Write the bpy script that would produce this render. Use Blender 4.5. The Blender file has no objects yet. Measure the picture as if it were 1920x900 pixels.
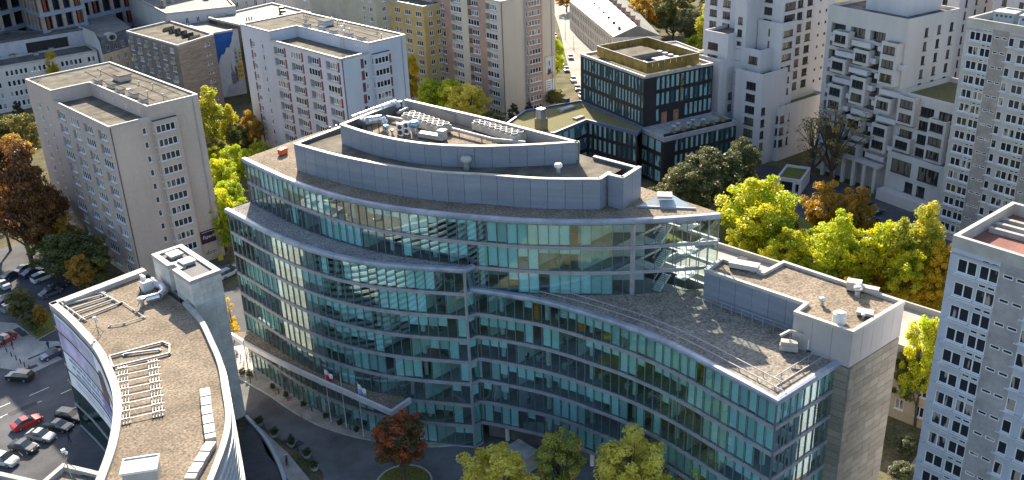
import bpy, math, random
import numpy as np
from mathutils import Vector, Matrix
rad = math.radians
scene = bpy.context.scene
COL = scene.collection

# ------------------------------------------------------------------ camera
F_PX, PITCH, ROLL, CAM_H, YAW = 1850.0, 24.57, 2.17, 85.0, 46.9   # focal length in px of a 1920 wide picture
_th, _r, _ph = rad(PITCH), rad(ROLL), rad(YAW)
_F = Vector((math.cos(_ph), math.sin(_ph), 0)); _R = Vector((math.sin(_ph), -math.cos(_ph), 0)); _Z = Vector((0, 0, 1))
FWD = _F*math.cos(_th) - _Z*math.sin(_th); _UP = _F*math.sin(_th) + _Z*math.cos(_th)
IR = _R*math.cos(_r) - _UP*math.sin(_r); IU = _R*math.sin(_r) + _UP*math.cos(_r)
CAM = Vector((0, 0, CAM_H))
cd = bpy.data.cameras.new('camera'); cam = bpy.data.objects.new('camera', cd); COL.objects.link(cam)
cd.sensor_width = 36.0; cd.lens = F_PX/1920.0*36.0; cd.clip_start = 1.0; cd.clip_end = 3000.0
cam.matrix_world = Matrix(((IR.x, IU.x, -FWD.x, 0), (IR.y, IU.y, -FWD.y, 0), (IR.z, IU.z, -FWD.z, CAM_H), (0, 0, 0, 1)))
scene.camera = cam

# ------------------------------------------------------------------ sky, sun, exposure
SUN_AZ, SUN_EL = 54.0, 30.0                     # azimuth counted from +X
world = bpy.data.worlds.new('World'); scene.world = world; world.use_nodes = True
wn = world.node_tree; wn.nodes.clear()
sky = wn.nodes.new('ShaderNodeTexSky'); sky.sky_type = 'NISHITA'; sky.sun_disc = False
sky.sun_elevation = rad(SUN_EL); sky.sun_rotation = rad(90-SUN_AZ); sky.altitude = 120; sky.dust_density = 1.5; sky.air_density = 1.0
bg = wn.nodes.new('ShaderNodeBackground'); bg.inputs[1].default_value = 0.108
wo = wn.nodes.new('ShaderNodeOutputWorld'); wn.links.new(sky.outputs[0], bg.inputs[0]); wn.links.new(bg.outputs[0], wo.inputs[0])
sl = bpy.data.lights.new('sun', 'SUN'); sl.energy = 5.0; sl.angle = rad(0.55); sl.color = (1.0, 0.88, 0.70)
sun = bpy.data.objects.new('sun', sl); COL.objects.link(sun)
_sd = Vector((math.cos(rad(SUN_EL))*math.cos(rad(SUN_AZ)), math.cos(rad(SUN_EL))*math.sin(rad(SUN_AZ)), math.sin(rad(SUN_EL))))
sun.rotation_euler = (-_sd).to_track_quat('-Z', 'Y').to_euler(); sun.location = (60, 160, 120)
vs = scene.view_settings; vs.view_transform = 'Standard'; vs.look = 'None'; vs.gamma = 1.0; vs.exposure = 1.5; vs.use_curve_mapping = False

# ------------------------------------------------------------------ photo measurements -> ground plan
def at(px, py, z=0.0):
    d = FWD*F_PX + IR*(px-960.0) - IU*(py-450.0); t = (z-CAM_H)/d.z
    return CAM + d*t
def proj(p):
    v = Vector(p)-CAM; w = v.dot(FWD); return 960+F_PX*v.dot(IR)/w, 450-F_PX*v.dot(IU)/w
def height_for(x, y, py):                       # height of a thing at (x,y) whose top is at picture row py
    lo, hi = 0.0, 84.0
    for _ in range(40):
        m = (lo+hi)/2
        if proj((x, y, m))[1] > py: lo = m
        else: hi = m
    return lo
def px_per_m(p):
    v = Vector(p)-CAM; return F_PX/v.dot(FWD)

# ------------------------------------------------------------------ materials
MATS = {}
def _n(t, kind, **kw):
    n = t.nodes.new(kind)
    for k, v in kw.items(): setattr(n, k, v)
    return n
def mat(name, col, rough=0.7, var=0.12, scale=0.6, metal=0.0, spec=0.4, bump=0.0, bscale=6.0, stretch=(1, 1, 1), objvar=0.0, col2=None, fine=0.0, fscale=9.0, coat=0.0, streak=0.0):
    """principled paint / stone / metal with uneven tone: large patches, fine grain, per-object tone."""
    if name in MATS: return MATS[name]
    m = bpy.data.materials.new(name); m.use_nodes = True; t = m.node_tree; b = t.nodes['Principled BSDF']; L = t.links.new
    b.inputs['Roughness'].default_value = rough; b.inputs['Metallic'].default_value = metal
    b.inputs['Specular IOR Level'].default_value = spec
    if coat: b.inputs['Coat Weight'].default_value = coat; b.inputs['Coat Roughness'].default_value = 0.05
    geo = _n(t, 'ShaderNodeNewGeometry'); mp = _n(t, 'ShaderNodeMapping'); mp.inputs['Scale'].default_value = stretch
    L(geo.outputs['Position'], mp.inputs['Vector'])
    n1 = _n(t, 'ShaderNodeTexNoise'); n1.inputs['Scale'].default_value = scale; n1.inputs['Detail'].default_value = 5; n1.inputs['Roughness'].default_value = 0.62
    L(mp.outputs[0], n1.inputs['Vector'])
    mx = _n(t, 'ShaderNodeMix', data_type='RGBA'); c = Vector(col[:3])
    a = col2 if col2 else tuple(max(0, v*(1-2*var)) for v in c); bcol = tuple(min(1, v*(1+var)) for v in c)
    mr = _n(t, 'ShaderNodeMapRange'); mr.inputs[1].default_value = 0.32; mr.inputs[2].default_value = 0.66
    L(n1.outputs[0], mr.inputs[0]); L(mr.outputs[0], mx.inputs[0])
    mx.inputs[6].default_value = (*a, 1); mx.inputs[7].default_value = (*bcol, 1)
    out = mx.outputs[2]
    if fine:
        n2 = _n(t, 'ShaderNodeTexNoise'); n2.inputs['Scale'].default_value = fscale; n2.inputs['Detail'].default_value = 2
        L(geo.outputs['Position'], n2.inputs['Vector'])
        r2 = _n(t, 'ShaderNodeMapRange'); r2.inputs[1].default_value = 0.3; r2.inputs[2].default_value = 0.7; r2.inputs[3].default_value = 1-fine; r2.inputs[4].default_value = 1+fine
        L(n2.outputs[0], r2.inputs[0]); vm = _n(t, 'ShaderNodeVectorMath', operation='SCALE'); L(out, vm.inputs[0]); L(r2.outputs[0], vm.inputs['Scale']); out = vm.outputs[0]
    if streak:                                   # rain streaks running down a wall
        ms = _n(t, 'ShaderNodeMapping'); ms.inputs['Scale'].default_value = (0.55, 0.55, 0.05); L(geo.outputs['Position'], ms.inputs['Vector'])
        n4 = _n(t, 'ShaderNodeTexNoise'); n4.inputs['Scale'].default_value = 1.0; n4.inputs['Detail'].default_value = 4; L(ms.outputs[0], n4.inputs['Vector'])
        r4 = _n(t, 'ShaderNodeMapRange'); r4.inputs[1].default_value = 0.48; r4.inputs[2].default_value = 0.70; r4.inputs[3].default_value = 1.0; r4.inputs[4].default_value = 1-streak
        L(n4.outputs[0], r4.inputs[0]); vm = _n(t, 'ShaderNodeVectorMath', operation='SCALE'); L(out, vm.inputs[0]); L(r4.outputs[0], vm.inputs['Scale']); out = vm.outputs[0]
    if objvar:
        oi = _n(t, 'ShaderNodeObjectInfo'); r3 = _n(t, 'ShaderNodeMapRange'); r3.inputs[3].default_value = 1-objvar; r3.inputs[4].default_value = 1+objvar
        L(oi.outputs['Random'], r3.inputs[0]); vm = _n(t, 'ShaderNodeVectorMath', operation='SCALE'); L(out, vm.inputs[0]); L(r3.outputs[0], vm.inputs['Scale']); out = vm.outputs[0]
    L(out, b.inputs['Base Color'])
    if bump:
        n3 = _n(t, 'ShaderNodeTexNoise'); n3.inputs['Scale'].default_value = bscale; n3.inputs['Detail'].default_value = 3
        L(geo.outputs['Position'], n3.inputs['Vector']); bp = _n(t, 'ShaderNodeBump'); bp.inputs['Strength'].default_value = bump; bp.inputs['Distance'].default_value = 0.1
        L(n3.outputs[0], bp.inputs['Height']); L(bp.outputs[0], b.inputs['Normal'])
    MATS[name] = m; return m

def pane_mat(name, dark, pale, share=0.3, tintvar=True):
    """window pane seen from outside: dark room or a paler tone (curtain, painted reflection), differing from pane to pane."""
    if name in MATS: return MATS[name]
    m = bpy.data.materials.new(name); m.use_nodes = True; t = m.node_tree; b = t.nodes['Principled BSDF']; L = t.links.new
    oi = _n(t, 'ShaderNodeObjectInfo'); geo = _n(t, 'ShaderNodeNewGeometry')
    mp = _n(t, 'ShaderNodeMapping'); mp.inputs['Scale'].default_value = (1.1, 1.1, 0.25); L(geo.outputs['Position'], mp.inputs[0])
    nz = _n(t, 'ShaderNodeTexNoise'); nz.inputs['Scale'].default_value = 1.4; nz.inputs['Detail'].default_value = 1; L(mp.outputs[0], nz.inputs['Vector'])
    ad = _n(t, 'ShaderNodeMath', operation='ADD'); ml = _n(t, 'ShaderNodeMath', operation='MULTIPLY'); ml.inputs[1].default_value = 0.55
    L(oi.outputs['Random'], ml.inputs[0]); L(ml.outputs[0], ad.inputs[0]); L(nz.outputs[0], ad.inputs[1])
    mr = _n(t, 'ShaderNodeMapRange'); mr.inputs[1].default_value = 1.05-share*0.75; mr.inputs[2].default_value = 1.12-share*0.75; L(ad.outputs[0], mr.inputs[0])
    mx = _n(t, 'ShaderNodeMix', data_type='RGBA'); mx.inputs[6].default_value = (*dark, 1); mx.inputs[7].default_value = (*pale, 1); L(mr.outputs[0], mx.inputs[0])
    L(mx.outputs[2], b.inputs['Base Color']); b.inputs['Roughness'].default_value = 0.06; b.inputs['Specular IOR Level'].default_value = 0.6
    MATS[name] = m; return m

def glass_mat(name, tint, refl=0.10, ior=1.55, gl=(0.95, 1.0, 1.0)):
    if name in MATS: return MATS[name]
    m = bpy.data.materials.new(name); m.use_nodes = True; t = m.node_tree; t.nodes.clear(); L = t.links.new
    o = _n(t, 'ShaderNodeOutputMaterial'); tr = _n(t, 'ShaderNodeBsdfTransparent'); tr.inputs[0].default_value = (*tint, 1)
    g = _n(t, 'ShaderNodeBsdfGlossy'); g.inputs['Roughness'].default_value = 0.004; g.inputs[0].default_value = (*gl, 1)
    geo = _n(t, 'ShaderNodeNewGeometry'); dt = _n(t, 'ShaderNodeVectorMath', operation='DOT_PRODUCT'); L(geo.outputs['Normal'], dt.inputs[0]); L(geo.outputs['Incoming'], dt.inputs[1])
    ab = _n(t, 'ShaderNodeMath', operation='ABSOLUTE'); L(dt.outputs['Value'], ab.inputs[0]); om = _n(t, 'ShaderNodeMath', operation='SUBTRACT'); om.inputs[0].default_value = 1.0; L(ab.outputs[0], om.inputs[1])
    pw = _n(t, 'ShaderNodeMath', operation='POWER'); pw.inputs[1].default_value = 5.0; L(om.outputs[0], pw.inputs[0])
    ad = _n(t, 'ShaderNodeMath', operation='MULTIPLY_ADD', use_clamp=True); ad.inputs[1].default_value = 1-refl; ad.inputs[2].default_value = refl; L(pw.outputs[0], ad.inputs[0])
    nz = _n(t, 'ShaderNodeTexNoise'); nz.inputs['Scale'].default_value = 0.45; nz.inputs['Detail'].default_value = 1
    L(geo.outputs['Position'], nz.inputs['Vector']); bp = _n(t, 'ShaderNodeBump'); bp.inputs['Strength'].default_value = 0.10; bp.inputs['Distance'].default_value = 0.05
    L(nz.outputs[0], bp.inputs['Height']); L(bp.outputs[0], g.inputs['Normal'])
    mx = _n(t, 'ShaderNodeMixShader'); L(ad.outputs[0], mx.inputs[0]); L(tr.outputs[0], mx.inputs[1]); L(g.outputs[0], mx.inputs[2]); L(mx.outputs[0], o.inputs[0])
    MATS[name] = m; return m

def leaf_mat(name, cols, trans=0.45):
    """leaves: colour runs over three tones by a per-leaf value and by broad patches."""
    if name in MATS: return MATS[name]
    m = bpy.data.materials.new(name); m.use_nodes = True; t = m.node_tree; t.nodes.clear(); L = t.links.new
    o = _n(t, 'ShaderNodeOutputMaterial'); at_ = _n(t, 'ShaderNodeAttribute', attribute_name='tint')
    oi = _n(t, 'ShaderNodeObjectInfo'); geo = _n(t, 'ShaderNodeNewGeometry')
    nz = _n(t, 'ShaderNodeTexNoise'); nz.inputs['Scale'].default_value = 0.35; nz.inputs['Detail'].default_value = 2; L(geo.outputs['Position'], nz.inputs['Vector'])
    a1 = _n(t, 'ShaderNodeMath', operation='MULTIPLY'); a1.inputs[1].default_value = 0.5; L(at_.outputs['Fac'], a1.inputs[0])
    a2 = _n(t, 'ShaderNodeMath', operation='MULTIPLY_ADD'); a2.inputs[1].default_value = 0.75; L(nz.outputs[0], a2.inputs[0]); L(a1.outputs[0], a2.inputs[2])
    a3 = _n(t, 'ShaderNodeMath', operation='MULTIPLY_ADD'); a3.inputs[1].default_value = 0.3; L(oi.outputs['Random'], a3.inputs[0]); L(a2.outputs[0], a3.inputs[2])
    rp = _n(t, 'ShaderNodeValToRGB'); L(a3.outputs[0], rp.inputs[0]); e = rp.color_ramp.elements
    e[0].position = 0.38; e[0].color = (*cols[0], 1); e[1].position = 1.05; e[1].color = (*cols[2], 1); k = e.new(0.72); k.color = (*cols[1], 1)
    d = _n(t, 'ShaderNodeBsdfDiffuse'); tl = _n(t, 'ShaderNodeBsdfTranslucent'); gl = _n(t, 'ShaderNodeBsdfGlossy'); gl.inputs['Roughness'].default_value = 0.45
    L(rp.outputs[0], d.inputs[0]); L(rp.outputs[0], tl.inputs[0])
    mx = _n(t, 'ShaderNodeMixShader'); mx.inputs[0].default_value = trans; L(d.outputs[0], mx.inputs[1]); L(tl.outputs[0], mx.inputs[2])
    mg = _n(t, 'ShaderNodeMixShader'); mg.inputs[0].default_value = 0.04; L(mx.outputs[0], mg.inputs[1]); L(gl.outputs[0], mg.inputs[2]); L(mg.outputs[0], o.inputs[0])
    MATS[name] = m; return m

# ------------------------------------------------------------------ mesh helpers
class MB:
    """collects faces; one MB becomes ONE mesh object."""
    def __init__(s): s.v = []; s.f = []; s.m = []
    def quad(s, a, b, c, d, k=0):
        n = len(s.v); s.v += [tuple(a), tuple(b), tuple(c), tuple(d)]; s.f.append((n, n+1, n+2, n+3)); s.m.append(k)
    def poly(s, pts, k=0):
        n = len(s.v); s.v += [tuple(p) for p in pts]; s.f.append(tuple(range(n, n+len(pts)))); s.m.append(k)
    def box(s, x0, x1, y0, y1, z0, z1, k=0):
        n = len(s.v); s.v += [(x, y, z) for z in (z0, z1) for y in (y0, y1) for x in (x0, x1)]
        s.f += [(n, n+2, n+3, n+1), (n+4, n+5, n+7, n+6), (n, n+1, n+5, n+4), (n+2, n+6, n+7, n+3), (n, n+4, n+6, n+2), (n+1, n+3, n+7, n+5)]; s.m += [k]*6
    def beam(s, p, q, w, h, k=0, z=None):
        """rectangular bar from p to q (3D), w wide, h high"""
        p = Vector(p); q = Vector(q); d = (q-p).normalized(); up = Vector((0, 0, 1)) if abs(d.z) < 0.95 else Vector((1, 0, 0))
        r = d.cross(up).normalized()*w/2; u = r.cross(d).normalized()*h/2; n = len(s.v)
        for c in (p, q): s.v += [tuple(c-r-u), tuple(c+r-u), tuple(c+r+u), tuple(c-r+u)]
        s.f += [(n, n+1, n+2, n+3), (n+7, n+6, n+5, n+4)] + [(n+i, n+4+i, n+4+(i+1) % 4, n+(i+1) % 4) for i in range(4)]; s.m += [k]*6
    def tube(s, p, q, r0, r1=None, n=8, k=0, cap=True):
        r1 = r0 if r1 is None else r1; p = Vector(p); q = Vector(q); d = (q-p).normalized()
        up = Vector((0, 0, 1)) if abs(d.z) < 0.9 else Vector((1, 0, 0)); a = d.cross(up).normalized(); b = d.cross(a); i0 = len(s.v)
        for c, r in ((p, r0), (q, r1)):
            for j in range(n):
                t = 2*math.pi*j/n; s.v.append(tuple(c+a*r*math.cos(t)+b*r*math.sin(t)))
        for j in range(n): s.f.append((i0+j, i0+(j+1) % n, i0+n+(j+1) % n, i0+n+j)); s.m.append(k)
        if cap: s.f += [tuple(range(i0+n-1, i0-1, -1)), tuple(range(i0+n, i0+2*n))]; s.m += [k, k]
    def path(s, pts, r, n=6, k=0):
        for a, b in zip(pts[:-1], pts[1:]): s.tube(a, b, r, r, n, k)
    def lathe(s, c, prof, n=12, k=0):
        """prof: list of (radius, z) from bottom to top round the vertical through c"""
        i0 = len(s.v)
        for r, z in prof:
            for j in range(n):
                t = 2*math.pi*j/n; s.v.append((c[0]+r*math.cos(t), c[1]+r*math.sin(t), c[2]+z))
        for i in range(len(prof)-1):
            for j in range(n):
                a = i0+i*n; s.f.append((a+j, a+(j+1) % n, a+n+(j+1) % n, a+n+j)); s.m.append(k)
        s.f.append(tuple(i0+(len(prof)-1)*n+j for j in range(n))); s.m.append(k)
    def prism(s, pts, z0, z1, ks=0, kt=None, bottom=True):
        kt = ks if kt is None else kt; n = len(pts)
        for i in range(n):
            a, b = pts[i], pts[(i+1) % n]; s.quad((a[0], a[1], z0), (b[0], b[1], z0), (b[0], b[1], z1), (a[0], a[1], z1), ks)
        s.poly([(p[0], p[1], z1) for p in pts], kt)
        if bottom: s.poly([(p[0], p[1], z0) for p in reversed(pts)], ks)
    def sweep(s, curve, prof, k=0, closed=False, caps=True):
        """prof: closed list of (outward offset, z) swept along a plan curve"""
        nr = normals(curve, closed); m = len(prof); i0 = len(s.v)
        for (x, y), (nx, ny) in zip(curve, nr):
            for o, z in prof: s.v.append((x+nx*o, y+ny*o, z))
        n = len(curve); last = n if closed else n-1
        for i in range(last):
            a = i0+i*m; b = i0+((i+1) % n)*m
            for j in range(m): s.f.append((a+j, a+(j+1) % m, b+(j+1) % m, b+j)); s.m.append(k)
        if caps and not closed: s.f += [tuple(i0+j for j in range(m-1, -1, -1)), tuple(i0+(n-1)*m+j for j in range(m))]; s.m += [k, k]
    def mesh(s, name, mats, off=(0, 0, 0), smooth=False):
        me = bpy.data.meshes.new(name)
        me.from_pydata([(v[0]-off[0], v[1]-off[1], v[2]-off[2]) for v in s.v], [], s.f)
        for q in (mats if isinstance(mats, (list, tuple)) else [mats]): me.materials.append(q)
        if len(me.materials) > 1: me.polygons.foreach_set('material_index', s.m)
        if smooth: me.polygons.foreach_set('use_smooth', [True]*len(s.f))
        me.update(); return me
def normals(c, closed=False):
    out = []; n = len(c)
    for i in range(n):
        a = c[(i-1) % n] if (closed or i > 0) else c[i]; b = c[(i+1) % n] if (closed or i < n-1) else c[i]; p = c[i]
        def un(u, v):
            l = math.hypot(v[0]-u[0], v[1]-u[1]) or 1; return ((v[1]-u[1])/l, -(v[0]-u[0])/l)
        n1 = un(a, p) if a != p else un(p, b); n2 = un(p, b) if b != p else n1
        x, y = n1[0]+n2[0], n1[1]+n2[1]; l = math.hypot(x, y) or 1; x /= l; y /= l; k = max(0.35, x*n1[0]+y*n1[1]); out.append((x/k, y/k))
    return out
def offset(c, d, closed=False): return [(p[0]+q[0]*d, p[1]+q[1]*d) for p, q in zip(c, normals(c, closed))]
def catmull(p, per=8):
    out = []; q = [(2*p[0][0]-p[1][0], 2*p[0][1]-p[1][1])]+list(p)+[(2*p[-1][0]-p[-2][0], 2*p[-1][1]-p[-2][1])]
    for i in range(1, len(q)-2):
        for k in range(per):
            t = k/per; r = []
            for a in (0, 1):
                p0, p1, p2, p3 = q[i-1][a], q[i][a], q[i+1][a], q[i+2][a]
                r.append(0.5*(2*p1+(p2-p0)*t+(2*p0-5*p1+4*p2-p3)*t*t+(3*p1-p0-3*p2+p3)*t**3))
            out.append(tuple(r))
    out.append(tuple(p[-1])); return out
def resample(c, step=None, n=None):
    L = [0]
    for a, b in zip(c[:-1], c[1:]): L.append(L[-1]+math.hypot(b[0]-a[0], b[1]-a[1]))
    n = n or max(1, round(L[-1]/step)); out = []; j = 0
    for i in range(n+1):
        t = L[-1]*i/n
        while j < len(L)-2 and L[j+1] < t: j += 1
        u = (t-L[j])/((L[j+1]-L[j]) or 1); out.append((c[j][0]+(c[j+1][0]-c[j][0])*u, c[j][1]+(c[j+1][1]-c[j][1])*u))
    return out

# ------------------------------------------------------------------ objects
KIDS = {}
def tag(o, label=None, cat=None, group=None, kind=None):
    if label: o['label'] = label
    if cat: o['category'] = cat
    if group: o['group'] = group
    if kind: o['kind'] = kind
    return o
def thing(name, label, cat, loc=(0, 0, 0), rz=0.0, group=None):
    o = bpy.data.objects.new(name, None); COL.objects.link(o); o.location = loc; o.rotation_euler = (0, 0, rz); o.empty_display_size = 0.5
    return tag(o, label, cat, group)
def put(name, me, parent=None, loc=(0, 0, 0), rz=0.0, scale=None, kind=None):
    o = bpy.data.objects.new(name, me); COL.objects.link(o); o.location = loc
    if parent: o.parent = parent; KIDS.setdefault(parent.name, []).append(o)
    if rz: o.rotation_euler = (0, 0, rz)
    if scale: o.scale = scale
    if kind: o['kind'] = kind
    return o
def part(name, mb, mats, parent, off=(0, 0, 0), kind=None, smooth=False):
    return put(name, mb.mesh(name, mats, off, smooth), parent, kind=kind)
def structure(name, mb, mats): return put(name, mb.mesh(name, mats), None, kind='structure')
def copy_tree(o, parent=None):
    c = o.copy(); COL.objects.link(c); c.parent = parent
    for ch in KIDS.get(o.name, []): copy_tree(ch, c)
    return c
RND = random.Random(7)
# ------------------------------------------------------------------ common materials
gravel = mat('gravel', (0.225, 0.182, 0.136), 0.95, 0.16, 0.25, spec=0.1, fine=0.42, fscale=3.2, bump=0.5, bscale=4.0)
gravel_grey = mat('gravel_grey', (0.24, 0.23, 0.225), 0.95, 0.12, 0.3, spec=0.1, fine=0.45, fscale=3.4, bump=0.5, bscale=4.0)
felt = mat('roof_felt', (0.145, 0.13, 0.104), 0.95, 0.24, 0.35, spec=0.1, fine=0.10, fscale=4)
felt_dark = mat('roof_felt_dark', (0.11, 0.105, 0.10), 0.95, 0.2, 0.4, spec=0.1)
whitecap = mat('white_capping', (0.40, 0.385, 0.355), 0.55, 0.10, 0.5)
concrete = mat('concrete', (0.36, 0.345, 0.32), 0.9, 0.16, 0.5, fine=0.08)
dark_metal = mat('dark_metal', (0.05, 0.052, 0.058), 0.45, 0.1)
zinc = mat('zinc_pipe', (0.55, 0.56, 0.57), 0.32, 0.12, 1.5, metal=0.75)
white_paint = mat('white_paint', (0.72, 0.72, 0.70), 0.5, 0.06, 1.0)
grey_paint = mat('grey_paint', (0.34, 0.35, 0.36), 0.5, 0.08, 1.0)
black = mat('black_rubber', (0.025, 0.025, 0.027), 0.7, 0.1)
white_frame = mat('white_window_frame', (0.70, 0.71, 0.72), 0.5, 0.05)
dark_frame = mat('dark_window_frame', (0.045, 0.045, 0.05), 0.5, 0.05)
pane_flat = pane_mat('flat_pane', (0.018, 0.024, 0.032), (0.32, 0.30, 0.25), 0.16)
pane_dark = pane_mat('dark_pane', (0.022, 0.026, 0.030), (0.16, 0.14, 0.11), 0.30)
pane_teal = pane_mat('teal_pane', (0.035, 0.10, 0.12), (0.24, 0.40, 0.41), 0.5)  # paler teal stands in for reflections, painted into the pane colour
pane_lit = pane_mat('pale_pane', (0.05, 0.055, 0.055), (0.40, 0.36, 0.25), 0.55)
recess_m = mat('loggia_shade', (0.33, 0.33, 0.34), 0.9, 0.1)

# ------------------------------------------------------------------ windows and facades
_WIN = {}
def window_meshes(w, h, n, fr, pn, sill=True, t=0.09):
    key = (round(w, 2), round(h, 2), n, fr.name, pn.name, sill)
    if key in _WIN: return _WIN[key]
    m = MB(); d0, d1 = -0.07, 0.05
    m.box(-w/2, -w/2+t, d0, d1, 0, h); m.box(w/2-t, w/2, d0, d1, 0, h)
    m.box(-w/2+t, w/2-t, d0, d1, 0, t); m.box(-w/2+t, w/2-t, d0, d1, h-t, h)
    for i in range(1, n):
        x = -w/2+w*i/n; m.box(x-t*0.75, x+t*0.75, d0, d1, t, h-t)
    if sill: m.box(-w/2-0.06, w/2+0.06, -0.32, d0-0.002, -0.09, 0.0)
    g = MB(); g.box(-w/2+0.02, w/2-0.02, 0.0, 0.03, 0.02, h-0.02)
    _WIN[key] = (m.mesh('window', fr), g.mesh('pane', pn)); return _WIN[key]
def add_window(root, p, ang, z, w, h, n, fr, pn, sill=True):
    a, b = window_meshes(w, h, n, fr, pn, sill)
    o = put('window', a, root, (p[0], p[1], z), ang); put('pane', b, o); return o

def facade(root, p, q, z0, z1, ops, mats, slot=None, name='wall', frame=None, pane=None, back=None):
    """wall from p to q (outside on the right hand), pierced by openings; each window is a part of its own.
    ops: (u0, u1, za, zb, kind, panes) with kind w (window), l (loggia), t (thin slot), d (deep dark opening)."""
    frame = frame or white_frame; pane = pane or pane_flat
    L = math.hypot(q[0]-p[0], q[1]-p[1]); dx, dy = (q[0]-p[0])/L, (q[1]-p[1])/L; nx, ny = -dy, dx; ang = math.atan2(dy, dx)
    def P(u, d, z): return (p[0]+dx*u+nx*d, p[1]+dy*u+ny*d, z)
    ops = [o for o in ops if o[0] > 0.01 and o[1] < L-0.01 and o[3] < z1-0.01 and o[2] > z0+0.01]
    us = sorted({0.0, L} | {round(v, 3) for o in ops for v in (o[0], o[1])}); zs = sorted({z0, z1} | {round(v, 3) for o in ops for v in (o[2], o[3])})
    m = MB()
    us_a = np.array(us); zs_a = np.array(zs); solid = np.ones((len(zs)-1, len(us)-1), bool)
    for o in ops:
        i0 = np.searchsorted(us_a, round(o[0], 3)-1e-6); i1 = np.searchsorted(us_a, round(o[1], 3)-1e-6)
        j0 = np.searchsorted(zs_a, round(o[2], 3)-1e-6); j1 = np.searchsorted(zs_a, round(o[3], 3)-1e-6); solid[j0:j1, i0:i1] = False
    for j in range(len(zs)-1):
        i = 0
        while i < len(us)-1:
            if not solid[j, i]: i += 1; continue
            k = slot((us[i]+us[i+1])/2, (zs[j]+zs[j+1])/2) if slot else 0; e = i+1
            while e < len(us)-1 and solid[j, e] and (not slot or slot((us[e]+us[e+1])/2, (zs[j]+zs[j+1])/2) == k): e += 1
            m.quad(P(us[i], 0, zs[j]), P(us[e], 0, zs[j]), P(us[e], 0, zs[j+1]), P(us[i], 0, zs[j+1]), k); i = e
    for o in ops:
        u0, u1, a, b, kind, n = o[:6]
        d = {'w': 0.14, 'l': 1.25, 't': 0.14, 'd': 1.4}[kind]; k = slot((u0+u1)/2, a-0.2) if slot else 0
        m.quad(P(u0, 0, a), P(u0, d, a), P(u0, d, b), P(u0, 0, b), k); m.quad(P(u1, d, a), P(u1, 0, a), P(u1, 0, b), P(u1, d, b), k)
        m.quad(P(u0, 0, a), P(u1, 0, a), P(u1, d, a), P(u0, d, a), k); m.quad(P(u0, d, b), P(u1, d, b), P(u1, 0, b), P(u0, 0, b), k)
        fr = o[6] if len(o) > 6 and o[6] else frame; pn = o[7] if len(o) > 7 and o[7] else pane
        if kind in 'wt':
            c = P((u0+u1)/2, d-0.05, a); add_window(root, c, ang, a, u1-u0, b-a, n, fr, pn, kind == 'w')
        elif kind == 'l':
            m.quad(P(u0, d, a), P(u1, d, a), P(u1, d, b), P(u0, d, b), k)
            ww = (u1-u0)*0.60; c = P(u1-ww/2-0.02, 0.05, a); add_window(root, c, ang, a+0.12, ww, b-a-0.14, n, fr, pn)
            c = P(u0+(u1-u0-ww)*0.5, d-0.08, a); add_window(root, c, ang, a+0.05, (u1-u0-ww)*0.8, b-a-0.2, 1, fr, pane_dark, False)
        else:
            m.quad(P(u0, d, a), P(u1, d, a), P(u1, d, b), P(u0, d, b), len(mats)-1 if isinstance(mats, (list, tuple)) else 0)
    part(name, m, mats, root)
    return P, ang

def ring(pts, w, z0, z1, mats, root, name='parapet', k=0):
    m = MB(); inner = offset(pts, -w, True); m.sweep(pts, [(0.03, z0), (0.03, z1), (-w, z1), (-w, z0)], k, closed=True); part(name, m, mats, root)
def flat(pts, z, mats, root, name='roof'):
    m = MB(); m.poly([(p[0], p[1], z) for p in pts]); part(name, m, mats, root)
def chimney(root, x, y, z, w=0.5, d=1.6, h=0.9, m_=None):
    m = MB(); m.box(x-w/2, x+w/2, y-d/2, y+d/2, z, z+h); m.box(x-w/2-0.12, x+w/2+0.12, y-d/2-0.12, y+d/2+0.12, z+h+0.002, z+h+0.14, 1); part('chimney', m, [m_ or concrete, felt_dark], root)
def vent_pipe(root, x, y, z, h=0.9, r=0.09):
    m = MB(); m.lathe((x, y, z), [(r, 0), (r, h), (r*2, h), (r*1.6, h+0.14)], 7); part('vent_pipe', m, grey_paint, root)

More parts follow.
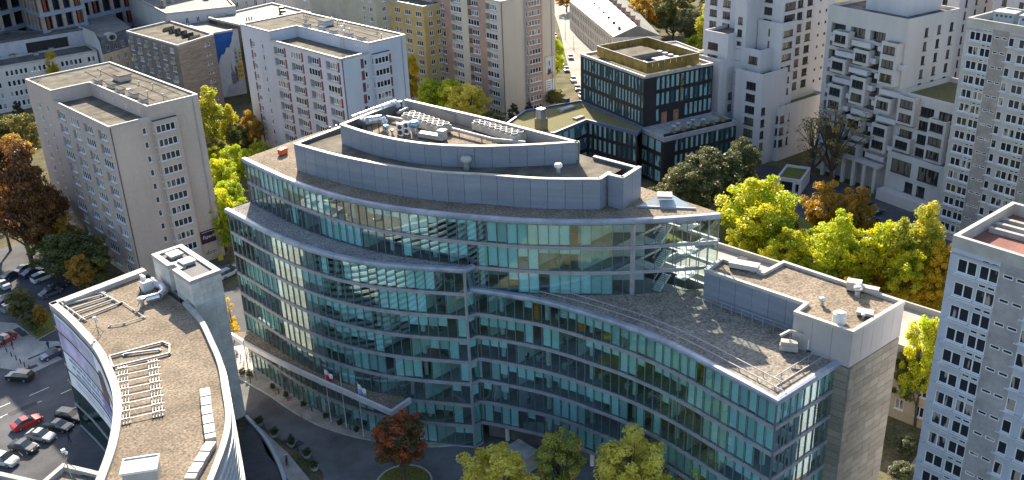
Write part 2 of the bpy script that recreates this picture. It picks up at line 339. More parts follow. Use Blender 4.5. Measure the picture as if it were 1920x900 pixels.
def tower(name, label, cat, loc, rz, W, D, H, lo, wallm, sidem, accent, floors, pitch, ztop, block, redpanel=False, bandslots=None, inset=7.8, group=None, base_m=None):
    """the eleven-storey housing tower: long side with loggias at x=0, end wall at y=0, sunk roof over the front half."""
    t = thing(name, label, cat, (loc[0], loc[1], 0), rz, group)
    mats = [wallm, sidem, accent or wallm]
    zr = [ztop-pitch*k for k in range(floors)]            # centre of each window row
    # end wall (faces -y)
    ops = []
    for z in zr:
        ops.append((W*0.335, W*0.335+0.75, z-0.62, z+0.62, 'w', 1))
    bx0, bx1, bd = W*0.44, W*0.71, 1.0
    ops = [o for o in ops if o[2] > 0.5]
    facade(t, (0, 0), (inset, 0), 0, lo, [o for o in ops if o[1] < inset], mats, lambda u, z: 1)
    facade(t, (inset, 0), (W, 0), 0, H, [], mats, lambda u, z: 1, back=True)
    bay = []
    for z in zr:
        if z > 1.6: bay.append((0.35, bx1-bx0-0.75, z-0.72, z+0.72, 'w', 4))
    bt = zr[0]+1.6
    facade(t, (bx0, -bd), (bx1, -bd), 0, bt, bay, mats, (lambda u, z: 2) if accent and not redpanel else (lambda u, z: 1), name='bay_wall')
    facade(t, (bx0, 0), (bx0, -bd), 0, bt, [(0.2, 0.75, z-0.72, z+0.72, 'w', 1) for z in zr if z > 1.6], mats, lambda u, z: 1, name='bay_wall')
    m = MB(); m.quad((bx1, -bd, 0), (bx1, 0, 0), (bx1, 0, bt), (bx1, -bd, bt), 0); m.quad((bx0, -bd, bt), (bx1, -bd, bt), (bx1, 0, bt), (bx0, 0, bt), 1); part('bay_roof', m, [sidem, felt_dark], t)
    if redpanel:
        for z in zr:
            if z < 1.6: continue
            for u in (W*0.335-1.0, ):
                m = MB(); m.box(u, u+0.8, -0.05, -0.003, z-1.1, z+1.0); part('red_panel', m, redpanel, t)
            m = MB(); m.box(bx1-0.62, bx1-0.1, -bd-0.05, -bd-0.003, z-1.1, z+1.0); part('red_panel', m, redpanel, t)
    # long wall (faces -x): u runs from the far end
    nb = 4; seg = (D-block)/nb
    ops = []
    def longops(u_lo, u_hi):
        return [o for o in ops if o[0] >= u_lo and o[1] <= u_hi]
    for r, z in enumerate(zr):
        if z < 1.3: continue
        for c in range(nb):
            u = block+seg*c+seg*0.16; kind = 'l' if (r*7+c*5+int(D)) % 4 else 'w'
            ops.append((u, u+seg*0.62, z-0.8, z+0.78, kind, 3 if kind == 'l' else 4))
            if redpanel:
                m = MB(); m.box(-0.05, -0.003, D-(u+seg*0.62+0.75), D-(u+seg*0.62+0.12), z-1.15, z+1.05); part('red_panel', m, redpanel, t)
        ops.append((block*0.34, block*0.34+1.25, z-0.65, z+0.65, 'w', 2)); ops.append((block*0.68, block*0.68+0.7, z-0.65, z+0.65, 'w', 1))
        if redpanel:
            m = MB(); m.box(-0.05, -0.003, D-block*0.34+0.1, D-block*0.34+0.75, z-1.15, z+1.05); part('red_panel', m, redpanel, t)
    sl = (lambda u, z: (2 if bandslots and u > block and int((u-block)/seg) in bandslots else 0))
    facade(t, (0, D), (0, D-block), 0, H, [(a, b, c, d, k, n) for a, b, c, d, k, n in ops if b < block], mats, sl)
    facade(t, (0, D-block), (0, 0), 0, lo, [(a-block, b-block, c, d, k, n) for a, b, c, d, k, n in ops if a > block], mats, lambda u, z: sl(u+block, z))
    for r, z in enumerate(zr):
        if z < 1.3: continue
        for c in range(nb):
            u = block+seg*c+seg*0.16
            m = MB(); m.box(-0.22, -0.003, D-(u+seg*0.64), D-(u-seg*0.02), z-1.02, z-0.86); part('sill', m, whitecap, t)
    # plain far walls, roofs and walls of the raised part
    m = MB(); m.quad((W, 0, 0), (W, D, 0), (W, D, H), (W, 0, H)); m.quad((W, D, 0), (0, D, 0), (0, D, H), (W, D, H)); part('wall', m, sidem, t)
    m = MB(); m.quad((inset, D-block, lo-1), (inset, 0, lo-1), (inset, 0, H), (inset, D-block, H)); m.quad((0, D-block, lo-1), (inset, D-block, lo-1), (inset, D-block, H), (0, D-block, H)); part('attic_wall', m, wallm, t)
    flat([(0, 0), (inset, 0), (inset, D-block), (0, D-block)], lo-0.8, felt, t)
    up = [(inset, 0), (W, 0), (W, D), (0, D), (0, D-block), (inset, D-block)]
    flat(up, H-0.25, felt, t)
    ring(up, 0.35, H-0.3, H+0.06, whitecap, t)
    m = MB(); m.sweep([(0, D-block), (0, 0), (inset, 0)], [(0.03, lo-0.5), (0.03, lo+0.06), (-0.3, lo+0.06), (-0.3, lo-0.78)]); part('parapet', m, whitecap, t)
    for i in range(4): add_window(t, (inset-0.02, (D-block)*(0.15+0.22*i)), -math.pi/2, lo-0.1, 0.5, 0.7, 1, white_frame, pane_dark, False)
    for i in range(5): chimney(t, inset+1.2+(i % 2)*0.5, D*(0.1+0.13*i), H-0.25, 0.9, 2.3, 0.75, m_=wallm)
    for i in range(7): vent_pipe(t, inset+2.2+RND.random()*(W-inset-3), D*(0.06+0.12*i), H-0.25, 0.7+RND.random()*0.5)
    for i in range(9):
        y = D*(0.05+0.105*i); m = MB(); m.box(inset+0.4, W-0.4, y-0.05, y+0.05, H-0.249, H-0.225); part('roof_seam', m, felt_dark, t)
    for i in range(5):
        y = (D-block)*(0.1+0.19*i); m = MB(); m.box(0.35, inset-0.05, y-0.05, y+0.05, lo-0.799, lo-0.775); part('roof_seam', m, felt_dark, t)
    for i in range(3):
        x = inset+3+i*2.6; m = MB(); m.path([(x, D*0.08, H-0.16), (x+0.5, D*0.35, H-0.16), (x-0.4, D*0.62, H-0.16), (x+0.3, D*0.92, H-0.16)], 0.05, 5); part('roof_cable', m, black, t)
    m = MB(); m.box(inset+4.5, inset+7.0, D*0.55, D*0.55+3.2, H-0.25, H+0.9); m.box(inset+4.3, inset+7.2, D*0.55-0.2, D*0.55+3.4, H+0.902, H+1.05, 1); part('stair_head', m, [wallm, felt], t)
    m = MB(); m.tube((W*0.42+2.2, D*0.3, H-0.25), (W*0.42+2.2, D*0.3, H+0.9), 0.05, n=5); m.lathe((W*0.42+2.2, D*0.3, H+0.6), [(0.06, 0), (0.42, 0.12), (0.45, 0.2)], 10); part('dish_aerial', m, grey_paint, t)
    m = MB()
    for x in (1.2, 1.9, 2.6): m.tube((x, D-1.4, H-0.25), (x, D-1.4, H+1.7), 0.05, n=5); m.box(x-0.13, x+0.13, D-1.55, D-1.3, H+0.7, H+1.6)
    part('mobile_mast', m, grey_paint, t)
    m = MB(); m.tube((W*0.93, -0.12, 1), (W*0.93, -0.12, H-0.4), 0.10, n=6); part('drain_pipe', m, grey_paint, t)
    m = MB(); m.tube((0.25, -0.1, 0.5), (0.25, -0.1, lo-0.3), 0.08, n=6); part('drain_pipe', m, dark_metal, t)
    return t
# ------------------------------------------------------------------ ground
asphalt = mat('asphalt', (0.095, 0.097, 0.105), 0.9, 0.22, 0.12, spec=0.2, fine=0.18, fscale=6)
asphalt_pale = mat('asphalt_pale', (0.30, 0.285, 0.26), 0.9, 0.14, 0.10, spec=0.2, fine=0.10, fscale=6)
paving = mat('paving', (0.36, 0.345, 0.32), 0.9, 0.16, 0.25, spec=0.2, fine=0.16, fscale=5)
kerbstone = mat('kerb_stone', (0.42, 0.41, 0.39), 0.85, 0.1, 1.0)
earth = mat('earth_and_leaves', (0.12, 0.10, 0.06), 1.0, 0.3, 0.18, spec=0.1, fine=0.4, fscale=2.5, col2=(0.055, 0.065, 0.03))
lawn = mat('lawn', (0.10, 0.13, 0.035), 1.0, 0.3, 0.3, spec=0.1, fine=0.4, fscale=4, col2=(0.16, 0.12, 0.04))
line_white = mat('road_paint', (0.66, 0.66, 0.63), 0.8, 0.14, 2.0)
m = MB(); m.quad((-400, -300, 0), (1100, -300, 0), (1100, 1300, 0), (-400, 1300, 0)); structure('ground', m, earth)
def sheet(name, pts, mt, z):
    m = MB(); m.poly([(p[0], p[1], z) for p in pts]); return structure(name, m, mt)
# the street running past the two offices, the car park behind it, forecourt
sheet('street', [(-60, 60), (12, 78), (24.6, 90), (29.5, 97), (33.5, 105), (35.6, 112.7), (37.2, 122), (37.4, 136), (63, 143), (66, 137), (70, 140), (112, 150), (112, 162), (64, 160), (58, 172), (30, 172), (-60, 172)], asphalt, 0.008)
sheet('car_park', [(22, 172.2), (58, 172.2), (60, 214), (22, 214)], asphalt, 0.012)
sheet('forecourt', [(20, 60), (84, 40), (84, 92), (74, 93), (66, 101), (62.4, 112), (61.6, 122), (60, 132), (56, 132), (56, 100), (40, 70)], mat('forecourt_asphalt', (0.155, 0.155, 0.162), 0.9, 0.22, 0.14, spec=0.2, fine=0.14, fscale=6), 0.008)
_sq = [at(*q) for q in ((-60, 600), (30, 606), (75, 640), (118, 640), (128, 668), (60, 700), (0, 690), (-60, 690))]
sheet('pavement_square', [(p.x, p.y) for p in _sq], paving, 0.016)
# raised pavement along the foot of the glass office
PAVE = catmull([(59.9, 134.5), (60.4, 128), (60.9, 122), (61.0, 116), (61.6, 110), (63.3, 104.3), (65.6, 99.6), (68.2, 95.7), (70.9, 92.3), (75.5, 89.4)], 4)
m = MB(); m.prism([(p[0], p[1]) for p in PAVE]+[(77, 92), (72, 100), (67, 112), (66.5, 134.5)], 0.0, 0.13, 0, 0, False); structure('pavement', m, paving)
m = MB(); m.sweep(PAVE, [(0.002, 0.0), (0.002, 0.135), (-0.22, 0.140), (-0.22, 0.0)]); structure('kerb', m, kerbstone)
sheet('pavement_corner', [(56.4, 133), (64, 133), (67, 139), (60, 142), (55.5, 138)], mat('pale_paving', (0.46, 0.44, 0.41), 0.9, 0.12, 0.3, fine=0.1), 0.02)
# lane markings on the street
def marks():
    m = MB()
    ex = Vector((0.998, 0.06, 0)); ey = Vector((-0.06, 0.998, 0))
    def bar(o, l, w):
        o = Vector((o[0], o[1], 0.02)); m.quad(o-ey*w/2, o+ex*l-ey*w/2, o+ex*l+ey*w/2, o+ey*w/2)
    for r, y in enumerate((141.5, 147.2, 150.4)):
        for i in range(9): bar((-12+i*6.0+(r*2.3), y), 3.1, 0.17)
    bar((-25, 144.3), 58, 0.16)
    for x, y in ((22, 148.8), (23.5, 145.8), (12, 148.8), (14, 145.8)):
        bar((x, y), 2.4, 0.16); o = Vector((x+2.3, y, 0.02)); m.poly([o-ey*0.55, o+ex*1.5, o+ey*0.55])
    for i in range(8): bar((20+i*2.6, 136.2+i*0.25), 0.14, 4.2)
    structure('lane_markings', m, line_white)
marks()
pt = mat('asphalt_patch', (0.07, 0.071, 0.076), 0.9, 0.2, 0.5, spec=0.2); gr = random.Random(9)
for i in range(14):
    c = at(gr.uniform(10, 150), gr.uniform(560, 840)) if i < 9 else at(gr.uniform(520, 820), gr.uniform(770, 880)); w, l, a = gr.uniform(0.5, 1.3), gr.uniform(1.2, 4.5), gr.choice((0.06, 1.63)); e = Vector((math.cos(a), math.sin(a), 0)); f = Vector((-e.y, e.x, 0)); o = Vector((c.x, c.y, 0))
    sheet('asphalt_patch', [tuple(v)[:2] for v in (o-e*l/2-f*w/2, o+e*l/2-f*w/2, o+e*l/2+f*w/2, o-e*l/2+f*w/2)], pt, 0.0165+0.0005*i)
# the far street, the yards and lawns
def strip(name, pts, w, mt, z):
    c = catmull(pts, 4); l, r = offset(c, w/2), offset(c, -w/2); m = MB()
    for i in range(len(c)-1): m.quad((*l[i], z), (*l[i+1], z), (*r[i+1], z), (*r[i], z))
    structure(name, m, mt)
a, b, c = at(1128, 190), at(1098, 120), at(1062, 30)
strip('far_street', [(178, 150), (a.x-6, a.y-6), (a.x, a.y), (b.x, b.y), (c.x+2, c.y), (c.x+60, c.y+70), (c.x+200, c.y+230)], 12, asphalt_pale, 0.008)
strip('far_footway', [(a.x+4, a.y-9), (b.x+9, b.y-5), (c.x+12, c.y-8), (c.x+70, c.y+60)], 5, mat('far_paving', (0.40, 0.39, 0.36), 0.9, 0.1, 0.3), 0.02)
sheet('yard_drive', [(178, 118), (199, 128), (199, 100), (193, 70), (170, 62), (176, 92)], asphalt, 0.008)
sheet('back_lawn', [(136, 42), (176, 48), (176, 110), (136, 116)], lawn, 0.004)
sheet('side_path', [(102, 38), (121, 36), (121, 44), (104, 41.6)], paving, 0.01)
sheet('mid_lawn', [(100, 146), (160, 160), (182, 190), (150, 215), (100, 180)], lawn, 0.004)
# ------------------------------------------------------------------ the curved glass office
glass_off = glass_mat('office_glass', (0.80, 0.96, 0.965), 0.19, 1.55, (0.90, 0.98, 0.97))
glass_clear = glass_mat('atrium_glass', (0.86, 0.93, 0.93), 0.05, 1.45)
alu = mat('pale_aluminium', (0.34, 0.335, 0.36), 0.45, 0.10, 0.8, metal=0.15)
alu_dark = mat('dark_aluminium', (0.20, 0.205, 0.22), 0.45, 0.1, 0.8, metal=0.3)
gutter_m = mat('blue_grey_edge', (0.29, 0.325, 0.385), 0.42, 0.16, 0.5, metal=0.2, fine=0.05)
clad = mat('metal_cladding', (0.22, 0.25, 0.305), 0.5, 0.07, 0.25, metal=0.15, stretch=(0.25, 0.25, 5), objvar=0.05, fine=0.04, fscale=2)
clad_back = mat('cladding_joint', (0.10, 0.10, 0.11), 0.8, 0.1)
stone = mat('stone_slab', (0.25, 0.222, 0.182), 0.9, 0.07, 0.5, objvar=0.17, fine=0.06, fscale=3, streak=0.12)
carpet = mat('office_carpet', (0.24, 0.26, 0.26), 0.95, 0.15, 0.4)
ceiling_m = mat('office_ceiling', (0.62, 0.64, 0.62), 0.9, 0.06, 0.3)
inner_wall = mat('office_inner_wall', (0.66, 0.70, 0.67), 0.9, 0.25, 0.12)
blind_m = mat('roller_blind', (0.76, 0.84, 0.83), 0.85, 0.06, 0.2, objvar=0.1)
OFF = thing('glass_office', 'large curved glass office with sweeping floor bands and metal-clad roof storeys', 'office building', (80, 90, 0))
O0 = (80, 90, 0)
A_ = catmull([(63.6, 131), (63.6, 126.3), (63.5, 119.2), (63.9, 112.6), (65.1, 105.9), (67.0, 100.3), (69.4, 95.8), (72.0, 91.9), (74.2, 88.7)], 6)
B_ = catmull([(75.4, 89.3), (76.6, 87.0), (78.1, 83.6), (79.5, 80.0), (80.5, 76.3), (81.2, 72.3), (81.8, 68.4), (82.1, 64.5), (82.1, 60.8), (81.8, 57.0), (81.3, 53.0), (80.9, 49.4), (80.4, 45.5)], 6)
U_ = catmull([(67.7, 131), (67.5, 125.9), (67.4, 118.4), (67.8, 112.3), (68.6, 106.9), (70.1, 100.9), (72.1, 95.9), (74.5, 91.0), (77.0, 86.5), (79.6, 82.4), (83.0, 78.0), (87.2, 73.5), (90.8, 70.2), (94.3, 67.3), (97.0, 65.3)], 6)
LV = [0.0, 3.6, 7.1, 10.6, 14.1, 17.6, 21.1, 24.6, 28.1, 31.6, 35.1]
A = resample(A_, 1.36); B = resample(B_, 1.30); U = resample(U_, 1.36); E = resample([(80.4, 45.5), (91.9, 44.75)], 1.28); R_ = [(74.2, 88.7), (75.75, 88.6)]
kU = min(range(len(U)), key=lambda i: abs(U[i][1]-88.6)); kT = min(range(len(U)), key=lambda i: abs(U[i][1]-73.6))
BLINDS = MB(); brn = random.Random(5)
PANES = []                                           # (centre, angle, width, height, z)
MUL = MB()
def curtain(curve, levels, glass, lo_off=0.21, hi_off=0.25, bandname='floor_band', bands=True, mull=True):
    for k in range(len(levels)-1):
        z0, z1 = levels[k]+lo_off, levels[k+1]-hi_off; run = 0; f = 0.0
        for p, q in zip(curve[:-1], curve[1:]):
            if run == 0: run = brn.randint(2, 7); f = brn.choice((0.0, 0.0, 0.0, 0.22, 0.35, 0.5, 0.97, 0.97, 0.97, 0.6))
            run -= 1; g_ = f if brn.random() < 0.85 else brn.choice((0.0, 0.97, 0.4))
            if g_ > 0 and glass is glass_off:
                a = math.atan2(q[1]-p[1], q[0]-p[0]); nx, ny = -math.sin(a)*0.22, math.cos(a)*0.22; g_ += brn.uniform(-0.03, 0.02); zb = z1-(z1-z0)*g_; e = 0.04
                x0, y0, x1, y1 = p[0]+(q[0]-p[0])*e+nx, p[1]+(q[1]-p[1])*e+ny, q[0]-(q[0]-p[0])*e+nx, q[1]-(q[1]-p[1])*e+ny
                BLINDS.quad((x0, y0, zb), (x1, y1, zb), (x1, y1, z1), (x0, y0, z1), brn.choice((0, 0, 0, 1, 2)))
            PANES.append(((p[0]+q[0])/2, (p[1]+q[1])/2, math.atan2(q[1]-p[1], q[0]-p[0]), math.hypot(q[0]-p[0], q[1]-p[1])-0.05, z1-z0, z0, glass))
    if mull:
        nr = normals(curve)
        for (x, y), (nx, ny) in zip(curve, nr):
            MUL_bar(Vector((x+nx*0.03, y+ny*0.03, 0)), nx, ny, levels[0], levels[-1])
    if bands:
        for z in levels:
            m = MB(); m.sweep(curve, [(0.15, z-0.24), (0.15, z-0.04), (0.09, z-0.03), (0.09, z+0.03), (0.15, z+0.04), (0.15, z+0.20), (-0.12, z+0.20), (-0.12, z-0.24)]); part(bandname, m, alu, OFF, O0)
def MUL_bar(c, nx, ny, z0, z1):
    tx, ty = -ny, nx; w, d0, d1 = 0.026, -0.08, 0.10
    i = len(MUL.v)
    for z in (z0, z1):
        for a, b in ((-w, d0), (w, d0), (w, d1), (-w, d1)): MUL.v.append((c.x+tx*a+nx*b, c.y+ty*a+ny*b, z))
    for j in range(4): MUL.f.append((i+j, i+(j+1) % 4, i+4+(j+1) % 4, i+4+j)); MUL.m.append(0)
curtain(A, LV[0:9], glass_off)
curtain(R_, LV[0:9], glass_off)
curtain(B, LV[1:8], glass_off)
curtain(E, LV[1:8], glass_off)
curtain(U[:kU+1], LV[8:11], glass_off)
curtain(U[kU:kT+1], LV[7:11], glass_off)
curtain(U[kT:], LV[7:11], glass_clear)
# panes: the ones that show largest are objects, the rest one part
def shown(p):
    d = (Vector((p[0], p[1], p[5]))-CAM); return p[3]*p[4]/d.length_squared*abs(d.normalized().dot(Vector((-math.sin(p[2]), math.cos(p[2]), 0))))
PANES.sort(key=shown, reverse=True)
_pc = {}; rp_ = random.Random(4)
rest = MB()
for i, (x, y, a, w, h, z, g) in enumerate(PANES):
    if i < 300:
        key = (round(w, 2), round(h, 2), g.name)
        if key not in _pc: q = MB(); q.box(-w/2, w/2, -0.012, 0.012, 0, h); _pc[key] = q.mesh('pane', g)
        put('pane', _pc[key], OFF, (x-80, y-90, z), a+rp_.gauss(0, 0.007))
    else:
        c, s = math.cos(a)*w/2, math.sin(a)*w/2; n = (-math.sin(a)*0.012, math.cos(a)*0.012); k = 0 if g is glass_off else 1
        for sg in (-1, 1):
            ox, oy = n[0]*sg, n[1]*sg; rest.quad((x-c+ox, y-s+oy, z), (x+c+ox, y+s+oy, z), (x+c+ox, y+s+oy, z+h), (x-c+ox, y-s+oy, z+h), k)
part('pane', rest, [glass_off, glass_clear], OFF, O0, kind='stuff')
part('mullions', MUL, alu_dark, OFF, O0, kind='stuff')
# white corner post where the two wings meet
m = MB(); m.box(74.0, 74.3, 88.45, 88.7, 0, 28.1); part('corner_post', m, alu, OFF, O0)
m = MB(); m.box(88.3, 88.75, 72.0, 72.45, 24.6, 35.1); part('corner_post', m, alu, OFF, O0)
# floors, ceilings, cores, columns, partitions behind the glass
def slab(curve, depth, z, zc=0.34):
    c2 = [(p[0]+depth, p[1]) for p in curve]; pts = offset(curve, -0.13)+c2[::-1]
    m = MB(); m.prism(pts, z-zc, z, 1, 0); part('floor_slab', m, [carpet, ceiling_m], OFF, O0)
for z in LV[1:9]: slab(A, 13.0, z)
for z in LV[1:8]: slab(B, 13.0, z)
for z in LV[8:11]: slab(U[:kT+1], 10.0, z)
E_in = [(80.7, 45.9), (91.7, 45.1), (91.7, 52), (81.4, 52)]
def core(curve, depth, z0, z1, wig):
    m = MB(); c = [(p[0]+depth+(wig*math.sin(i*0.9)), p[1]) for i, p in enumerate(curve)]; m.sweep(c, [(0, z0), (0, z1), (-0.2, z1), (-0.2, z0)]); part('core_wall', m, inner_wall, OFF, O0)
core(A, 7.5, 0, 28.1, 0.0); core(B, 7.8, 0, 24.6, 0.0); core(U[:kT+1], 6.5, 24.6, 35.1, 0.0)
rr = random.Random(11)
m = MB()
for cv, depth, z0, z1, lv in ((A, 7.4, 0, 28.1, LV[0:9]), (B, 7.7, 3.6, 24.6, LV[1:8]), (U[:kT+1], 6.4, 28.1, 35.1, LV[8:11])):
    for k in range(len(lv)-1):
        i = 2
        while i < len(cv)-2:
            if rr.random() < 0.5:
                p = offset(cv, -0.5)[i]; m.box(p[0], p[0]+depth-0.6, p[1]-0.06, p[1]+0.06, lv[k]+0.01, lv[k+1]-0.36)
            i += rr.choice((3, 4, 5))
part('partition_walls', m, inner_wall, OFF, O0, kind='stuff')
for cv, lv, step in ((A, (0.0, 28.1), 5), (B, (0.0, 24.6), 5), (U[:kT+1], (24.6, 35.1), 5)):
    for i in range(3, len(cv)-2, step):
        p = offset(cv, -1.7)[i]; m = MB(); m.lathe((p[0], p[1], lv[0]), [(0.33, 0), (0.33, lv[1]-lv[0])], 10); part('column', m, white_paint, OFF, O0, smooth=False)
part('roller_blinds', BLINDS, [blind_m, mat('roller_blind_grey', (0.52, 0.60, 0.60), 0.85, 0.06, 0.2), mat('roller_blind_green', (0.62, 0.76, 0.70), 0.85, 0.06, 0.2)], OFF, O0, kind='stuff')
for u, zz, colr, rad_, h in ((12, 5, (0.75, 0.22, 0.03), 0.55, 3.1), (7, 5, (0.75, 0.22, 0.03), 0.4, 3.1)):
    p = offset(B, -1.3)[u]; m = MB(); m.lathe((p[0], p[1], LV[zz+1]), [(rad_, 0.01), (rad_, h)], 14); part('orange_pillar', m, mat('orange_paint', colr, 0.6, 0.05), OFF, O0)
# roofs, edges
def roof_poly(name, pts, z, mt):
    m = MB(); m.poly([(p[0], p[1], z) for p in pts]); part(name, m, mt, OFF, O0)
roof_poly('terrace_roof', offset(A, -0.2)+[(p[0]-0.05, p[1]) for p in U[kU::-1]], 28.30, gravel_grey)
WARM = mat('warm_gravel', (0.255, 0.225, 0.185), 0.95, 0.12, 0.3, spec=0.1, fine=0.45, fscale=3.4, bump=0.5, bscale=4.0)
roof_poly('wing_roof', offset(B, -0.2)+offset(E, -0.2)[1:]+[(96.8, 44.75), (97.0, 65.5)]+[p for p in U[kT:kU:-1]]+[(76.2, 88.2)], 24.85, WARM)
roof_poly('main_roof', offset(U, -0.3)+[(97.5, 65.2), (98.5, 100), (92, 133.8), (80, 133), (67.9, 131.2)], 35.35, gravel)
EDGE = lambda z: [(0.40, z-0.32), (0.60, z-0.1), (0.60, z+0.16), (0.48, z+0.40), (0.12, z+0.44), (-0.22, z+0.36), (-0.24, z+0.10), (-0.10, z-0.32)]
m = MB(); m.sweep(A+[(75.7, 88.6)], EDGE(28.15)); part('roof_edge', m, gutter_m, OFF, O0)
m = MB(); m.sweep(B+E[1:], EDGE(24.7)); part('roof_edge', m, gutter_m, OFF, O0)
m = MB(); m.sweep(U, EDGE(35.2)); part('roof_edge', m, gutter_m, OFF, O0)
m = MB()
for cv, z in ((A, 28.15), (B, 24.7), (E, 24.7), (U, 35.2)):
    for (x, y), (nx, ny) in list(zip(cv, normals(cv)))[1::2]: m.beam((x+nx*0.60, y+ny*0.60, z-0.12), (x+nx*0.60, y+ny*0.60, z+0.2), 0.035, 0.035); m.beam((x+nx*0.605, y+ny*0.605, z+0.17), (x+nx*0.1, y+ny*0.1, z+0.45), 0.035, 0.03)
part('edge_joints', m, alu_dark, OFF, O0, kind='stuff')
m = MB(); m.sweep(offset(B, -1.3)[6:]+offset(E, -1.3)[1:-1], [(0.05, 25.2), (0.05, 25.3), (-0.05, 25.3), (-0.05, 25.2)]); part('roof_rail', m, alu, OFF, O0)
m = MB(); m.sweep(offset(B, -2.3)[8:-1]+offset(E, -2.3)[2:-1], [(0.05, 25.4), (0.05, 25.5), (-0.05, 25.5), (-0.05, 25.4)]); part('roof_rail', m, alu, OFF, O0)
m = MB()
for cv, o in ((offset(B, -1.3)[6:]+offset(E, -1.3)[1:-1], 25.2), (offset(B, -2.3)[8:-1]+offset(E, -2.3)[2:-1], 25.4)):
    for p in cv[::2]: m.box(p[0]-0.04, p[0]+0.04, p[1]-0.04, p[1]+0.04, 24.85, o)
part('rail_posts', m, alu, OFF, O0, kind='stuff')
# left and back sides of the main storeys
m = MB()
for (x0, y0), (x1, y1), z1 in (((92, 133.8), (63.6, 131.2), 28.3), ((92, 133.8), (67.7, 131.2), 35.3), ((98.5, 100), (92, 133.8), 35.3), ((97.2, 74), (98.5, 100), 35.3), ((97, 44.7), (97, 74), 24.8)):
    m.quad((x0, y0, 0), (x1, y1, 0), (x1, y1, z1), (x0, y0, z1))
part('back_wall', m, alu_dark, OFF, O0)
curt = resample([(97.2, 65.4), (97.4, 74)], 1.4); PANES2 = MB()
for p, q in zip(curt[:-1], curt[1:]):
    for k in (7, 8, 9): PANES2.quad((p[0], p[1], LV[k]+0.3), (q[0], q[1]-0.05, LV[k]+0.3), (q[0], q[1]-0.05, LV[k+1]-0.3), (p[0], p[1], LV[k+1]-0.3))
part('back_glazing', PANES2, glass_clear, OFF, O0)
m = MB()
for p in curt: m.box(p[0]-0.05, p[0]+0.05, p[1]-0.05, p[1]+0.05, 24.6, 35.1)
for k in (7, 8, 9, 10): m.box(97.1, 97.5, 65.4, 74, LV[k]-0.25, LV[k]+0.2)
part('back_frame', m, alu, OFF, O0)
# stairs in the glazed corner
m = MB()
for k in (7, 8, 9):
    za, zb = LV[k]+0.1, LV[k+1]; zm = (za+zb)/2
    m.box(93.8, 96.6, 67.9, 69.4, zm-0.15, zm); m.box(90.6, 92.2, 71.2, 74, zb-0.2, zb)
    for i in range(10):
        t = i/10; m.box(91.6+t*2.2, 91.9+t*2.2, 70.2, 71.4, za+(zm-za)*t, za+(zm-za)*t+0.06); m.box(93.8-t*1.9, 94.1-t*1.9, 71.5, 72.6, zm+(zb-zm)*t, zm+(zb-zm)*t+0.06)
    m.beam((91.6, 70.2, za+0.0), (93.9, 70.2, zm), 0.08, 0.3); m.beam((91.6, 71.4, za+1.0), (93.9, 71.4, zm+1.0), 0.06, 0.08); m.beam((93.9, 72.6, zm), (91.9, 72.6, zb), 0.08, 0.3)
    m.lathe((94.6, 68.6, zm+0.9), [(1.25, 0), (1.25, 0.06)], 16)
part('staircase', m, white_paint, OFF, O0)
# clad roof storeys
def clad_wall(curve, z0, z1, step, capname='coping', depth=0.12):
    c = resample(curve, step); m = MB(); m.sweep(c, [(-0.06, z0), (-0.06, z1), (-0.35, z1), (-0.35, z0)]); part('wall_core', m, clad_back, OFF, O0)
    key = {}
    for p, q in zip(c[:-1], c[1:]):
        w = math.hypot(q[0]-p[0], q[1]-p[1]); k = round(w, 1)
        if k not in key: b = MB(); b.box(-w/2+0.025, w/2-0.025, -0.05, 0.04, 0, z1-z0-0.02); key[k] = b.mesh('panel', clad)
        put('panel', key[k], OFF, ((p[0]+q[0])/2-80, (p[1]+q[1])/2-90, z0+0.01), math.atan2(q[1]-p[1], q[0]-p[0]))
    m = MB(); m.sweep(c, [(0.10, z1+0.002), (0.10, z1+0.14), (-0.45, z1+0.14), (-0.45, z1+0.002)]); part(capname, m, whitecap, OFF, O0)
T1 = catmull([(70.2, 120.3), (71.5, 110.5), (73.9, 101.6), (76.8, 94.8), (79.8, 90.2), (82.0, 86.0), (84.4, 82.3), (88.4, 77.6)], 4)
clad_wall([(86.0, 122.8), (70.2, 120.3)], 35.35, 39.4, 2.3); clad_wall(T1, 35.35, 39.4, 2.25); clad_wall([(88.4, 77.6), (91.2, 78.2)], 35.35, 39.4, 1.5)
clad_wall([(90.2, 75.4), (94.9, 76.3)], 35.35, 39.6, 2.3); clad_wall([(89.9, 77.6), (90.2, 75.4)], 35.35, 39.6, 2.2); clad_wall([(94.9, 76.3), (94.5, 84.0)], 35.35, 39.4, 2.2)
roof_poly('tier_roof', offset(T1, -0.3)+[(91.0, 78.3), (94.6, 78.8), (95.2, 120), (70.5, 120)], 39.0, felt)
T2 = catmull([(75.5, 115.9), (75.7, 109.5), (76.5, 104.4), (78.1, 99.6), (80.4, 95.7), (83.0, 92.4), (87.2, 88.4), (92.0, 84.5)], 4)
clad_wall(T2, 39.0, 41.9, 2.3); clad_wall([(88.6, 118.6), (75.5, 115.9)], 39.0, 41.9, 2.2)
c = resample([(92.0, 84.5), (91.0, 102), (89.6, 118.4)], 2.4)
clad_wall([(92.0, 84.5), (91.2, 102), (89.6, 118.4)], 39.0, 41.9, 2.4)
bk = MB(); bk.sweep(c, [(-0.36, 39.6), (-0.36, 41.9), (-0.40, 41.9), (-0.40, 39.6)]); part('parapet_lining', bk, mat('parapet_lining', (0.30, 0.28, 0.26), 0.8, 0.1, 0.3), OFF, O0)
roof_poly('plant_roof', offset(T2, -0.35)+[(91.4, 86.0), (90.6, 102), (89.2, 117.8), (76, 115.6)], 40.3, gravel)
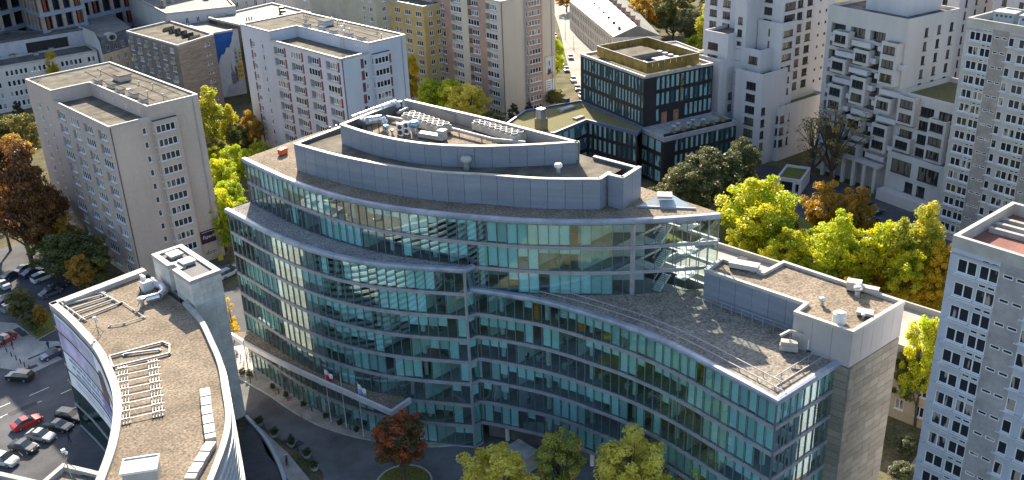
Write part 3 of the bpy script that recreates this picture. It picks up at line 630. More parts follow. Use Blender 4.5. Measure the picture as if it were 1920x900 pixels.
# entrance canopy
CAN = catmull([(60.6, 132.5), (60.9, 126), (61.6, 118), (62.6, 110.5), (63.8, 103), (65.0, 95.0)], 4)
pts = CAN+[(68.9, 95.6), (69.0, 96.8)]+[p for p in offset(A, -0.05)[::-1] if 97.5 < p[1] < 130.5]
m = MB(); m.prism(pts, 7.15, 7.45, 0, 1); part('canopy', m, [alu, gravel], OFF, O0)
m = MB(); m.sweep(CAN+[(68.9, 95.6)], [(0.05, 7.0), (0.05, 7.8), (-0.35, 7.8), (-0.35, 7.0)]); part('canopy_edge', m, mat('canopy_edge_grey', (0.56, 0.56, 0.57), 0.45, 0.08, 0.6), OFF, O0)
# ground storey under the right wing: recessed dark wall, garage mouth
m = MB(); cB = [(p[0]+2.2, p[1]) for p in B]; m.sweep(cB, [(0, 0), (0, 3.4), (-0.2, 3.4), (-0.2, 0)]); part('ground_wall', m, mat('ground_wall', (0.16, 0.155, 0.15), 0.85, 0.15), OFF, O0)
m = MB(); m.box(75.0, 77.5, 79.0, 83.0, 0, 2.6); part('ramp_wall', m, concrete, OFF, O0)
# stone stair tower at the end of the right wing
SZ = 24.7; TZ = 29.0
foot = [(91.3, 43.2), (101.7, 42.4), (101.7, 58.5), (97.4, 58.7), (97.4, 64.8), (93.1, 64.4), (93.6, 50.6), (91.0, 50.4)]
m = MB(); m.prism(offset(foot, -0.14, True), 0, TZ-0.05, 0); part('tower_core', m, clad_back, OFF, O0)
_sl = {}
def slabs(p, q, z0, z1, w, h, mt, name, prob=1.0, t=0.10):
    L = math.hypot(q[0]-p[0], q[1]-p[1]); dx, dy = (q[0]-p[0])/L, (q[1]-p[1])/L; n = max(1, round(L/w)); r = max(1, round((z1-z0)/h)); ww, hh = L/n, (z1-z0)/r; a = math.atan2(dy, dx)
    key = (round(ww, 2), round(hh, 2), mt.name)
    if key not in _sl: b = MB(); b.box(-ww/2+0.02, ww/2-0.02, -t, t, 0.025, hh-0.025); _sl[key] = b.mesh(name, mt)
    for j in range(r):
        for i in range(n):
            jit = rr.uniform(0, 0.02); put(name, _sl[key], OFF, (p[0]+dx*ww*(i+0.5)-dy*(0.1+jit)-80, p[1]+dy*ww*(i+0.5)+dx*(0.1+jit)-90, z0+hh*j), a)
slabs(foot[0], foot[1], 0.5, SZ-0.1, 1.75, 0.95, stone, 'stone_slab')
slabs((92.0, 43.15), foot[0], 0.5, SZ-0.1, 0.9, 1.4, stone, 'stone_slab')
slabs((91.0, 50.4), foot[0], 0.5, SZ-0.1, 7.2, 0.95, stone, 'stone_slab')
lilac = mat('lilac_panel', (0.36, 0.34, 0.335), 0.6, 0.05, 0.3, objvar=0.04)
slabs(foot[0], foot[1], SZ, TZ, 2.1, 4.4, lilac, 'panel'); slabs(foot[7], foot[0], SZ, TZ, 2.4, 4.4, lilac, 'panel'); slabs(foot[5], foot[6], SZ+0.2, TZ, 2.3, 4.2, clad, 'panel')
slabs(foot[6], foot[7], SZ+0.2, TZ, 2.6, 4.2, lilac, 'panel')
m = MB(); m.poly([(p[0], p[1], TZ-0.02) for p in offset(foot, -0.4, True)]); part('tower_roof', m, gravel, OFF, O0)
m = MB(); m.sweep(foot, [(0.06, TZ), (0.06, TZ+0.42), (-0.42, TZ+0.42), (-0.42, TZ)], closed=True); part('coping', m, whitecap, OFF, O0)
m = MB(); m.sweep([(92.6, 64.2), (92.9, 52)], [(0, 25.9), (0, 25.98), (-0.06, 25.98), (-0.06, 25.9)]); m.sweep([(92.6, 64.2), (92.9, 52)], [(0, 25.4), (0, 25.46), (-0.06, 25.46), (-0.06, 25.4)])
for i in range(9): m.box(92.55, 92.65, 64.2-i*1.5, 64.28-i*1.5, 24.85, 25.95)
part('guard_rail', m, gutter_m, OFF, O0)
# ------------------------------------------------------------------ the low curved office with the gravel roof
LO = thing('curved_office', 'low curved office with a bare gravel roof, white rim and stone stair tower', 'office building', (42, 112, 0)); L0 = (42, 112, 0)
LZ = 21.0
lc = catmull([(36.9, 135.6), (36.9, 130), (36.6, 124.6), (36.1, 118.5), (35.0, 112.7), (32.8, 104.9), (28.8, 96.9), (24.0, 90.0)], 5)
rc = catmull([(50.6, 121.5), (49.6, 115.0), (47.7, 108.5), (45.9, 103.0), (43.7, 98.0), (39.7, 89.9), (33.6, 82.6), (28, 77)], 5)
outer = resample(lc, 1.5); right = resample(rc, 1.5)
loop = outer+right[::-1]+[(50.9, 136.6)]
m = MB(); m.poly([(p[0], p[1], LZ-0.35) for p in offset(loop, -0.5, True)]); part('roof', m, gravel, LO, L0)
cap = mat('pale_rim', (0.38, 0.365, 0.335), 0.7, 0.1, 0.8, fine=0.05)
m = MB(); m.sweep(outer, [(0.1, LZ-0.8), (0.1, LZ+0.12), (-0.85, LZ+0.12), (-0.85, LZ-0.4), (-0.2, LZ-0.8)]); part('roof_rim', m, cap, LO, L0)
m = MB(); m.sweep(right[::-1], [(0.1, LZ-0.8), (0.1, LZ+0.12), (-0.6, LZ+0.12), (-0.6, LZ-0.4), (-0.2, LZ-0.8)]); part('roof_rim', m, cap, LO, L0)
m = MB(); m.sweep([(51.2, 136.6), (36.9, 135.6)], [(0.1, LZ-0.8), (0.1, LZ+0.12), (-0.8, LZ+0.12), (-0.8, LZ-0.4)]); m.sweep([(51, 135.2), (38.5, 134.3)], [(0.1, LZ-0.4), (0.1, LZ+0.35), (-0.4, LZ+0.35), (-0.4, LZ-0.4)]); part('roof_rim', m, cap, LO, L0)
# left glass front with the banner, lower storeys dark green glass
dk = glass_mat('green_glass', (0.45, 0.68, 0.64), 0.07, 1.5)
lv = [0.3, 4.3, 8.0, 11.2, 14.4, 17.4, 20.2]
pm = {}
for k in range(6):
    for p, q in zip(outer[:-1], outer[1:]):
        w = math.hypot(q[0]-p[0], q[1]-p[1]); h = lv[k+1]-lv[k]-0.25; key = (round(w, 2), round(h, 2))
        if key not in pm: b = MB(); b.box(-w/2+0.02, w/2-0.02, 0, 0.03, 0, h); pm[key] = b.mesh('pane', dk)
        put('pane', pm[key], LO, ((p[0]+q[0])/2-42, (p[1]+q[1])/2-112, lv[k]+0.1), math.atan2(q[1]-p[1], q[0]-p[0]))
for z in lv:
    m = MB(); m.sweep(outer, [(0.10, z-0.15), (0.10, z+0.10), (-0.1, z+0.10), (-0.1, z-0.15)]); part('floor_band', m, alu, LO, L0)
for z in lv[:-1]:
    m = MB(); m.prism(offset(outer, -0.15)+[(p[0]+6, p[1]) for p in outer[::-1]], z-0.3, z-0.05, 1, 0); part('floor_slab', m, [carpet, ceiling_m], LO, L0)
m = MB(); m.sweep([(p[0]+6, p[1]) for p in outer], [(0, 0), (0, 20.5), (-0.2, 20.5), (-0.2, 0)]); part('core_wall', m, inner_wall, LO, L0)
# right front: white louvres in curved bands
lou = mat('white_louvre', (0.62, 0.62, 0.60), 0.5, 0.06, 0.6)
m = MB(); m.sweep(right[::-1], [(-0.5, 0), (-0.5, 20.4), (-0.8, 20.4), (-0.8, 0)]); part('wall', m, mat('shaded_glass', (0.05, 0.08, 0.085), 0.15, 0.1), LO, L0)
for i in range(17):
    z = 2.2+i*1.08; m = MB(); m.sweep(right[::-1], [(0.25, z), (0.25, z+0.42), (-0.1, z+0.42), (-0.1, z)]); part('louvre', m, lou, LO, L0)
m = MB(); m.quad((36.9, 135.7, 0), (51.2, 136.7, 0), (51.2, 136.7, 20.9), (36.9, 135.7, 20.9)); m.quad((51.2, 136.7, 0), (51.0, 121, 0), (51.0, 121, 20.9), (51.2, 136.7, 20.9)); part('wall', m, cap, LO, L0)
# stair tower
tw = [(50.75, 119.5), (55.5, 119.6), (55.9, 132.0), (51.2, 132.0), (51.0, 126.6), (51.9, 126.4), (51.9, 124.9), (50.9, 124.8)]
stone_pale = mat('pale_stone', (0.58, 0.555, 0.51), 0.85, 0.10, 0.6, objvar=0.06, fine=0.06, fscale=3)
m = MB(); m.prism(offset(tw, -0.13, True), 0, 24.6, 0); part('tower_core', m, clad_back, LO, L0)
def lslabs(p, q, z0, z1, w, h):
    L = math.hypot(q[0]-p[0], q[1]-p[1]); dx, dy = (q[0]-p[0])/L, (q[1]-p[1])/L; n = max(1, round(L/w)); r = max(1, round((z1-z0)/h)); ww, hh = L/n, (z1-z0)/r; a = math.atan2(dy, dx); key = ('lo', round(ww, 2), round(hh, 2))
    if key not in _sl: b = MB(); b.box(-ww/2+0.012, ww/2-0.012, -0.09, 0.09, 0.012, hh-0.012); _sl[key] = b.mesh('stone_slab', stone_pale)
    for j in range(r):
        for i in range(n): put('stone_slab', _sl[key], LO, (p[0]+dx*ww*(i+0.5)-dy*0.1-42, p[1]+dy*ww*(i+0.5)+dx*0.1-112, z0+hh*j), a)
lslabs(tw[0], tw[1], 0.3, 24.6, 1.6, 1.25); lslabs(tw[7], tw[0], 20.6, 24.6, 1.75, 0.8); lslabs(tw[3], tw[4], 20.6, 24.6, 1.8, 0.8); lslabs(tw[1], tw[2], 0.3, 24.6, 2.05, 1.6)
lslabs(tw[4], tw[5], 20.6, 24.6, 0.9, 0.8); lslabs(tw[5], tw[6], 20.6, 24.6, 1.5, 0.8); lslabs(tw[6], tw[7], 20.6, 24.6, 1.0, 0.8)
m = MB(); m.poly([(p[0], p[1], 24.35) for p in offset(tw, -0.5, True)]); part('tower_roof', m, gravel, LO, L0)
m = MB(); m.sweep(tw, [(0.08, 24.3), (0.08, 24.85), (-0.75, 24.85), (-0.75, 24.3)], closed=True); part('coping', m, cap, LO, L0)
for x, y in ((53.4, 129.2), (53.5, 125.6)):
    m = MB(); m.box(x-0.85, x+0.85, y-0.85, y+0.85, 24.36, 24.9); m.box(x-1.0, x+1.0, y-1.0, y+1.0, 24.902, 25.15, 1); part('roof_hatch', m, [grey_paint, whitecap], LO, L0)
m = MB(); m.sweep(catmull([(50.6, 120.6), (51.2, 121.6), (52.0, 121.9)], 4), [(0.3, 20.8), (0.3, 21.3), (-0.4, 21.3), (-0.4, 20.8)]); part('rim_end', m, cap, LO, L0)
# banner across the upper storeys of the left front
def banner():
    lil = mat('banner_lilac', (0.56, 0.50, 0.68), 0.7, 0.25, 0.25); pal = mat('banner_pale', (0.80, 0.80, 0.84), 0.7, 0.06, 0.4); ink = mat('banner_ink', (0.25, 0.33, 0.48), 0.7, 0.1); skin = mat('banner_brown', (0.20, 0.12, 0.09), 0.7, 0.15); vio = mat('banner_violet', (0.34, 0.24, 0.52), 0.7, 0.15)
    t = thing('advertising_banner', 'large pale lilac advertising banner on the curved glass front above the street', 'banner', (37, 130, 0)); o = (37, 130, 0)
    cv = [p for p in outer if 102 < p[1] < 134.9]
    m = MB(); m.sweep(cv, [(0.26, 8.2), (0.26, 20.1), (0.20, 20.1), (0.20, 8.2)]); part('sheet', m, pal, t, o)
    n = len(cv)
    def patch(a, b, z0, z1, mt, name, off=0.27):
        i0, i1 = int(a*(n-1)), max(int(a*(n-1))+1, int(b*(n-1))); m = MB(); m.sweep(cv[i0:i1+1], [(off+0.02, z0), (off+0.02, z1), (off, z1), (off, z0)]); part(name, m, mt, t, o)
    patch(0.02, 0.36, 14.3, 19.8, lil, 'printed_field'); patch(0.50, 0.86, 11.6, 14.6, vio, 'printed_shoulder'); patch(0.36, 0.5, 14.3, 19.9, mat('banner_grey', (0.5, 0.5, 0.57), 0.7, 0.1), 'printed_field')
    c = resample(cv, n=120); m = MB(); N = normals(c); pts = []
    for i in range(24):
        th = 2*math.pi*i/24; k = min(119, max(0, int(120*(0.58+0.075*math.cos(th))))); pts.append((c[k][0]+N[k][0]*0.31, c[k][1]+N[k][1]*0.31, 16.4+2.5*math.sin(th)))
    m.poly(pts[::-1]); part('printed_head', m, skin, t, o)
    for r, z in enumerate((13.2, 12.3, 11.4)):
        i = 0.06+0.03*r
        while i < 0.62-0.05*r:
            w = RND.uniform(0.02, 0.07); k0, k1 = int(i*119), int((i+w)*119)+1; m = MB(); m.sweep(c[k0:k1+1], [(0.29, z), (0.29, z+0.45), (0.27, z+0.45), (0.27, z)]); part('printed_line', m, ink, t, o); i += w+0.02
    for r, z in enumerate((9.9, 9.3)):
        k0, k1 = 10, 70-r*20; m = MB(); m.sweep(c[k0:k1], [(0.29, z), (0.29, z+0.14), (0.27, z+0.14), (0.27, z)]); part('printed_line', m, ink, t, o)
    for z in (11.05, 14.3, 17.4):
        m = MB(); m.sweep(cv, [(0.36, z-0.06), (0.36, z+0.06), (0.265, z+0.06), (0.265, z-0.06)]); part('seam', m, dark_metal, t, o)
banner()
# rooftop racks, channels and masts
steel = mat('galvanised_steel', (0.33, 0.33, 0.33), 0.45, 0.12, 2, metal=0.6)
def rack(x0, y0, x1, y1, rows, label, rot=0.0):
    t = thing('pipe_rack', label, 'pipe rack', (x0, y0, LZ-0.35), rot); L = math.hypot(x1-x0, y1-y0)
    for s in (0.0, 3.6):
        for i in range(4):
            m = MB(); m.beam((s+i*0.35, 0, 0.25), (s+i*0.35, -L, 0.25), 0.06, 0.06); part('runner', m, steel, t)
    for r in range(rows):
        y = -L*(r+0.5)/rows; m = MB(); m.beam((-0.3, y, 0.36), (5.0, y, 0.36), 0.10, 0.08); m.box(0, 1.1, y-0.09, y+0.09, 0.42, 0.48); m.box(3.6, 4.7, y-0.09, y+0.09, 0.42, 0.48); part('cross_bar', m, steel, t)
    m = MB()
    for s in (0.0, 1.05, 3.6, 4.65):
        for y in (-0.3, -L*0.5, -L+0.3): m.box(s-0.06, s+0.06, y-0.06, y+0.06, 0, 0.24)
    part('feet', m, black, t)
p0 = at(222, 690, LZ-0.3); p1 = at(226, 800, LZ-0.3)
rack(p0.x, p0.y, p1.x, p1.y, 8, 'long steel pipe rack with many cross bars on the gravel roof', math.atan2(p0.x-p1.x, -(p0.y-p1.y))+math.pi)
def pipes(pts_list, label, r=0.11, name='roof_pipe', mt=None):
    p = at(*pts_list[0][0], LZ-0.2); t = thing(name, label, 'pipe', (p.x, p.y, LZ-0.35))
    for pts in pts_list:
        q = [at(x, y, LZ-0.1) for x, y in pts]; m = MB(); m.path([(v.x-p.x, v.y-p.y, 0.24) for v in q], r, 6)
        for v in q: m.box(v.x-p.x-0.15, v.x-p.x+0.15, v.y-p.y-0.15, v.y-p.y+0.15, 0, 0.2)
        part('pipe', m, mt or steel, t)
    return t
pipes([[(205, 668), (305, 641), (318, 646), (318, 662), (212, 688), (205, 668)], [(232, 664), (300, 655)]], 'rectangular loop of steel pipe above the long rack on gravel roof', 0.14)
pipes([[(112, 566), (150, 552), (196, 548)], [(118, 573), (190, 553)], [(128, 581), (205, 556)], [(138, 588), (212, 562)], [(150, 598), (225, 568)], [(112, 566), (160, 600)], [(185, 546), (225, 568)]], 'cluster of parallel white pipes in the corner of the gravel roof', 0.13, mt=whitecap)
pipes([[(228, 565), (250, 580), (270, 594), (232, 606), (205, 610)]], 'thin bent conduit lying across the gravel roof', 0.07, mt=whitecap)
def cover_channel(pts, label):
    p = at(*pts[0], LZ-0.3); t = thing('duct_channel', label, 'duct', (p.x, p.y, LZ-0.35)); q = [at(x, y, LZ+0.2)-p for x, y in pts]; q = [(v.x, v.y) for v in q]
    c = resample(q, 0.95); k = 0
    for a, b in zip(c[:-1], c[1:]):
        m = MB(); d = Vector((b[0]-a[0], b[1]-a[1], 0)).normalized()*0.02; d *= 2.2; h_ = 0.62+0.08*(k % 2); k += 1; m.beam((a[0]+d.x, a[1]+d.y, h_/2), (b[0]-d.x, b[1]-d.y, h_/2), 1.15, h_); part('cover_plate', m, whitecap, t)
cover_channel([(384, 728), (388, 770), (395, 822)], 'straight run of white duct covers near the right rim'); cover_channel([(396, 828), (376, 862), (355, 898)], 'bent run of white duct covers leading to the roof cabin')
def tripod(px, py, z, h, label):
    p = at(px, py, z); t = thing('weather_mast', label, 'mast', (p.x, p.y, z))
    m = MB(); m.tube((0, 0, 0), (0, 0, h), 0.05, n=6); part('pole', m, steel, t)
    for a in (0.4, 2.5, 4.6): m = MB(); m.tube((0.9*math.cos(a), 0.9*math.sin(a), 0), (0, 0, h*0.55), 0.04, n=5); part('leg', m, steel, t)
    m = MB(); m.box(-0.2, 0.2, -0.15, 0.15, h, h+0.35); m.lathe((0.25, 0, h-0.4), [(0.13, 0), (0.16, 0.2), (0.05, 0.35)], 8); part('sensor', m, white_paint, t)
tripod(185, 628, LZ-0.35, 2.4, 'thin black aerial on a tripod beside the white roof rim')
tripod(130, 888, 20.2, 2.8, 'white weather instrument on a tripod above the bottom parapet')
# fan and duct group at the foot of the stair tower
def duct_group():
    p = at(285, 555, LZ-0.3); t = thing('air_handler', 'silver bent air duct and fan at the foot of the stone stair tower', 'air duct', (p.x, p.y, LZ-0.35))
    m = MB(); m.path([(-1.6, -1.6, 0.7), (0.2, -2.0, 0.7), (1.5, -1.2, 0.7), (1.9, 0.6, 0.7), (1.6, 2.0, 0.8), (1.7, 3.0, 0.9)], 0.55, 10); part('duct', m, zinc, t)
    m = MB(); m.lathe((-2.3, -1.9, 0), [(0.3, 0), (0.3, 0.9), (0.6, 1.0), (0.62, 1.35), (0.2, 1.5)], 10); part('fan', m, zinc, t)
    m = MB(); m.box(-0.2, 1.2, 2.0, 3.0, 0, 1.4); m.box(0.4, 0.8, 3.0, 4.2, 0.2, 1.9); part('cabinet', m, white_paint, t)
    m = MB(); m.tube((-1.1, 1.0, 0), (-1.1, 1.0, 1.7), 0.08, n=6); m.lathe((-1.1, 1.0, 0), [(0.7, 0), (0.1, 0.8)], 6); part('vent', m, dark_metal, t)
duct_group()
# roof cabin and the neighbouring low roof at the bottom edge
def cabin():
    p = at(268, 895, LZ); t = thing('roof_cabin', 'white plank-covered roof cabin with sloping top on the gravel roof', 'roof cabin', (p.x, p.y, LZ-0.35), rad(-32))
    w, d, h = 3.4, 2.4, 1.9; m = MB(); m.box(-w/2, w/2, -d/2, d/2, 0, h); part('wall', m, whitecap, t)
    for i in range(5):
        y0 = -d/2-0.05+(d+0.1)*i/5; m = MB(); m.box(-w/2-0.08, w/2+0.08, y0+0.015, y0+(d+0.1)/5-0.015, h+0.005, h+0.10); part('plank', m, whitecap, t)
    m = MB(); m.sweep([(-w/2-0.1, -d/2-0.1), (w/2+0.1, -d/2-0.1), (w/2+0.1, d/2+0.1), (-w/2-0.1, d/2+0.1)], [(0.05, h-0.05), (0.05, h+0.22), (-0.1, h+0.22), (-0.1, h-0.05)], closed=True); part('trim', m, white_paint, t)
cabin()
def low_roof():
    P = [at(*q, 20.2) for q in ((-60, 905), (0, 884), (78, 902), (118, 868), (170, 880), (235, 897), (330, 915), (300, 1060), (-40, 1060))]
    o = (P[3].x, P[3].y, 0); t = thing('flat_roof_annex', 'flat-roofed annex with angular white parapet below the curved office roof', 'building', o)
    pts = [(p.x-o[0], p.y-o[1]) for p in P][::-1]
    m = MB(); m.prism(pts, 0, 19.6, 0, 1, False); part('body', m, [cap, gravel], t)
    m = MB(); m.sweep(pts, [(0, 19.0), (0, 20.2), (-0.55, 20.2), (-0.55, 19.0)], closed=True); part('parapet', m, cap, t)
    q = at(165, 890, 19.8)
    for i in range(4):
        m = MB(); m.box(q.x-o[0]+i*0.95-1.2, q.x-o[0]+i*0.95-0.3, q.y-o[1]-0.8-i*0.3, q.y-o[1]+0.5-i*0.3, 19.61, 19.75); part('roof_slab', m, felt, t)
low_roof()
# ------------------------------------------------------------------ housing towers
beige = mat('beige_render', (0.50, 0.42, 0.36), 0.92, 0.08, 0.10, stretch=(1, 1, 0.35), fine=0.04, fscale=1.5, streak=0.07)
beige_pink = mat('pinkish_render', (0.49, 0.40, 0.35), 0.92, 0.07, 0.10, stretch=(1, 1, 0.35), fine=0.04, fscale=1.5, streak=0.07)
LT = tower('housing_tower', 'beige eleven-storey housing tower with bay windows, beside the car park', 'apartment tower', (64.6, 174.5), 0, 18, 39.5, 34.0, 32.0, beige_pink, beige, None, 11, 2.75, 29.6, 13.5)
lilac_r = mat('pale_lilac_render', (0.50, 0.51, 0.57), 0.92, 0.07, 0.12, stretch=(1, 1, 0.3), fine=0.03, streak=0.06)
lilac_s = mat('pale_blue_render', (0.48, 0.51, 0.57), 0.92, 0.06, 0.12, stretch=(1, 1, 0.3), fine=0.03, streak=0.06)
redp = mat('dark_red_panel', (0.16, 0.045, 0.05), 0.7, 0.15)
GT = tower('housing_tower', 'pale lilac housing tower with dark red panels beside its windows', 'apartment tower', (120.9, 182.4), 0, 18.4, 43, 34.0, 32.0, lilac_r, lilac_s, None, 11, 2.75, 29.8, 13.5, redpanel=redp)
sand = mat('sand_render', (0.52, 0.45, 0.35), 0.92, 0.07, 0.12, stretch=(1, 1, 0.3), fine=0.03, streak=0.06)
sand_s = mat('sand_render_side', (0.52, 0.45, 0.36), 0.92, 0.06, 0.12, stretch=(1, 1, 0.3), fine=0.03, streak=0.06)
russet = mat('russet_render', (0.37, 0.24, 0.18), 0.92, 0.08, 0.2)
BT = tower('housing_tower', 'sand-coloured housing tower with russet window bands and a poster at its foot', 'apartment tower', (181.6, 195.1), rad(-4), 19.5, 44, 35.2, 33.4, sand, sand_s, russet, 12, 2.68, 31.4, 12, bandslots=(0, 2), inset=7.0)
# lettered sign and scrawl on the first tower
def text_obj(name, body, size, mt, parent, loc, rot, extrude=0.01, align='LEFT', shear=0.0):
    c = bpy.data.curves.new(name, 'FONT'); c.body = body; c.size = size; c.extrude = extrude; c.shear = shear; c.align_x = align
    tmp = bpy.data.objects.new(name+'_tmp', c); COL.objects.link(tmp); dg = bpy.context.evaluated_depsgraph_get(); me = bpy.data.meshes.new_from_object(tmp.evaluated_get(dg)); bpy.data.objects.remove(tmp)
    me.materials.clear(); me.materials.append(mt); o = bpy.data.objects.new(name, me); COL.objects.link(o); o.location = loc; o.rotation_euler = rot
    if parent: o.parent = parent; KIDS.setdefault(parent.name, []).append(o)
    return o
sg = thing('wall_sign', 'dark purple sign with white script low on the beige tower wall', 'sign', (64.6+15.2, 174.5, 0))
m = MB(); m.box(-1.75, 1.75, -0.12, -0.004, 3.9, 6.6); part('board', m, mat('sign_plum', (0.045, 0.02, 0.05), 0.6, 0.25, 1.2), sg)
text_obj('lettering', 'Esperlud', 0.95, white_paint, sg, (-1.45, -0.13, 4.95), (math.pi/2, 0, 0), shear=0.25)
m = MB(); m.box(-1.5, 1.5, -0.135, -0.122, 6.25, 6.38); part('small_print', m, mat('print_grey', (0.4, 0.38, 0.42), 0.7), sg)
gf = text_obj('graffiti', 'dom', 1.3, mat('dark_spray', (0.09, 0.05, 0.05), 0.9), LT, (13.9, -0.012, 1.4), (math.pi/2, 0, 0), 0.004, shear=0.2)
m = MB(); m.box(0, 1.0, -0.7, -0.15, 0, 1.3); put('bin', m.mesh('bin', mat('bin_yellow', (0.45, 0.36, 0.05), 0.6)), None, (80.3, 173.5, 0)); tag(bpy.data.objects['bin'], 'yellow bin at the foot of the beige tower corner', 'bin')
ps = thing('wall_poster', 'tall picture poster with white text panel on the sand-coloured tower', 'poster', (181.6, 195.1, 0), rad(-4))
m = MB(); m.box(15.4, 19.0, -0.06, -0.004, 3.5, 15.5); part('sheet', m, mat('poster_sand', (0.48, 0.38, 0.25), 0.8, 0.2, 0.4), ps)
m = MB(); m.box(15.5, 18.9, -0.09, -0.062, 10.6, 15.2); part('sky_field', m, mat('poster_grey', (0.55, 0.54, 0.52), 0.8, 0.1), ps)
m = MB(); m.box(15.6, 18.8, -0.09, -0.062, 5.2, 8.6); part('text_panel', m, white_paint, ps)
for i in range(4): m = MB(); m.box(15.9, 18.3-0.3*i, -0.105, -0.092, 7.9-0.6*i, 8.1-0.6*i); part('text_line', m, mat('print_blue', (0.15, 0.18, 0.35), 0.8), ps)
m = MB(); m.poly([(16.2, -0.1, 9.9), (17.9, -0.1, 10.3), (17.4, -0.1, 12.0), (16.9, -0.1, 11.4), (16.5, -0.1, 12.2)]); m.poly([(16.9, -0.1, 12.6), (17.3, -0.1, 12.6), (17.2, -0.1, 14.2), (16.8, -0.1, 13.9)]); part('dark_figure', m, mat('poster_dark', (0.06, 0.05, 0.08), 0.8), ps)

# ------------------------------------------------------------------ generic block
def quad_block(name, label, cat, pts, H, wallm, ops_by_edge, roofm=None, emats={}, frame=None, pane=None, slot=None, mats=None, par=0.5, group=None, capm=None, z0=0.0):
    o = pts[0]; t = thing(name, label, cat, (o[0], o[1], 0), 0, group); P = [(p[0]-o[0], p[1]-o[1]) for p in pts]; n = len(P)
    for i in range(n):
        L = math.hypot(P[(i+1) % n][0]-P[i][0], P[(i+1) % n][1]-P[i][1]); f = ops_by_edge.get(i)
        facade(t, P[i], P[(i+1) % n], z0, H, f(L) if f else [], [emats[i]] if i in emats else (mats or [wallm]), slot, frame=frame, pane=pane)
    flat(P, H-par, roofm or felt, t); ring(P, 0.35, H-par-0.05, H+0.08, capm or whitecap, t)
    if z0 > 0.1: m = MB(); m.poly([(p[0], p[1], z0) for p in P[::-1]]); part('underside', m, wallm, t)
    return t
def rows(z_top, pitch, n, u0, du, k, w, h, kind='w', panes=2, skip=None, jit=None):
    out = []
    for r in range(n):
        for c in range(k):
            if skip and skip(r, c): continue
            u = u0+du*c; z = z_top-pitch*r; out.append((u-w/2, u+w/2, z-h/2, z+h/2, kind, panes))
    return out
# slab blocks with the stepped window pattern (far right and near right)
def pattern(z_top, pitch, n, L, u_start=0.9, big3=True):
    o = []; M_ = 9.4
    for r in range(n):
        z = z_top-pitch*r; u = u_start; i = 0
        while u < L-1:
            o += [(u, u+2.1, z-0.80, z+0.78, 'w', 2), (u+2.35, u+4.35, z-0.80, z+0.78, 'w', 2), (u+2.45, u+3.3, z+1.0, z+1.42, 't', 1), (u+3.4, u+4.25, z+1.0, z+1.42, 't', 1)]
            o += [(u+4.75, u+5.8, z+0.16, z+0.62, 't', 1), (u+6.1, u+7.15, z+0.16, z+0.62, 't', 1), (u+7.5, u+8.5, z-0.80, z+0.78, 'w', 1)]; u += M_
    return o
def ledges(t, p, q, z_top, pitch, n, L, u_start=0.9):
    dx, dy = (q[0]-p[0])/L, (q[1]-p[1])/L; a = math.atan2(dy, dx); b = MB(); b.box(0, 4.75, -0.40, -0.004, 0.06, 0.26); me = b.mesh('ledge', mat('ledge_white', (0.50, 0.51, 0.53), 0.7, 0.08)); b = MB(); b.box(0, 2.2, -0.30, -0.004, 0, 0.16); me2 = b.mesh('ledge', MATS['ledge_white'])
    for r in range(n):
        u = u_start
        while u < L-1:
            put('ledge', me, t, (p[0]+dx*(u-0.25), p[1]+dy*(u-0.25), z_top-pitch*r-1.18), a)
            if u+9 < L: put('ledge', me2, t, (p[0]+dx*(u+7.0), p[1]+dy*(u+7.0), z_top-pitch*r-1.0), a)
            u += 9.4
def rot2(v, a): return (v[0]*math.cos(a)-v[1]*math.sin(a), v[0]*math.sin(a)+v[1]*math.cos(a))
def rect(corner, w, d, a):                         # near-left corner, width along x', depth along y'
    ex, ey = rot2((1, 0), a), rot2((0, 1), a); c = corner
    return [(c[0], c[1]), (c[0]+ex[0]*w, c[1]+ex[1]*w), (c[0]+ex[0]*w+ey[0]*d, c[1]+ex[1]*w+ey[1]*d), (c[0]+ey[0]*d, c[1]+ey[1]*d)]
blue_r = mat('blue_grey_render', (0.44, 0.47, 0.54), 0.9, 0.07, 0.25, fine=0.05, fscale=2, stretch=(1, 1, 0.4), streak=0.10)
lil_g = mat('grey_panel', (0.33, 0.315, 0.32), 0.9, 0.10, 0.4, fine=0.08, fscale=2, streak=0.12)
def pattern_slab(label, corner, L, depth, a, H, n, wallm, panelm, roofm, ztop_off=3.2, pitch=2.72, gap=0.9):
    ey = rot2((0, 1), a); far = (corner[0], corner[1]); near = (corner[0]-ey[0]*L, corner[1]-ey[1]*L); ex = rot2((1, 0), a)
    pts = [near, (near[0]+ex[0]*depth, near[1]+ex[1]*depth), (far[0]+ex[0]*depth, far[1]+ex[1]*depth), far]
    zt = H-ztop_off
    def sl(u, z):
        v = (u-0.9) % 9.4; return 1 if 4.45 < v < 7.35 else 0
    o = pts[0]; t = thing('slab_block', label, 'apartment block', (o[0], o[1], 0)); P = [(p[0]-o[0], p[1]-o[1]) for p in pts]
    facade(t, P[3], P[0], 0, H, pattern(zt, pitch, n, L-0.5), [wallm, panelm], sl)
    for i in (0, 1, 2): facade(t, P[i], P[i+1], 0, H, [], [wallm, panelm])
    ledges(t, P[3], P[0], zt, pitch, n, L-0.5)
    flat(P, H-1.2, roofm, t); ring(P, 0.45, H-1.25, H+0.1, whitecap, t)
    m = MB(); m.sweep([P[3], P[0]], [(0.12, H-1.9), (0.12, H-1.75), (0.003, H-1.75), (0.003, H-1.9)]); part('cornice', m, lil_g, t)
    return t, P, ex, ey
RTW, RP, rex, rey = pattern_slab('blue-grey slab block with a sunken red-brown roof, close to the stone tower', (97.2, 36.5), 46, 13, rad(-4), 41.0, 15, blue_r, lil_g, mat('red_brown_roof', (0.23, 0.10, 0.075), 0.9, 0.14, 0.3, fine=0.06), 3.0)
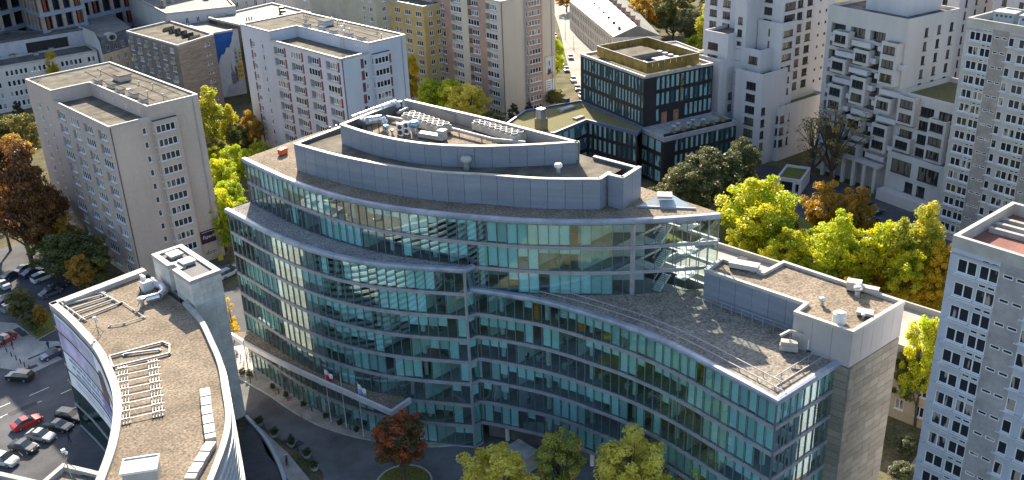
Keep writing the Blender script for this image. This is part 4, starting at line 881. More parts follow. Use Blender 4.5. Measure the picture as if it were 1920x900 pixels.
for i in range(3):
    m = MB(); c = (RP[3][0]+rex[0]*(6+i*1.6)-rey[0]*0.6, RP[3][1]+rex[1]*(6+i*1.6)-rey[1]*0.6); m.box(c[0], c[0]+0.5, c[1]-7, c[1]-0.3, 39.82, 40.4); part('roof_beam', m, concrete, RTW)
m = MB(); c = (RP[3][0]+rex[0]*8, RP[3][1]+rex[1]*8-5); m.box(c[0], c[0]+4, c[1]-6, c[1], 39.81, 42.6); part('lift_house', m, blue_r, RTW)
grey_r = mat('grey_render', (0.42, 0.405, 0.40), 0.92, 0.08, 0.2, fine=0.05, fscale=2, stretch=(1, 1, 0.4), streak=0.10); grey_p = mat('grey_brown_panel', (0.31, 0.285, 0.265), 0.92, 0.12, 0.4, fine=0.08, fscale=2, streak=0.12)
SLB, SP, sex, sey = pattern_slab('grey slab block with stepped windows and white ledges, behind the poplars', (185.7, 73.6), 44, 13, rad(-9), 43.8, 16, grey_r, grey_p, felt_dark, 3.0)
for u in (5, 10): 
    m = MB(); c = (SP[3][0]+sex[0]*4-sey[0]*u, SP[3][1]+sex[1]*4-sey[1]*u); m.box(c[0]-1.3, c[0]+1.3, c[1]-1.8, c[1]+1.8, 42.6, 45.0); m.box(c[0]-1.5, c[0]+1.5, c[1]-2, c[1]+2, 45.002, 45.2, 1)
    for k in range(4): m.box(c[0]-1.34, c[0]-1.302, c[1]-1.4+k*0.8, c[1]-1.0+k*0.8, 44.3, 44.7, 2)
    part('lift_house', m, [mat('pale_blue_box', (0.30, 0.38, 0.42), 0.8, 0.1), whitecap, dark_frame], SLB)

# ------------------------------------------------------------------ dark office with the golden roof screen
dk_clad = mat('black_cladding', (0.022, 0.021, 0.024), 0.5, 0.15, 0.4); sedum = mat('sedum_roof', (0.085, 0.095, 0.04), 1.0, 0.35, 0.35, col2=(0.17, 0.13, 0.045), fine=0.35, fscale=3); gold = mat('gold_mesh', (0.30, 0.215, 0.06), 0.45, 0.2, 0.6, metal=0.45)
DK = thing('dark_office', 'black-clad office cube with golden roof screen and planted terrace', 'office building', (174, 139.5, 0), 0); D0 = (174, 139.5)
q = rect((173.7, 139.3), 20.3, 26.6, rad(-14.5)); Q = [(p[0]-174, p[1]-139.5) for p in q]
def tall(L, zs, u0, du, w, h, gapf=None):
    o = []; u = u0
    while u < L-0.8:
        for k, z in enumerate(zs):
            if not gapf or not gapf(u, k): o.append((u, u+w, z, z+h, 't', 1))
        u += du
    return o
fl = [12.6, 16.4, 20.2]
facade(DK, Q[0], Q[1], 10, 24, tall(20.3, fl, 3.6, 1.42, 1.0, 3.0, lambda u, k: k == 0 and 5 < u < 12), [dk_clad], frame=dark_frame, pane=pane_teal)
facade(DK, Q[3], Q[0], 10, 24, tall(26.6, fl, 1.2, 1.28, 0.86, 3.0), [dk_clad], frame=dark_frame, pane=pane_teal)
facade(DK, Q[1], Q[2], 0, 24, [], [dk_clad]); facade(DK, Q[2], Q[3], 0, 24, [], [dk_clad])
flat(Q, 23.6, felt, DK); ring(Q, 0.5, 23.5, 24.1, whitecap, DK)
ex, ey = rot2((1, 0), rad(-14.5)), rot2((0, 1), rad(-14.5))
def dq(u, v): return (Q[0][0]+ex[0]*u+ey[0]*v, Q[0][1]+ex[1]*u+ey[1]*v)
scr = [dq(2.2, 2.0), dq(17.5, 2.0), dq(17.5, 22.5), dq(2.2, 22.5)]
sc_ = []
for i in range(4):
    c = resample([scr[i], scr[(i+1) % 4]], 1.7); 
    for a, b in zip(c[:-1], c[1:]):
        m = MB(); w = math.hypot(b[0]-a[0], b[1]-a[1]); m.beam((a[0], a[1], 25.2), (a[0]+(b[0]-a[0])*0.96, a[1]+(b[1]-a[1])*0.96, 25.2), 0.06, 2.5); part('screen_panel', m, gold, DK)
m = MB(); m.sweep(scr, [(0.06, 26.45), (0.06, 26.6), (-0.1, 26.6), (-0.1, 26.45)], closed=True); part('screen_rail', m, whitecap, DK)
for (u, v, w, d, h) in ((5, 13, 9, 8, 1.6), (4, 4, 5, 3, 0.9), (10, 4, 5, 4, 1.1), (5, 8, 3, 3, 0.7), (10.5, 9, 4, 2.5, 0.8)):
    a, b, c, d_ = dq(u, v), dq(u+w, v), dq(u+w, v+d), dq(u, v+d); m = MB(); m.prism([a, b, c, d_], 23.62, 23.62+h, 0, 1); part('plant_housing', m, [alu_dark, felt if h > 1.5 else whitecap], DK)
for i in range(5): c = dq(15.6, 6+i*2.2); m = MB(); m.lathe((c[0], c[1], 23.62), [(0.6, 0), (0.6, 0.8), (0.75, 0.9), (0.7, 1.2)], 10); part('fan_cowl', m, alu, DK)
# lower wings
W1 = [(157-174, 152-139.5), (169.2-174, 153-139.5), (169.3-174, 137.4-139.5), dq(0, 0), dq(0, 26.6), (165-174, 170-139.5), (150-174, 164-139.5)]
facade(DK, W1[0], W1[1], 0, 12, tall(12, [1.2, 5.0, 8.6], 1.0, 2.3, 2.0, 2.8), [dk_clad], frame=alu_dark, pane=pane_teal)
facade(DK, W1[1], W1[2], 0, 12, tall(15.5, [1.2, 5.0, 8.6], 0.8, 1.5, 0.9, 2.9), [dk_clad], frame=dark_frame, pane=pane_teal)
facade(DK, W1[6], W1[0], 0, 12, [], [dk_clad]); facade(DK, W1[5], W1[6], 0, 12, [], [dk_clad])
flat(W1, 11.7, sedum, DK, 'green_roof'); ring(W1, 0.45, 11.4, 12.15, mat('navy_edge', (0.10, 0.13, 0.22), 0.4, 0.1), DK)
W2 = [dq(-0.8, -9), dq(20.5, -9), dq(21.5, 0.5), dq(-0.8, 0.2)]
facade(DK, W2[0], W2[1], 0, 11.8, tall(21, [0.8, 4.4, 8.0], 3.2, 1.5, 0.9, 2.8), [dk_clad], frame=dark_frame, pane=pane_teal)
facade(DK, W2[3], W2[0], 0, 11.8, tall(9, [0.8, 4.4, 8.0], 0.8, 2.6, 2.2, 2.8), [dk_clad], frame=dark_frame, pane=pane_teal)
flat(W2, 11.3, concrete, DK, 'terrace'); ring(W2, 0.6, 10.9, 11.9, alu, DK); 
m = MB(); m.sweep([dq(0.4, -8), dq(20, -8)], [(0, 11.3), (0, 12.2), (-0.7, 12.2), (-0.7, 11.3)]); part('planter', m, dk_clad, DK)
for u in (5.2, 8.7): a, b = dq(u, -0.01), dq(u+1.6, -0.01); m = MB(); m.quad((a[0], a[1]-0.05, 11.4), (b[0], b[1]-0.05, 11.4), (b[0], b[1]-0.05, 14.6), (a[0], a[1]-0.05, 14.6)); part('timber_panel', m, mat('timber', (0.30, 0.16, 0.09), 0.7, 0.15), DK)
for i in range(9): a = dq(10.8, -0.06); m = MB(); m.box(a[0]-0.3, a[0]+0.5, a[1]-0.08, a[1]-0.02, 16.4+i*0.75, 16.4+i*0.75+0.42); part('brass_louvre', m, gold, DK)
for x, y, w, d, h in ((1062, 205, 5, 1.6, 0.5), (1062, 192, 1.2, 1.2, 1.1), (1085, 222, 3, 1.2, 0.4)): a = at(x, y, 11.7); m = MB(); m.box(a.x-174-w/2, a.x-174+w/2, a.y-139.5-d/2, a.y-139.5+d/2, 11.71, 11.71+h); part('roof_box', m, concrete if h < 1 else dark_metal, DK)
m = MB(); a = at(1015, 240, 12); m.box(a.x-174-1.1, a.x-174+1.1, a.y-139.5-1.1, a.y-139.5+1.1, 11.7, 14.4); part('shaft', m, mat('timber_shaft', (0.30, 0.24, 0.13), 0.8, 0.15), DK)
m = MB(); m.box(a.x-174-0.85, a.x-174+0.85, a.y-139.5-0.85, a.y-139.5+0.85, 14.402, 16.8); part('shaft_cowl', m, zinc, DK)

for i in range(6):
    p = dq(3.0+i*2.9, -7.4); m = MB(); m.lathe((p[0], p[1], 11.7), [(0.3, 0), (0.75, 0.35), (0.6, 0.9+0.2*(i % 2)), (0.15, 1.3)], 8); part('terrace_plant', m, sedum, DK)
m = MB(); m.poly([(*dq(5, -6.6), 11.32), (*dq(16, -6.6), 11.32), (*dq(16, -1.5), 11.32), (*dq(5, -1.5), 11.32)]); part('terrace_paving', m, whitecap, DK)
for i in range(5):
    p = dq(6.2+i*2.2, -3.6+(i % 2)*1.2); t_ = thing('terrace_table', 'round white table on the roof terrace of the black-clad office', 'table', (174+p[0], 139.5+p[1], 11.32), 0, 'terrace tables'); m = MB(); m.lathe((0, 0, 0.7), [(0.55, 0), (0.55, 0.05)], 12); part('top', m, white_paint, t_); m = MB(); m.lathe((0, 0, 0), [(0.25, 0), (0.06, 0.04), (0.06, 0.698)], 8); part('stem', m, dark_metal, t_)
# ------------------------------------------------------------------ white stepped buildings
wh = mat('white_render', (0.54, 0.53, 0.54), 0.92, 0.06, 0.12, fine=0.03, stretch=(1, 1, 0.3), streak=0.07); wh2 = mat('warm_white_render', (0.52, 0.50, 0.48), 0.92, 0.06, 0.12, fine=0.03, stretch=(1, 1, 0.3), streak=0.07)
WT = thing('white_tower', 'white stepped apartment tower with dark windows, roof gardens on several levels', 'apartment tower', (205, 123.5, 0)); W0 = (205, 123.5)
def vol(t, o, corner, w, d, a, H, front=None, side=None, roofm=None, z0=0, wallm=None, capz=0.15, zr=0.5):
    q = rect(corner, w, d, a); Q = [(p[0]-o[0], p[1]-o[1]) for p in q]
    facade(t, Q[0], Q[1], z0, H, side or [], [wallm or wh, black], frame=dark_frame, pane=pane_dark)
    facade(t, Q[3], Q[0], z0, H, front or [], [wallm or wh, black], frame=dark_frame, pane=pane_dark)
    facade(t, Q[1], Q[2], z0, H, [], [wallm or wh]); facade(t, Q[2], Q[3], z0, H, [], [wallm or wh])
    flat(Q, H-zr, roofm or felt, t); ring(Q, 0.3, H-zr-0.05, H+capz, wallm or wh, t)
    if z0 > 0.1: m = MB(); m.poly([(p[0], p[1], z0) for p in Q[::-1]]); part('underside', m, wallm or wh, t)
    return Q
a6 = rad(-6)
main_side = []
for r in range(17):
    z = 15.6+r*2.85
    main_side += [(0.7, 4.7, z, z+1.8, 'w', 5), (5.5, 7.5, z, z+1.8, 'w', 3), (9.2, 11.2, z, z+1.8, 'w', 3), (14.0, 14.7, z+0.3, z+1.0, 't', 1), (16.6, 17.3, z+0.3, z+1.0, 't', 1)]
vol(WT, W0, (204.8, 123.6), 20, 24, a6, 62, front=rows(58, 2.85, 15, 3, 4.2, 5, 2.3, 1.7, 'w', 3), side=main_side)
vol(WT, W0, (203.4, 122.6), 5.6, 7, a6, 33.0, front=rows(30.5, 2.85, 6, 3.4, 3, 1, 0.5, 1.8, 't', 1), side=[(0.7, 4.2, 15.5+k*2.85, 17.0+k*2.85, 'w', 5) for k in range(6)])
vol(WT, W0, (196.0, 122.2), 9.2, 8, a6, 22.5, front=[(3.4, 6.2, 4.0+k*2.9, 5.8+k*2.9, 'w', 3) for k in range(6)], side=[(0.4, 1.8, 4.0+k*2.9, 5.8+k*2.9, 'w', 1) for k in range(4)], roofm=sedum, zr=0.9)
vol(WT, W0, (199.5, 125.4), 6, 8, a6, 27.0, front=[(4.6, 7.2, 23.6, 25.4, 'w', 3)], zr=0.9)
vol(WT, W0, (197.8, 133.4), 9, 7.5, a6, 30.0, front=[(1.2, 4.4, 11.0+k*2.95, 12.7+k*2.95, 'w', 4) for k in range(6)], side=[(1.0, 2.4, 11+k*2.95, 12.7+k*2.95, 'w', 2) for k in range(2)])
vol(WT, W0, (196.0, 134.2), 8, 9.5, a6, 24.2, front=[(1.6, 5.0, 10.5+k*2.95, 12.2+k*2.95, 'w', 4) for k in range(4)])
vol(WT, W0, (200.2, 130.3), 6, 3.4, a6, 38.0, front=[(0.9, 2.3, 12+k*2.9, 13.7+k*2.9, 'w', 2) for k in range(8)])
vol(WT, W0, (202.0, 120.6), 17.5, 5.5, a6, 13.6, front=[(2.6, 5.2, 3.6+k*3.0, 5.4+k*3.0, 'w', 3) for k in range(3)], side=[(0.3, 1.9, 3.6+k*3.0, 5.4+k*3.0, 'w', 2) for k in range(3)]+[(3.2, 3.9, 3.6+k*3.0, 5.6+k*3.0, 'w', 1) for k in range(3)], roofm=lawn, zr=0.6)
W2T = thing('white_block', 'white apartment block with protruding bays and balconies over tall entrance piers', 'apartment block', (199, 91.4, 0)); V0 = (199, 91.4)
a12 = rad(-11.5); exw, eyw = rot2((1, 0), a12), rot2((0, 1), a12)
def wq(u, v): return (199+exw[0]*u+eyw[0]*v, 91.4+exw[1]*u+eyw[1]*v)
hallside = rows(35, 3.0, 5, 6.5, 4.2, 3, 1.1, 1.9, 'w', 2)
vol(W2T, V0, wq(1.5, 0.3), 17, 21, a12, 38.5, front=rows(33.8, 3.0, 10, 3.2, 5.3, 4, 4.0, 2.15, 'l', 3), side=hallside, wallm=wh2)
vol(W2T, V0, wq(6, 4), 11, 11, a12, 44.0, wallm=wh)
vol(W2T, V0, wq(1.2, -14.2), 17, 14.3, a12, 23.5, front=rows(20.5, 3.0, 6, 3.0, 4.4, 3, 3.2, 2.0, 'w', 4), side=rows(20, 3.0, 6, 4, 4, 3, 1.2, 1.9), wallm=wh2, roofm=sedum, zr=0.9)
vol(W2T, V0, wq(-0.3, -14.4), 1.6, 14.2, a12, 10.4, front=[(1.2, 6.2, 6.2, 9.2, 'w', 3), (8.0, 12.9, 6.2, 9.2, 'w', 3), (5.2, 7.2, 2.6, 4.9, 'w', 1), (8.2, 10.2, 2.6, 4.9, 'w', 1)], wallm=wh2, zr=0.9)
rb = random.Random(3)
for c, (v, zlist) in enumerate(((15.6, (9.5, 15.5, 18.5, 24.5, 30.5)), (9.6, (6.3, 12.5, 18.5, 21.5, 27.5)), (2.6, (9.4, 12.4, 18.4, 24.4, 27.4, 30.4)))):
    for k, z in enumerate(zlist):
        vol(W2T, V0, wq(-0.4, v-1.9), 2.2, 4.1, a12, z+3.0, front=[(0.5, 3.5, z+0.8, z+2.5, 'w', 3)], z0=z, wallm=wh2, zr=0.05, capz=0.25)
    for z in np.arange(7.4, 33, 3.0):
        q = rect(wq(0.2, v-2.4+(0.9 if int(z) % 2 else -0.9)), 1.6, 5.0, a12); m = MB(); P = [(p[0]-199, p[1]-91.4) for p in q]
        m.sweep([P[2], P[3], P[0], P[1]], [(0, z-0.2), (0, z+0.95), (-0.14, z+0.95), (-0.14, z-0.2)]); m.poly([(p[0], p[1], z-0.1) for p in P]); part('balcony', m, wh, W2T)
for v, zz in ((-3.2, (11, 17, 20)), (-11.0, (10.8, 13.8, 16.8))):
    for z in zz: vol(W2T, V0, wq(-0.2, v-2), 2.0, 4.2, a12, z+2.9, front=[(0.5, 3.6, z+0.7, z+2.4, 'w', 3)], z0=z, wallm=wh2, zr=0.05, capz=0.25)
for i in range(6):
    p = wq(-0.9, 2+i*2.9); m = MB(); m.box(p[0]-199-0.35, p[0]-199+0.9, p[1]-91.4-0.35, p[1]-91.4+0.35, 0, 6.0); part('entrance_pier', m, wh2, W2T)
m = MB(); q = rect(wq(-1.4, 1), 2.6, 17.5, a12); m.prism([(p[0]-199, p[1]-91.4) for p in q], 6.002, 6.6); part('entrance_canopy', m, wh2, W2T)
m = MB(); q = rect(wq(-3.2, -14.2), 2.6, 13.6, a12); m.prism([(p[0]-199, p[1]-91.4) for p in q], 0, 2.4); part('ramp_wall', m, wh2, W2T)
GA = thing('garage_entrance', 'low white garage entrance with a planted strip on its roof', 'garage', (189, 106.5, 0))
q = rect((187.0, 104.8), 9, 5.5, rad(18)); Q = [(p[0]-189, p[1]-106.5) for p in q]
facade(GA, Q[3], Q[0], 0, 3.4, [(0.8, 3.6, 0.15, 2.7, 'd', 1), (4.2, 5.0, 0.15, 2.4, 'd', 1)], [wh, black]); facade(GA, Q[0], Q[1], 0, 3.4, [], [wh]); facade(GA, Q[1], Q[2], 0, 3.4, [], [wh]); facade(GA, Q[2], Q[3], 0, 3.4, [], [wh])
flat(Q, 3.0, lawn, GA); ring(Q, 0.4, 2.9, 3.5, wh, GA)

# ------------------------------------------------------------------ older houses behind
brickw = mat('brown_brickwork', (0.30, 0.235, 0.18), 0.95, 0.16, 0.5, fine=0.12, fscale=3, stretch=(0.5, 0.5, 3)); brown_r = mat('brown_render', (0.20, 0.165, 0.15), 0.95, 0.1, 0.4)
BB = quad_block('brick_block', 'brown brick block with small balconies and five roof lights, behind the beige tower', 'apartment block', [(123.0, 267.5), (137.0, 272.2), (137.8, 302.0), (122.0, 298.7)], 22.0, brickw,
    {0: lambda L: rows(19.6, 2.75, 7, L-2.6, -1.5, 2, 0.6, 0.9, 'w', 1), 3: lambda L: rows(20.0, 2.75, 7, 2.6, 5.0, 6, 2.3, 1.5, 'w', 3)}, mats=[brickw], emats={3: brown_r})
for i in range(5):
    m = MB(); c = (6.5+0.55*i*0.3, 5+i*4.4); m.poly([(c[0], c[1], 21.52), (c[0]+3.6, c[1]+0.5, 21.52), (c[0]+3.6, c[1]+0.5, 22.6), (c[0], c[1], 22.6)]); m.poly([(c[0], c[1], 22.6), (c[0]+3.6, c[1]+0.5, 22.6), (c[0]+3.4, c[1]+2.0, 21.52), (c[0], c[1]+1.6, 21.52)], 1); part('roof_light', m, [pane_dark, felt], BB)
for r in range(7):
    for c in range(6):
        if (r+c) % 2: continue
        u = 2.6+5*c; L = math.hypot(1.0, 31.2); d = (1.0/L, -31.2/L); p = (-1.0+d[0]*u, 31.2+d[1]*u); z = 20.0-2.75*r-1.2
        m = MB(); m.box(p[0]-0.9, p[0]-0.01, p[1]-1.1, p[1]+0.5, z, z+0.95); part('balcony', m, mat('balcony_sheet', (0.38, 0.34, 0.28), 0.8, 0.2, objvar=0.3), BB)
yellow_r = mat('ochre_render', (0.50, 0.35, 0.14), 0.9, 0.08, 0.3)
YB = quad_block('ochre_block', 'ochre-yellow apartment block beside the sand-coloured tower', 'apartment block', [(177, 222.5), (190, 222.5), (190, 250), (177.5, 250)], 29.5, yellow_r, {0: lambda L: rows(27, 2.8, 10, 2.5, 3, 4, 1.5, 1.4), 3: lambda L: rows(27, 2.8, 10, 5, 5, 5, 2.6, 1.4, 'w', 3)})
KB = quad_block('khaki_block', 'khaki apartment block with a blind corner, behind the lilac tower', 'apartment block', [(172, 238.5), (189, 238), (190, 275), (173, 275)], 32, mat('khaki_render', (0.42, 0.38, 0.29), 0.9, 0.08, 0.3), {0: lambda L: rows(30, 2.8, 9, 3, 6.0, 3, 1.3, 1.3), 3: lambda L: rows(30, 2.8, 9, 30.5, 3.6, 2, 1.5, 1.3)})
dirty = mat('sooty_wall', (0.15, 0.105, 0.085), 0.95, 0.35, 0.4, fine=0.2, fscale=1.5, stretch=(1, 1, 0.4), streak=0.10); old_roof = mat('old_tin_roof', (0.17, 0.16, 0.145), 0.8, 0.18, 0.3)
SB = quad_block('sooty_house', 'old house with a sooty blind wall and grey roof, behind the lilac tower', 'house', [(150, 250), (172, 254), (174, 300), (148, 296)], 22, dirty, {}, roofm=old_roof)
m = MB()
for i in range(6): m.box(4+i*2.6, 5.2+i*2.6, 8+i*5, 9.5+i*5, 21.52, 23.6)
part('chimney_row', m, [dark_metal], SB)
cream_r = mat('cream_render', (0.55, 0.46, 0.33), 0.9, 0.08, 0.3); slate = mat('slate_mansard', (0.10, 0.105, 0.12), 0.7, 0.15, 0.8)
def mansard():
    p = [(119.0, 313.0), (134, 319), (140, 352), (122, 346)]; o = p[0]; t = thing('mansard_house', 'cream tenement with slate mansard, oval dormer and white gable', 'tenement', (o[0], o[1], 0)); P = [(q[0]-o[0], q[1]-o[1]) for q in p]; L = math.hypot(*P[1])
    facade(t, P[0], P[1], 0, 13, rows(10.8, 3.4, 3, 3, 3.2, 4, 1.1, 1.9), [cream_r]); facade(t, P[3], P[0], 0, 13, [], [wh2]); facade(t, P[1], P[2], 0, 13, [], [cream_r]); facade(t, P[2], P[3], 0, 13, [], [cream_r])
    inn = [(q[0]+d[0], q[1]+d[1]) for q, d in zip(P, ((1.2, 2.4), (-0.6, 2.8), (-1, -2), (1, -2)))]
    m = MB()
    for i in range(4): a, b, c, d = P[i], P[(i+1) % 4], inn[(i+1) % 4], inn[i]; m.quad((a[0], a[1], 13), (b[0], b[1], 13), (c[0], c[1], 18), (d[0], d[1], 18), 0)
    m.poly([(q[0], q[1], 18) for q in inn], 1); part('mansard_roof', m, [slate, old_roof], t)
    a = math.atan2(P[1][1], P[1][0])
    for i in range(4):
        u = 2.8+3.2*i; x, y = math.cos(a)*u, math.sin(a)*u; add_window(t, (x-math.sin(a)*0.3, y+math.cos(a)*0.3), a, 13.5, 1.3, 2.0, 2, whitecap, pane_dark)
    m = MB(); u = 6.5; c = Vector((math.cos(a)*u-math.sin(a)*1.4, math.sin(a)*u+math.cos(a)*1.4, 17.0)); e = Vector((math.cos(a), math.sin(a), 0)); pts = [c+e*2.0*math.cos(k*math.pi/10)+Vector((0, 0, 1.5*math.sin(k*math.pi/10))) for k in range(20)]; m.poly(pts); n = Vector((-math.sin(a), math.cos(a), 0))
    for k in range(20): m.quad(pts[k], pts[(k+1) % 20], pts[(k+1) % 20]+n*2, pts[k]+n*2)
    pts2 = [c-n*0.05+e*1.3*math.cos(k*math.pi/10)+Vector((0, 0, 0.8*math.sin(k*math.pi/10))) for k in range(20)]; m.poly(pts2, 1); part('oval_dormer', m, [whitecap, pane_dark], t)
    m = MB(); m.poly([(P[3][0], P[3][1], 13), (P[0][0], P[0][1], 13), (P[0][0]+0.4, P[0][1]+1.5, 17), (P[0][0]+1.0, P[0][1]+6, 19.2), (P[3][0]-0.5, P[3][1]-5, 19.2)]); part('gable', m, wh2, t)
mansard()
LW = quad_block('low_white_house', 'long low white house with ribbon windows and dark flat roof, far behind the trees', 'house', [(58, 323.2), (118.6, 316.4), (120.5, 329), (60, 335)], 14, wh2, {0: lambda L: rows(11.6, 3.2, 4, 1.5, 1.35, 44, 0.95, 1.7, 'w', 1, skip=lambda r, c: (c % 6) > 4)}, roofm=felt_dark)
for i in range(4): chimney(LW, 34+i*6, 5+(i % 2)*3, 13.5, 1.4, 1.2, 0.9)
def dark_big():
    t = thing('modern_block', 'dark modern block with grey floor bands, stone piers and rust-red panels', 'office building', (90, 345, 0)); o = (90, 345)
    front = [(30, 356), (102.5, 350), (111.7, 355), (110.8, 335.5), (125.4, 338.5), (127.5, 348), (190, 362), (190, 430), (30, 430)]; P = [(p[0]-o[0], p[1]-o[1]) for p in front]
    band = mat('blue_grey_band', (0.22, 0.26, 0.34), 0.7, 0.08); pier = mat('stone_pier', (0.27, 0.24, 0.21), 0.9, 0.1); rust = mat('rust_panel', (0.17, 0.045, 0.022), 0.8, 0.15)
    m = MB(); m.prism(offset(P, -0.9, True), 0, 52, 0, 1, False); part('glazed_core', m, [mat('dark_glazing', (0.012, 0.016, 0.022), 0.08, 0.1, spec=0.5), felt_dark], t)
    for k in range(9):
        z = 5.6*k+6.6; m = MB(); m.sweep(P[:7], [(0.7, z), (0.7, z+1.3), (-0.9, z+1.3), (-0.9, z)]); part('floor_band', m, band, t)
    for a in range(6):
        c = resample([P[a], P[a+1]], 4.2)
        for i, p in enumerate(c[:-1]):
            m = MB(); m.box(p[0]-0.6, p[0]+0.6, p[1]-0.5, p[1]+0.5, 0, 52); part('pier', m, pier, t)
            q = c[i+1]; f = 0.42; r = (p[0]+(q[0]-p[0])*f, p[1]+(q[1]-p[1])*f)
            if (i+a) % 3 == 0: m = MB(); m.box(r[0]-0.42, r[0]+0.42, r[1]-0.62, r[1]+0.42, 0, 52); part('rust_panel', m, rust, t)
    q = [(45, 337), (121.5, 329.8), (122.5, 334), (110, 336), (104, 347), (45, 351)]; Q = [(p[0]-o[0], p[1]-o[1]) for p in q]
    facade(t, Q[0], Q[1], 0, 18.6, [(28, 31, 13.4, 16.8, 'd', 1), (34, 37, 13.4, 16.8, 'd', 1), (46, 50, 13.4, 16.8, 'd', 1), (58, 71, 12.8, 17.0, 'd', 1)], [mat('lilac_grey_wall', (0.36, 0.37, 0.42), 0.9, 0.08), black]); flat(Q, 18.3, felt_dark, t); ring(Q, 0.4, 18.2, 18.9, felt_dark, t)
dark_big()
TN = quad_block('white_tenement', 'white old tenement with irregular windows and many chimneys, behind the mural', 'tenement', [(138, 304), (158, 296), (164, 312), (186, 306), (192, 345), (146, 350)], 24, wh2, {0: lambda L: rows(21, 3.6, 3, 6, 3.4, 4, 1.0, 2.0), 1: lambda L: rows(21, 3.6, 3, 3, 3.2, 4, 1.0, 2.0), 2: lambda L: rows(21, 3.6, 3, 3, 3.2, 6, 1.0, 2.0)}, roofm=old_roof)
for i in range(8): chimney(TN, 6+i*5.2, 14+(i % 3)*5, 23.5, 1.0, 2.2, 2.0)
TN2 = quad_block('grey_tenement', 'grey-roofed old tenement row with black chimney stacks, at the far edge', 'tenement', [(124, 356), (190, 350), (240, 330), (250, 400), (126, 410)], 20, wh2, {0: lambda L: rows(17, 3.6, 3, 4, 3.4, 17, 1.0, 2.0)}, roofm=old_roof)
for i in range(10): chimney(TN2, 8+i*9, 9+(i % 3)*9, 19.5, 1.4, 2.6, 2.6)
# painted wall
def mural():
    t = thing('mural_house', 'house whose blind wall carries a painted town under a blue sky', 'house', (140.6, 280.5, 0)); H = 20.5
    P = [(0, 0), (17, -2.6), (19, 18), (1, 20)]
    for i in range(4): facade(t, P[i], P[(i+1) % 4], 0, H, [], [whitecap])
    flat(P, H-0.3, old_roof, t); ring(P, 0.4, H-0.4, H+0.1, whitecap, t)
    L = math.hypot(17, 2.6); d = (17/L, -2.6/L); n = (d[1], -d[0])
    def W(u, z, o): u = u*0.62; return (d[0]*u+n[0]*o, d[1]*u+n[1]*o, z)
    def area(name, pts, col, o, var=0.1):
        m = MB(); m.poly([W(u, z, o) for u, z in pts]); part(name, m, mat('mural_'+name, col, 0.85, var, 0.4), t)
    area('cloud', [(0.2, 0.5), (27, 0.5), (27, 20), (0.2, 20)], (0.50, 0.51, 0.54), 0.02, 0.06)
    edge = [(0.2, 9.5)]; u = 0.2
    rk = random.Random(5); z = 9.5
    while u < 11.5: u += rk.uniform(0.3, 0.8); z += rk.uniform(-0.2, 1.15); edge.append((u, min(z, 20)))
    area('sky', edge+[(11.9, 20), (0.2, 20)], (0.02, 0.10, 0.36), 0.04, 0.15)
    area('square', [(2, 0.6), (16.7, 0.6), (16.7, 5.0), (9, 5.2), (5, 4.0)], (0.36, 0.37, 0.44), 0.03)
    for i, (u, z0, w, h, c) in enumerate(((10, 4.8, 3.0, 5.2, (0.55, 0.38, 0.06)), (13.2, 5.0, 3.4, 5.6, (0.35, 0.30, 0.28)), (6.4, 3.6, 2.3, 3.6, (0.25, 0.20, 0.20)), (8.7, 4.2, 1.3, 4.6, (0.10, 0.16, 0.30)), (11.4, 10.2, 3.6, 3.6, (0.48, 0.42, 0.22)), (14.0, 11.0, 2.6, 5.6, (0.40, 0.37, 0.25)), (9.6, 9.6, 1.5, 4.6, (0.33, 0.34, 0.38)))):
        area('house_%d' % i, [(u, z0), (u+w, z0), (u+w, z0+h), (u+w*0.5, z0+h+0.9), (u, z0+h)], c, 0.05+0.006*i)
        for a in range(3):
            for b in range(3):
                m = MB(); uu, zz = u+w*(0.16+0.28*a), z0+h*(0.15+0.28*b); m.poly([W(uu, zz, 0.11), (W(uu+w*0.13, zz, 0.11)), W(uu+w*0.13, zz+h*0.16, 0.11), W(uu, zz+h*0.16, 0.11)]); part('painted_window', m, mat('mural_dark', (0.05, 0.05, 0.07), 0.9), t)
    area('spire', [(6.9, 8.0), (7.7, 8.0), (7.3, 11.0)], (0.10, 0.22, 0.20), 0.12)
    area('yellow_flag', [(11.6, 2.0), (13.4, 2.3), (13.3, 2.9), (11.5, 2.6)], (0.6, 0.42, 0.05), 0.05)
mural()
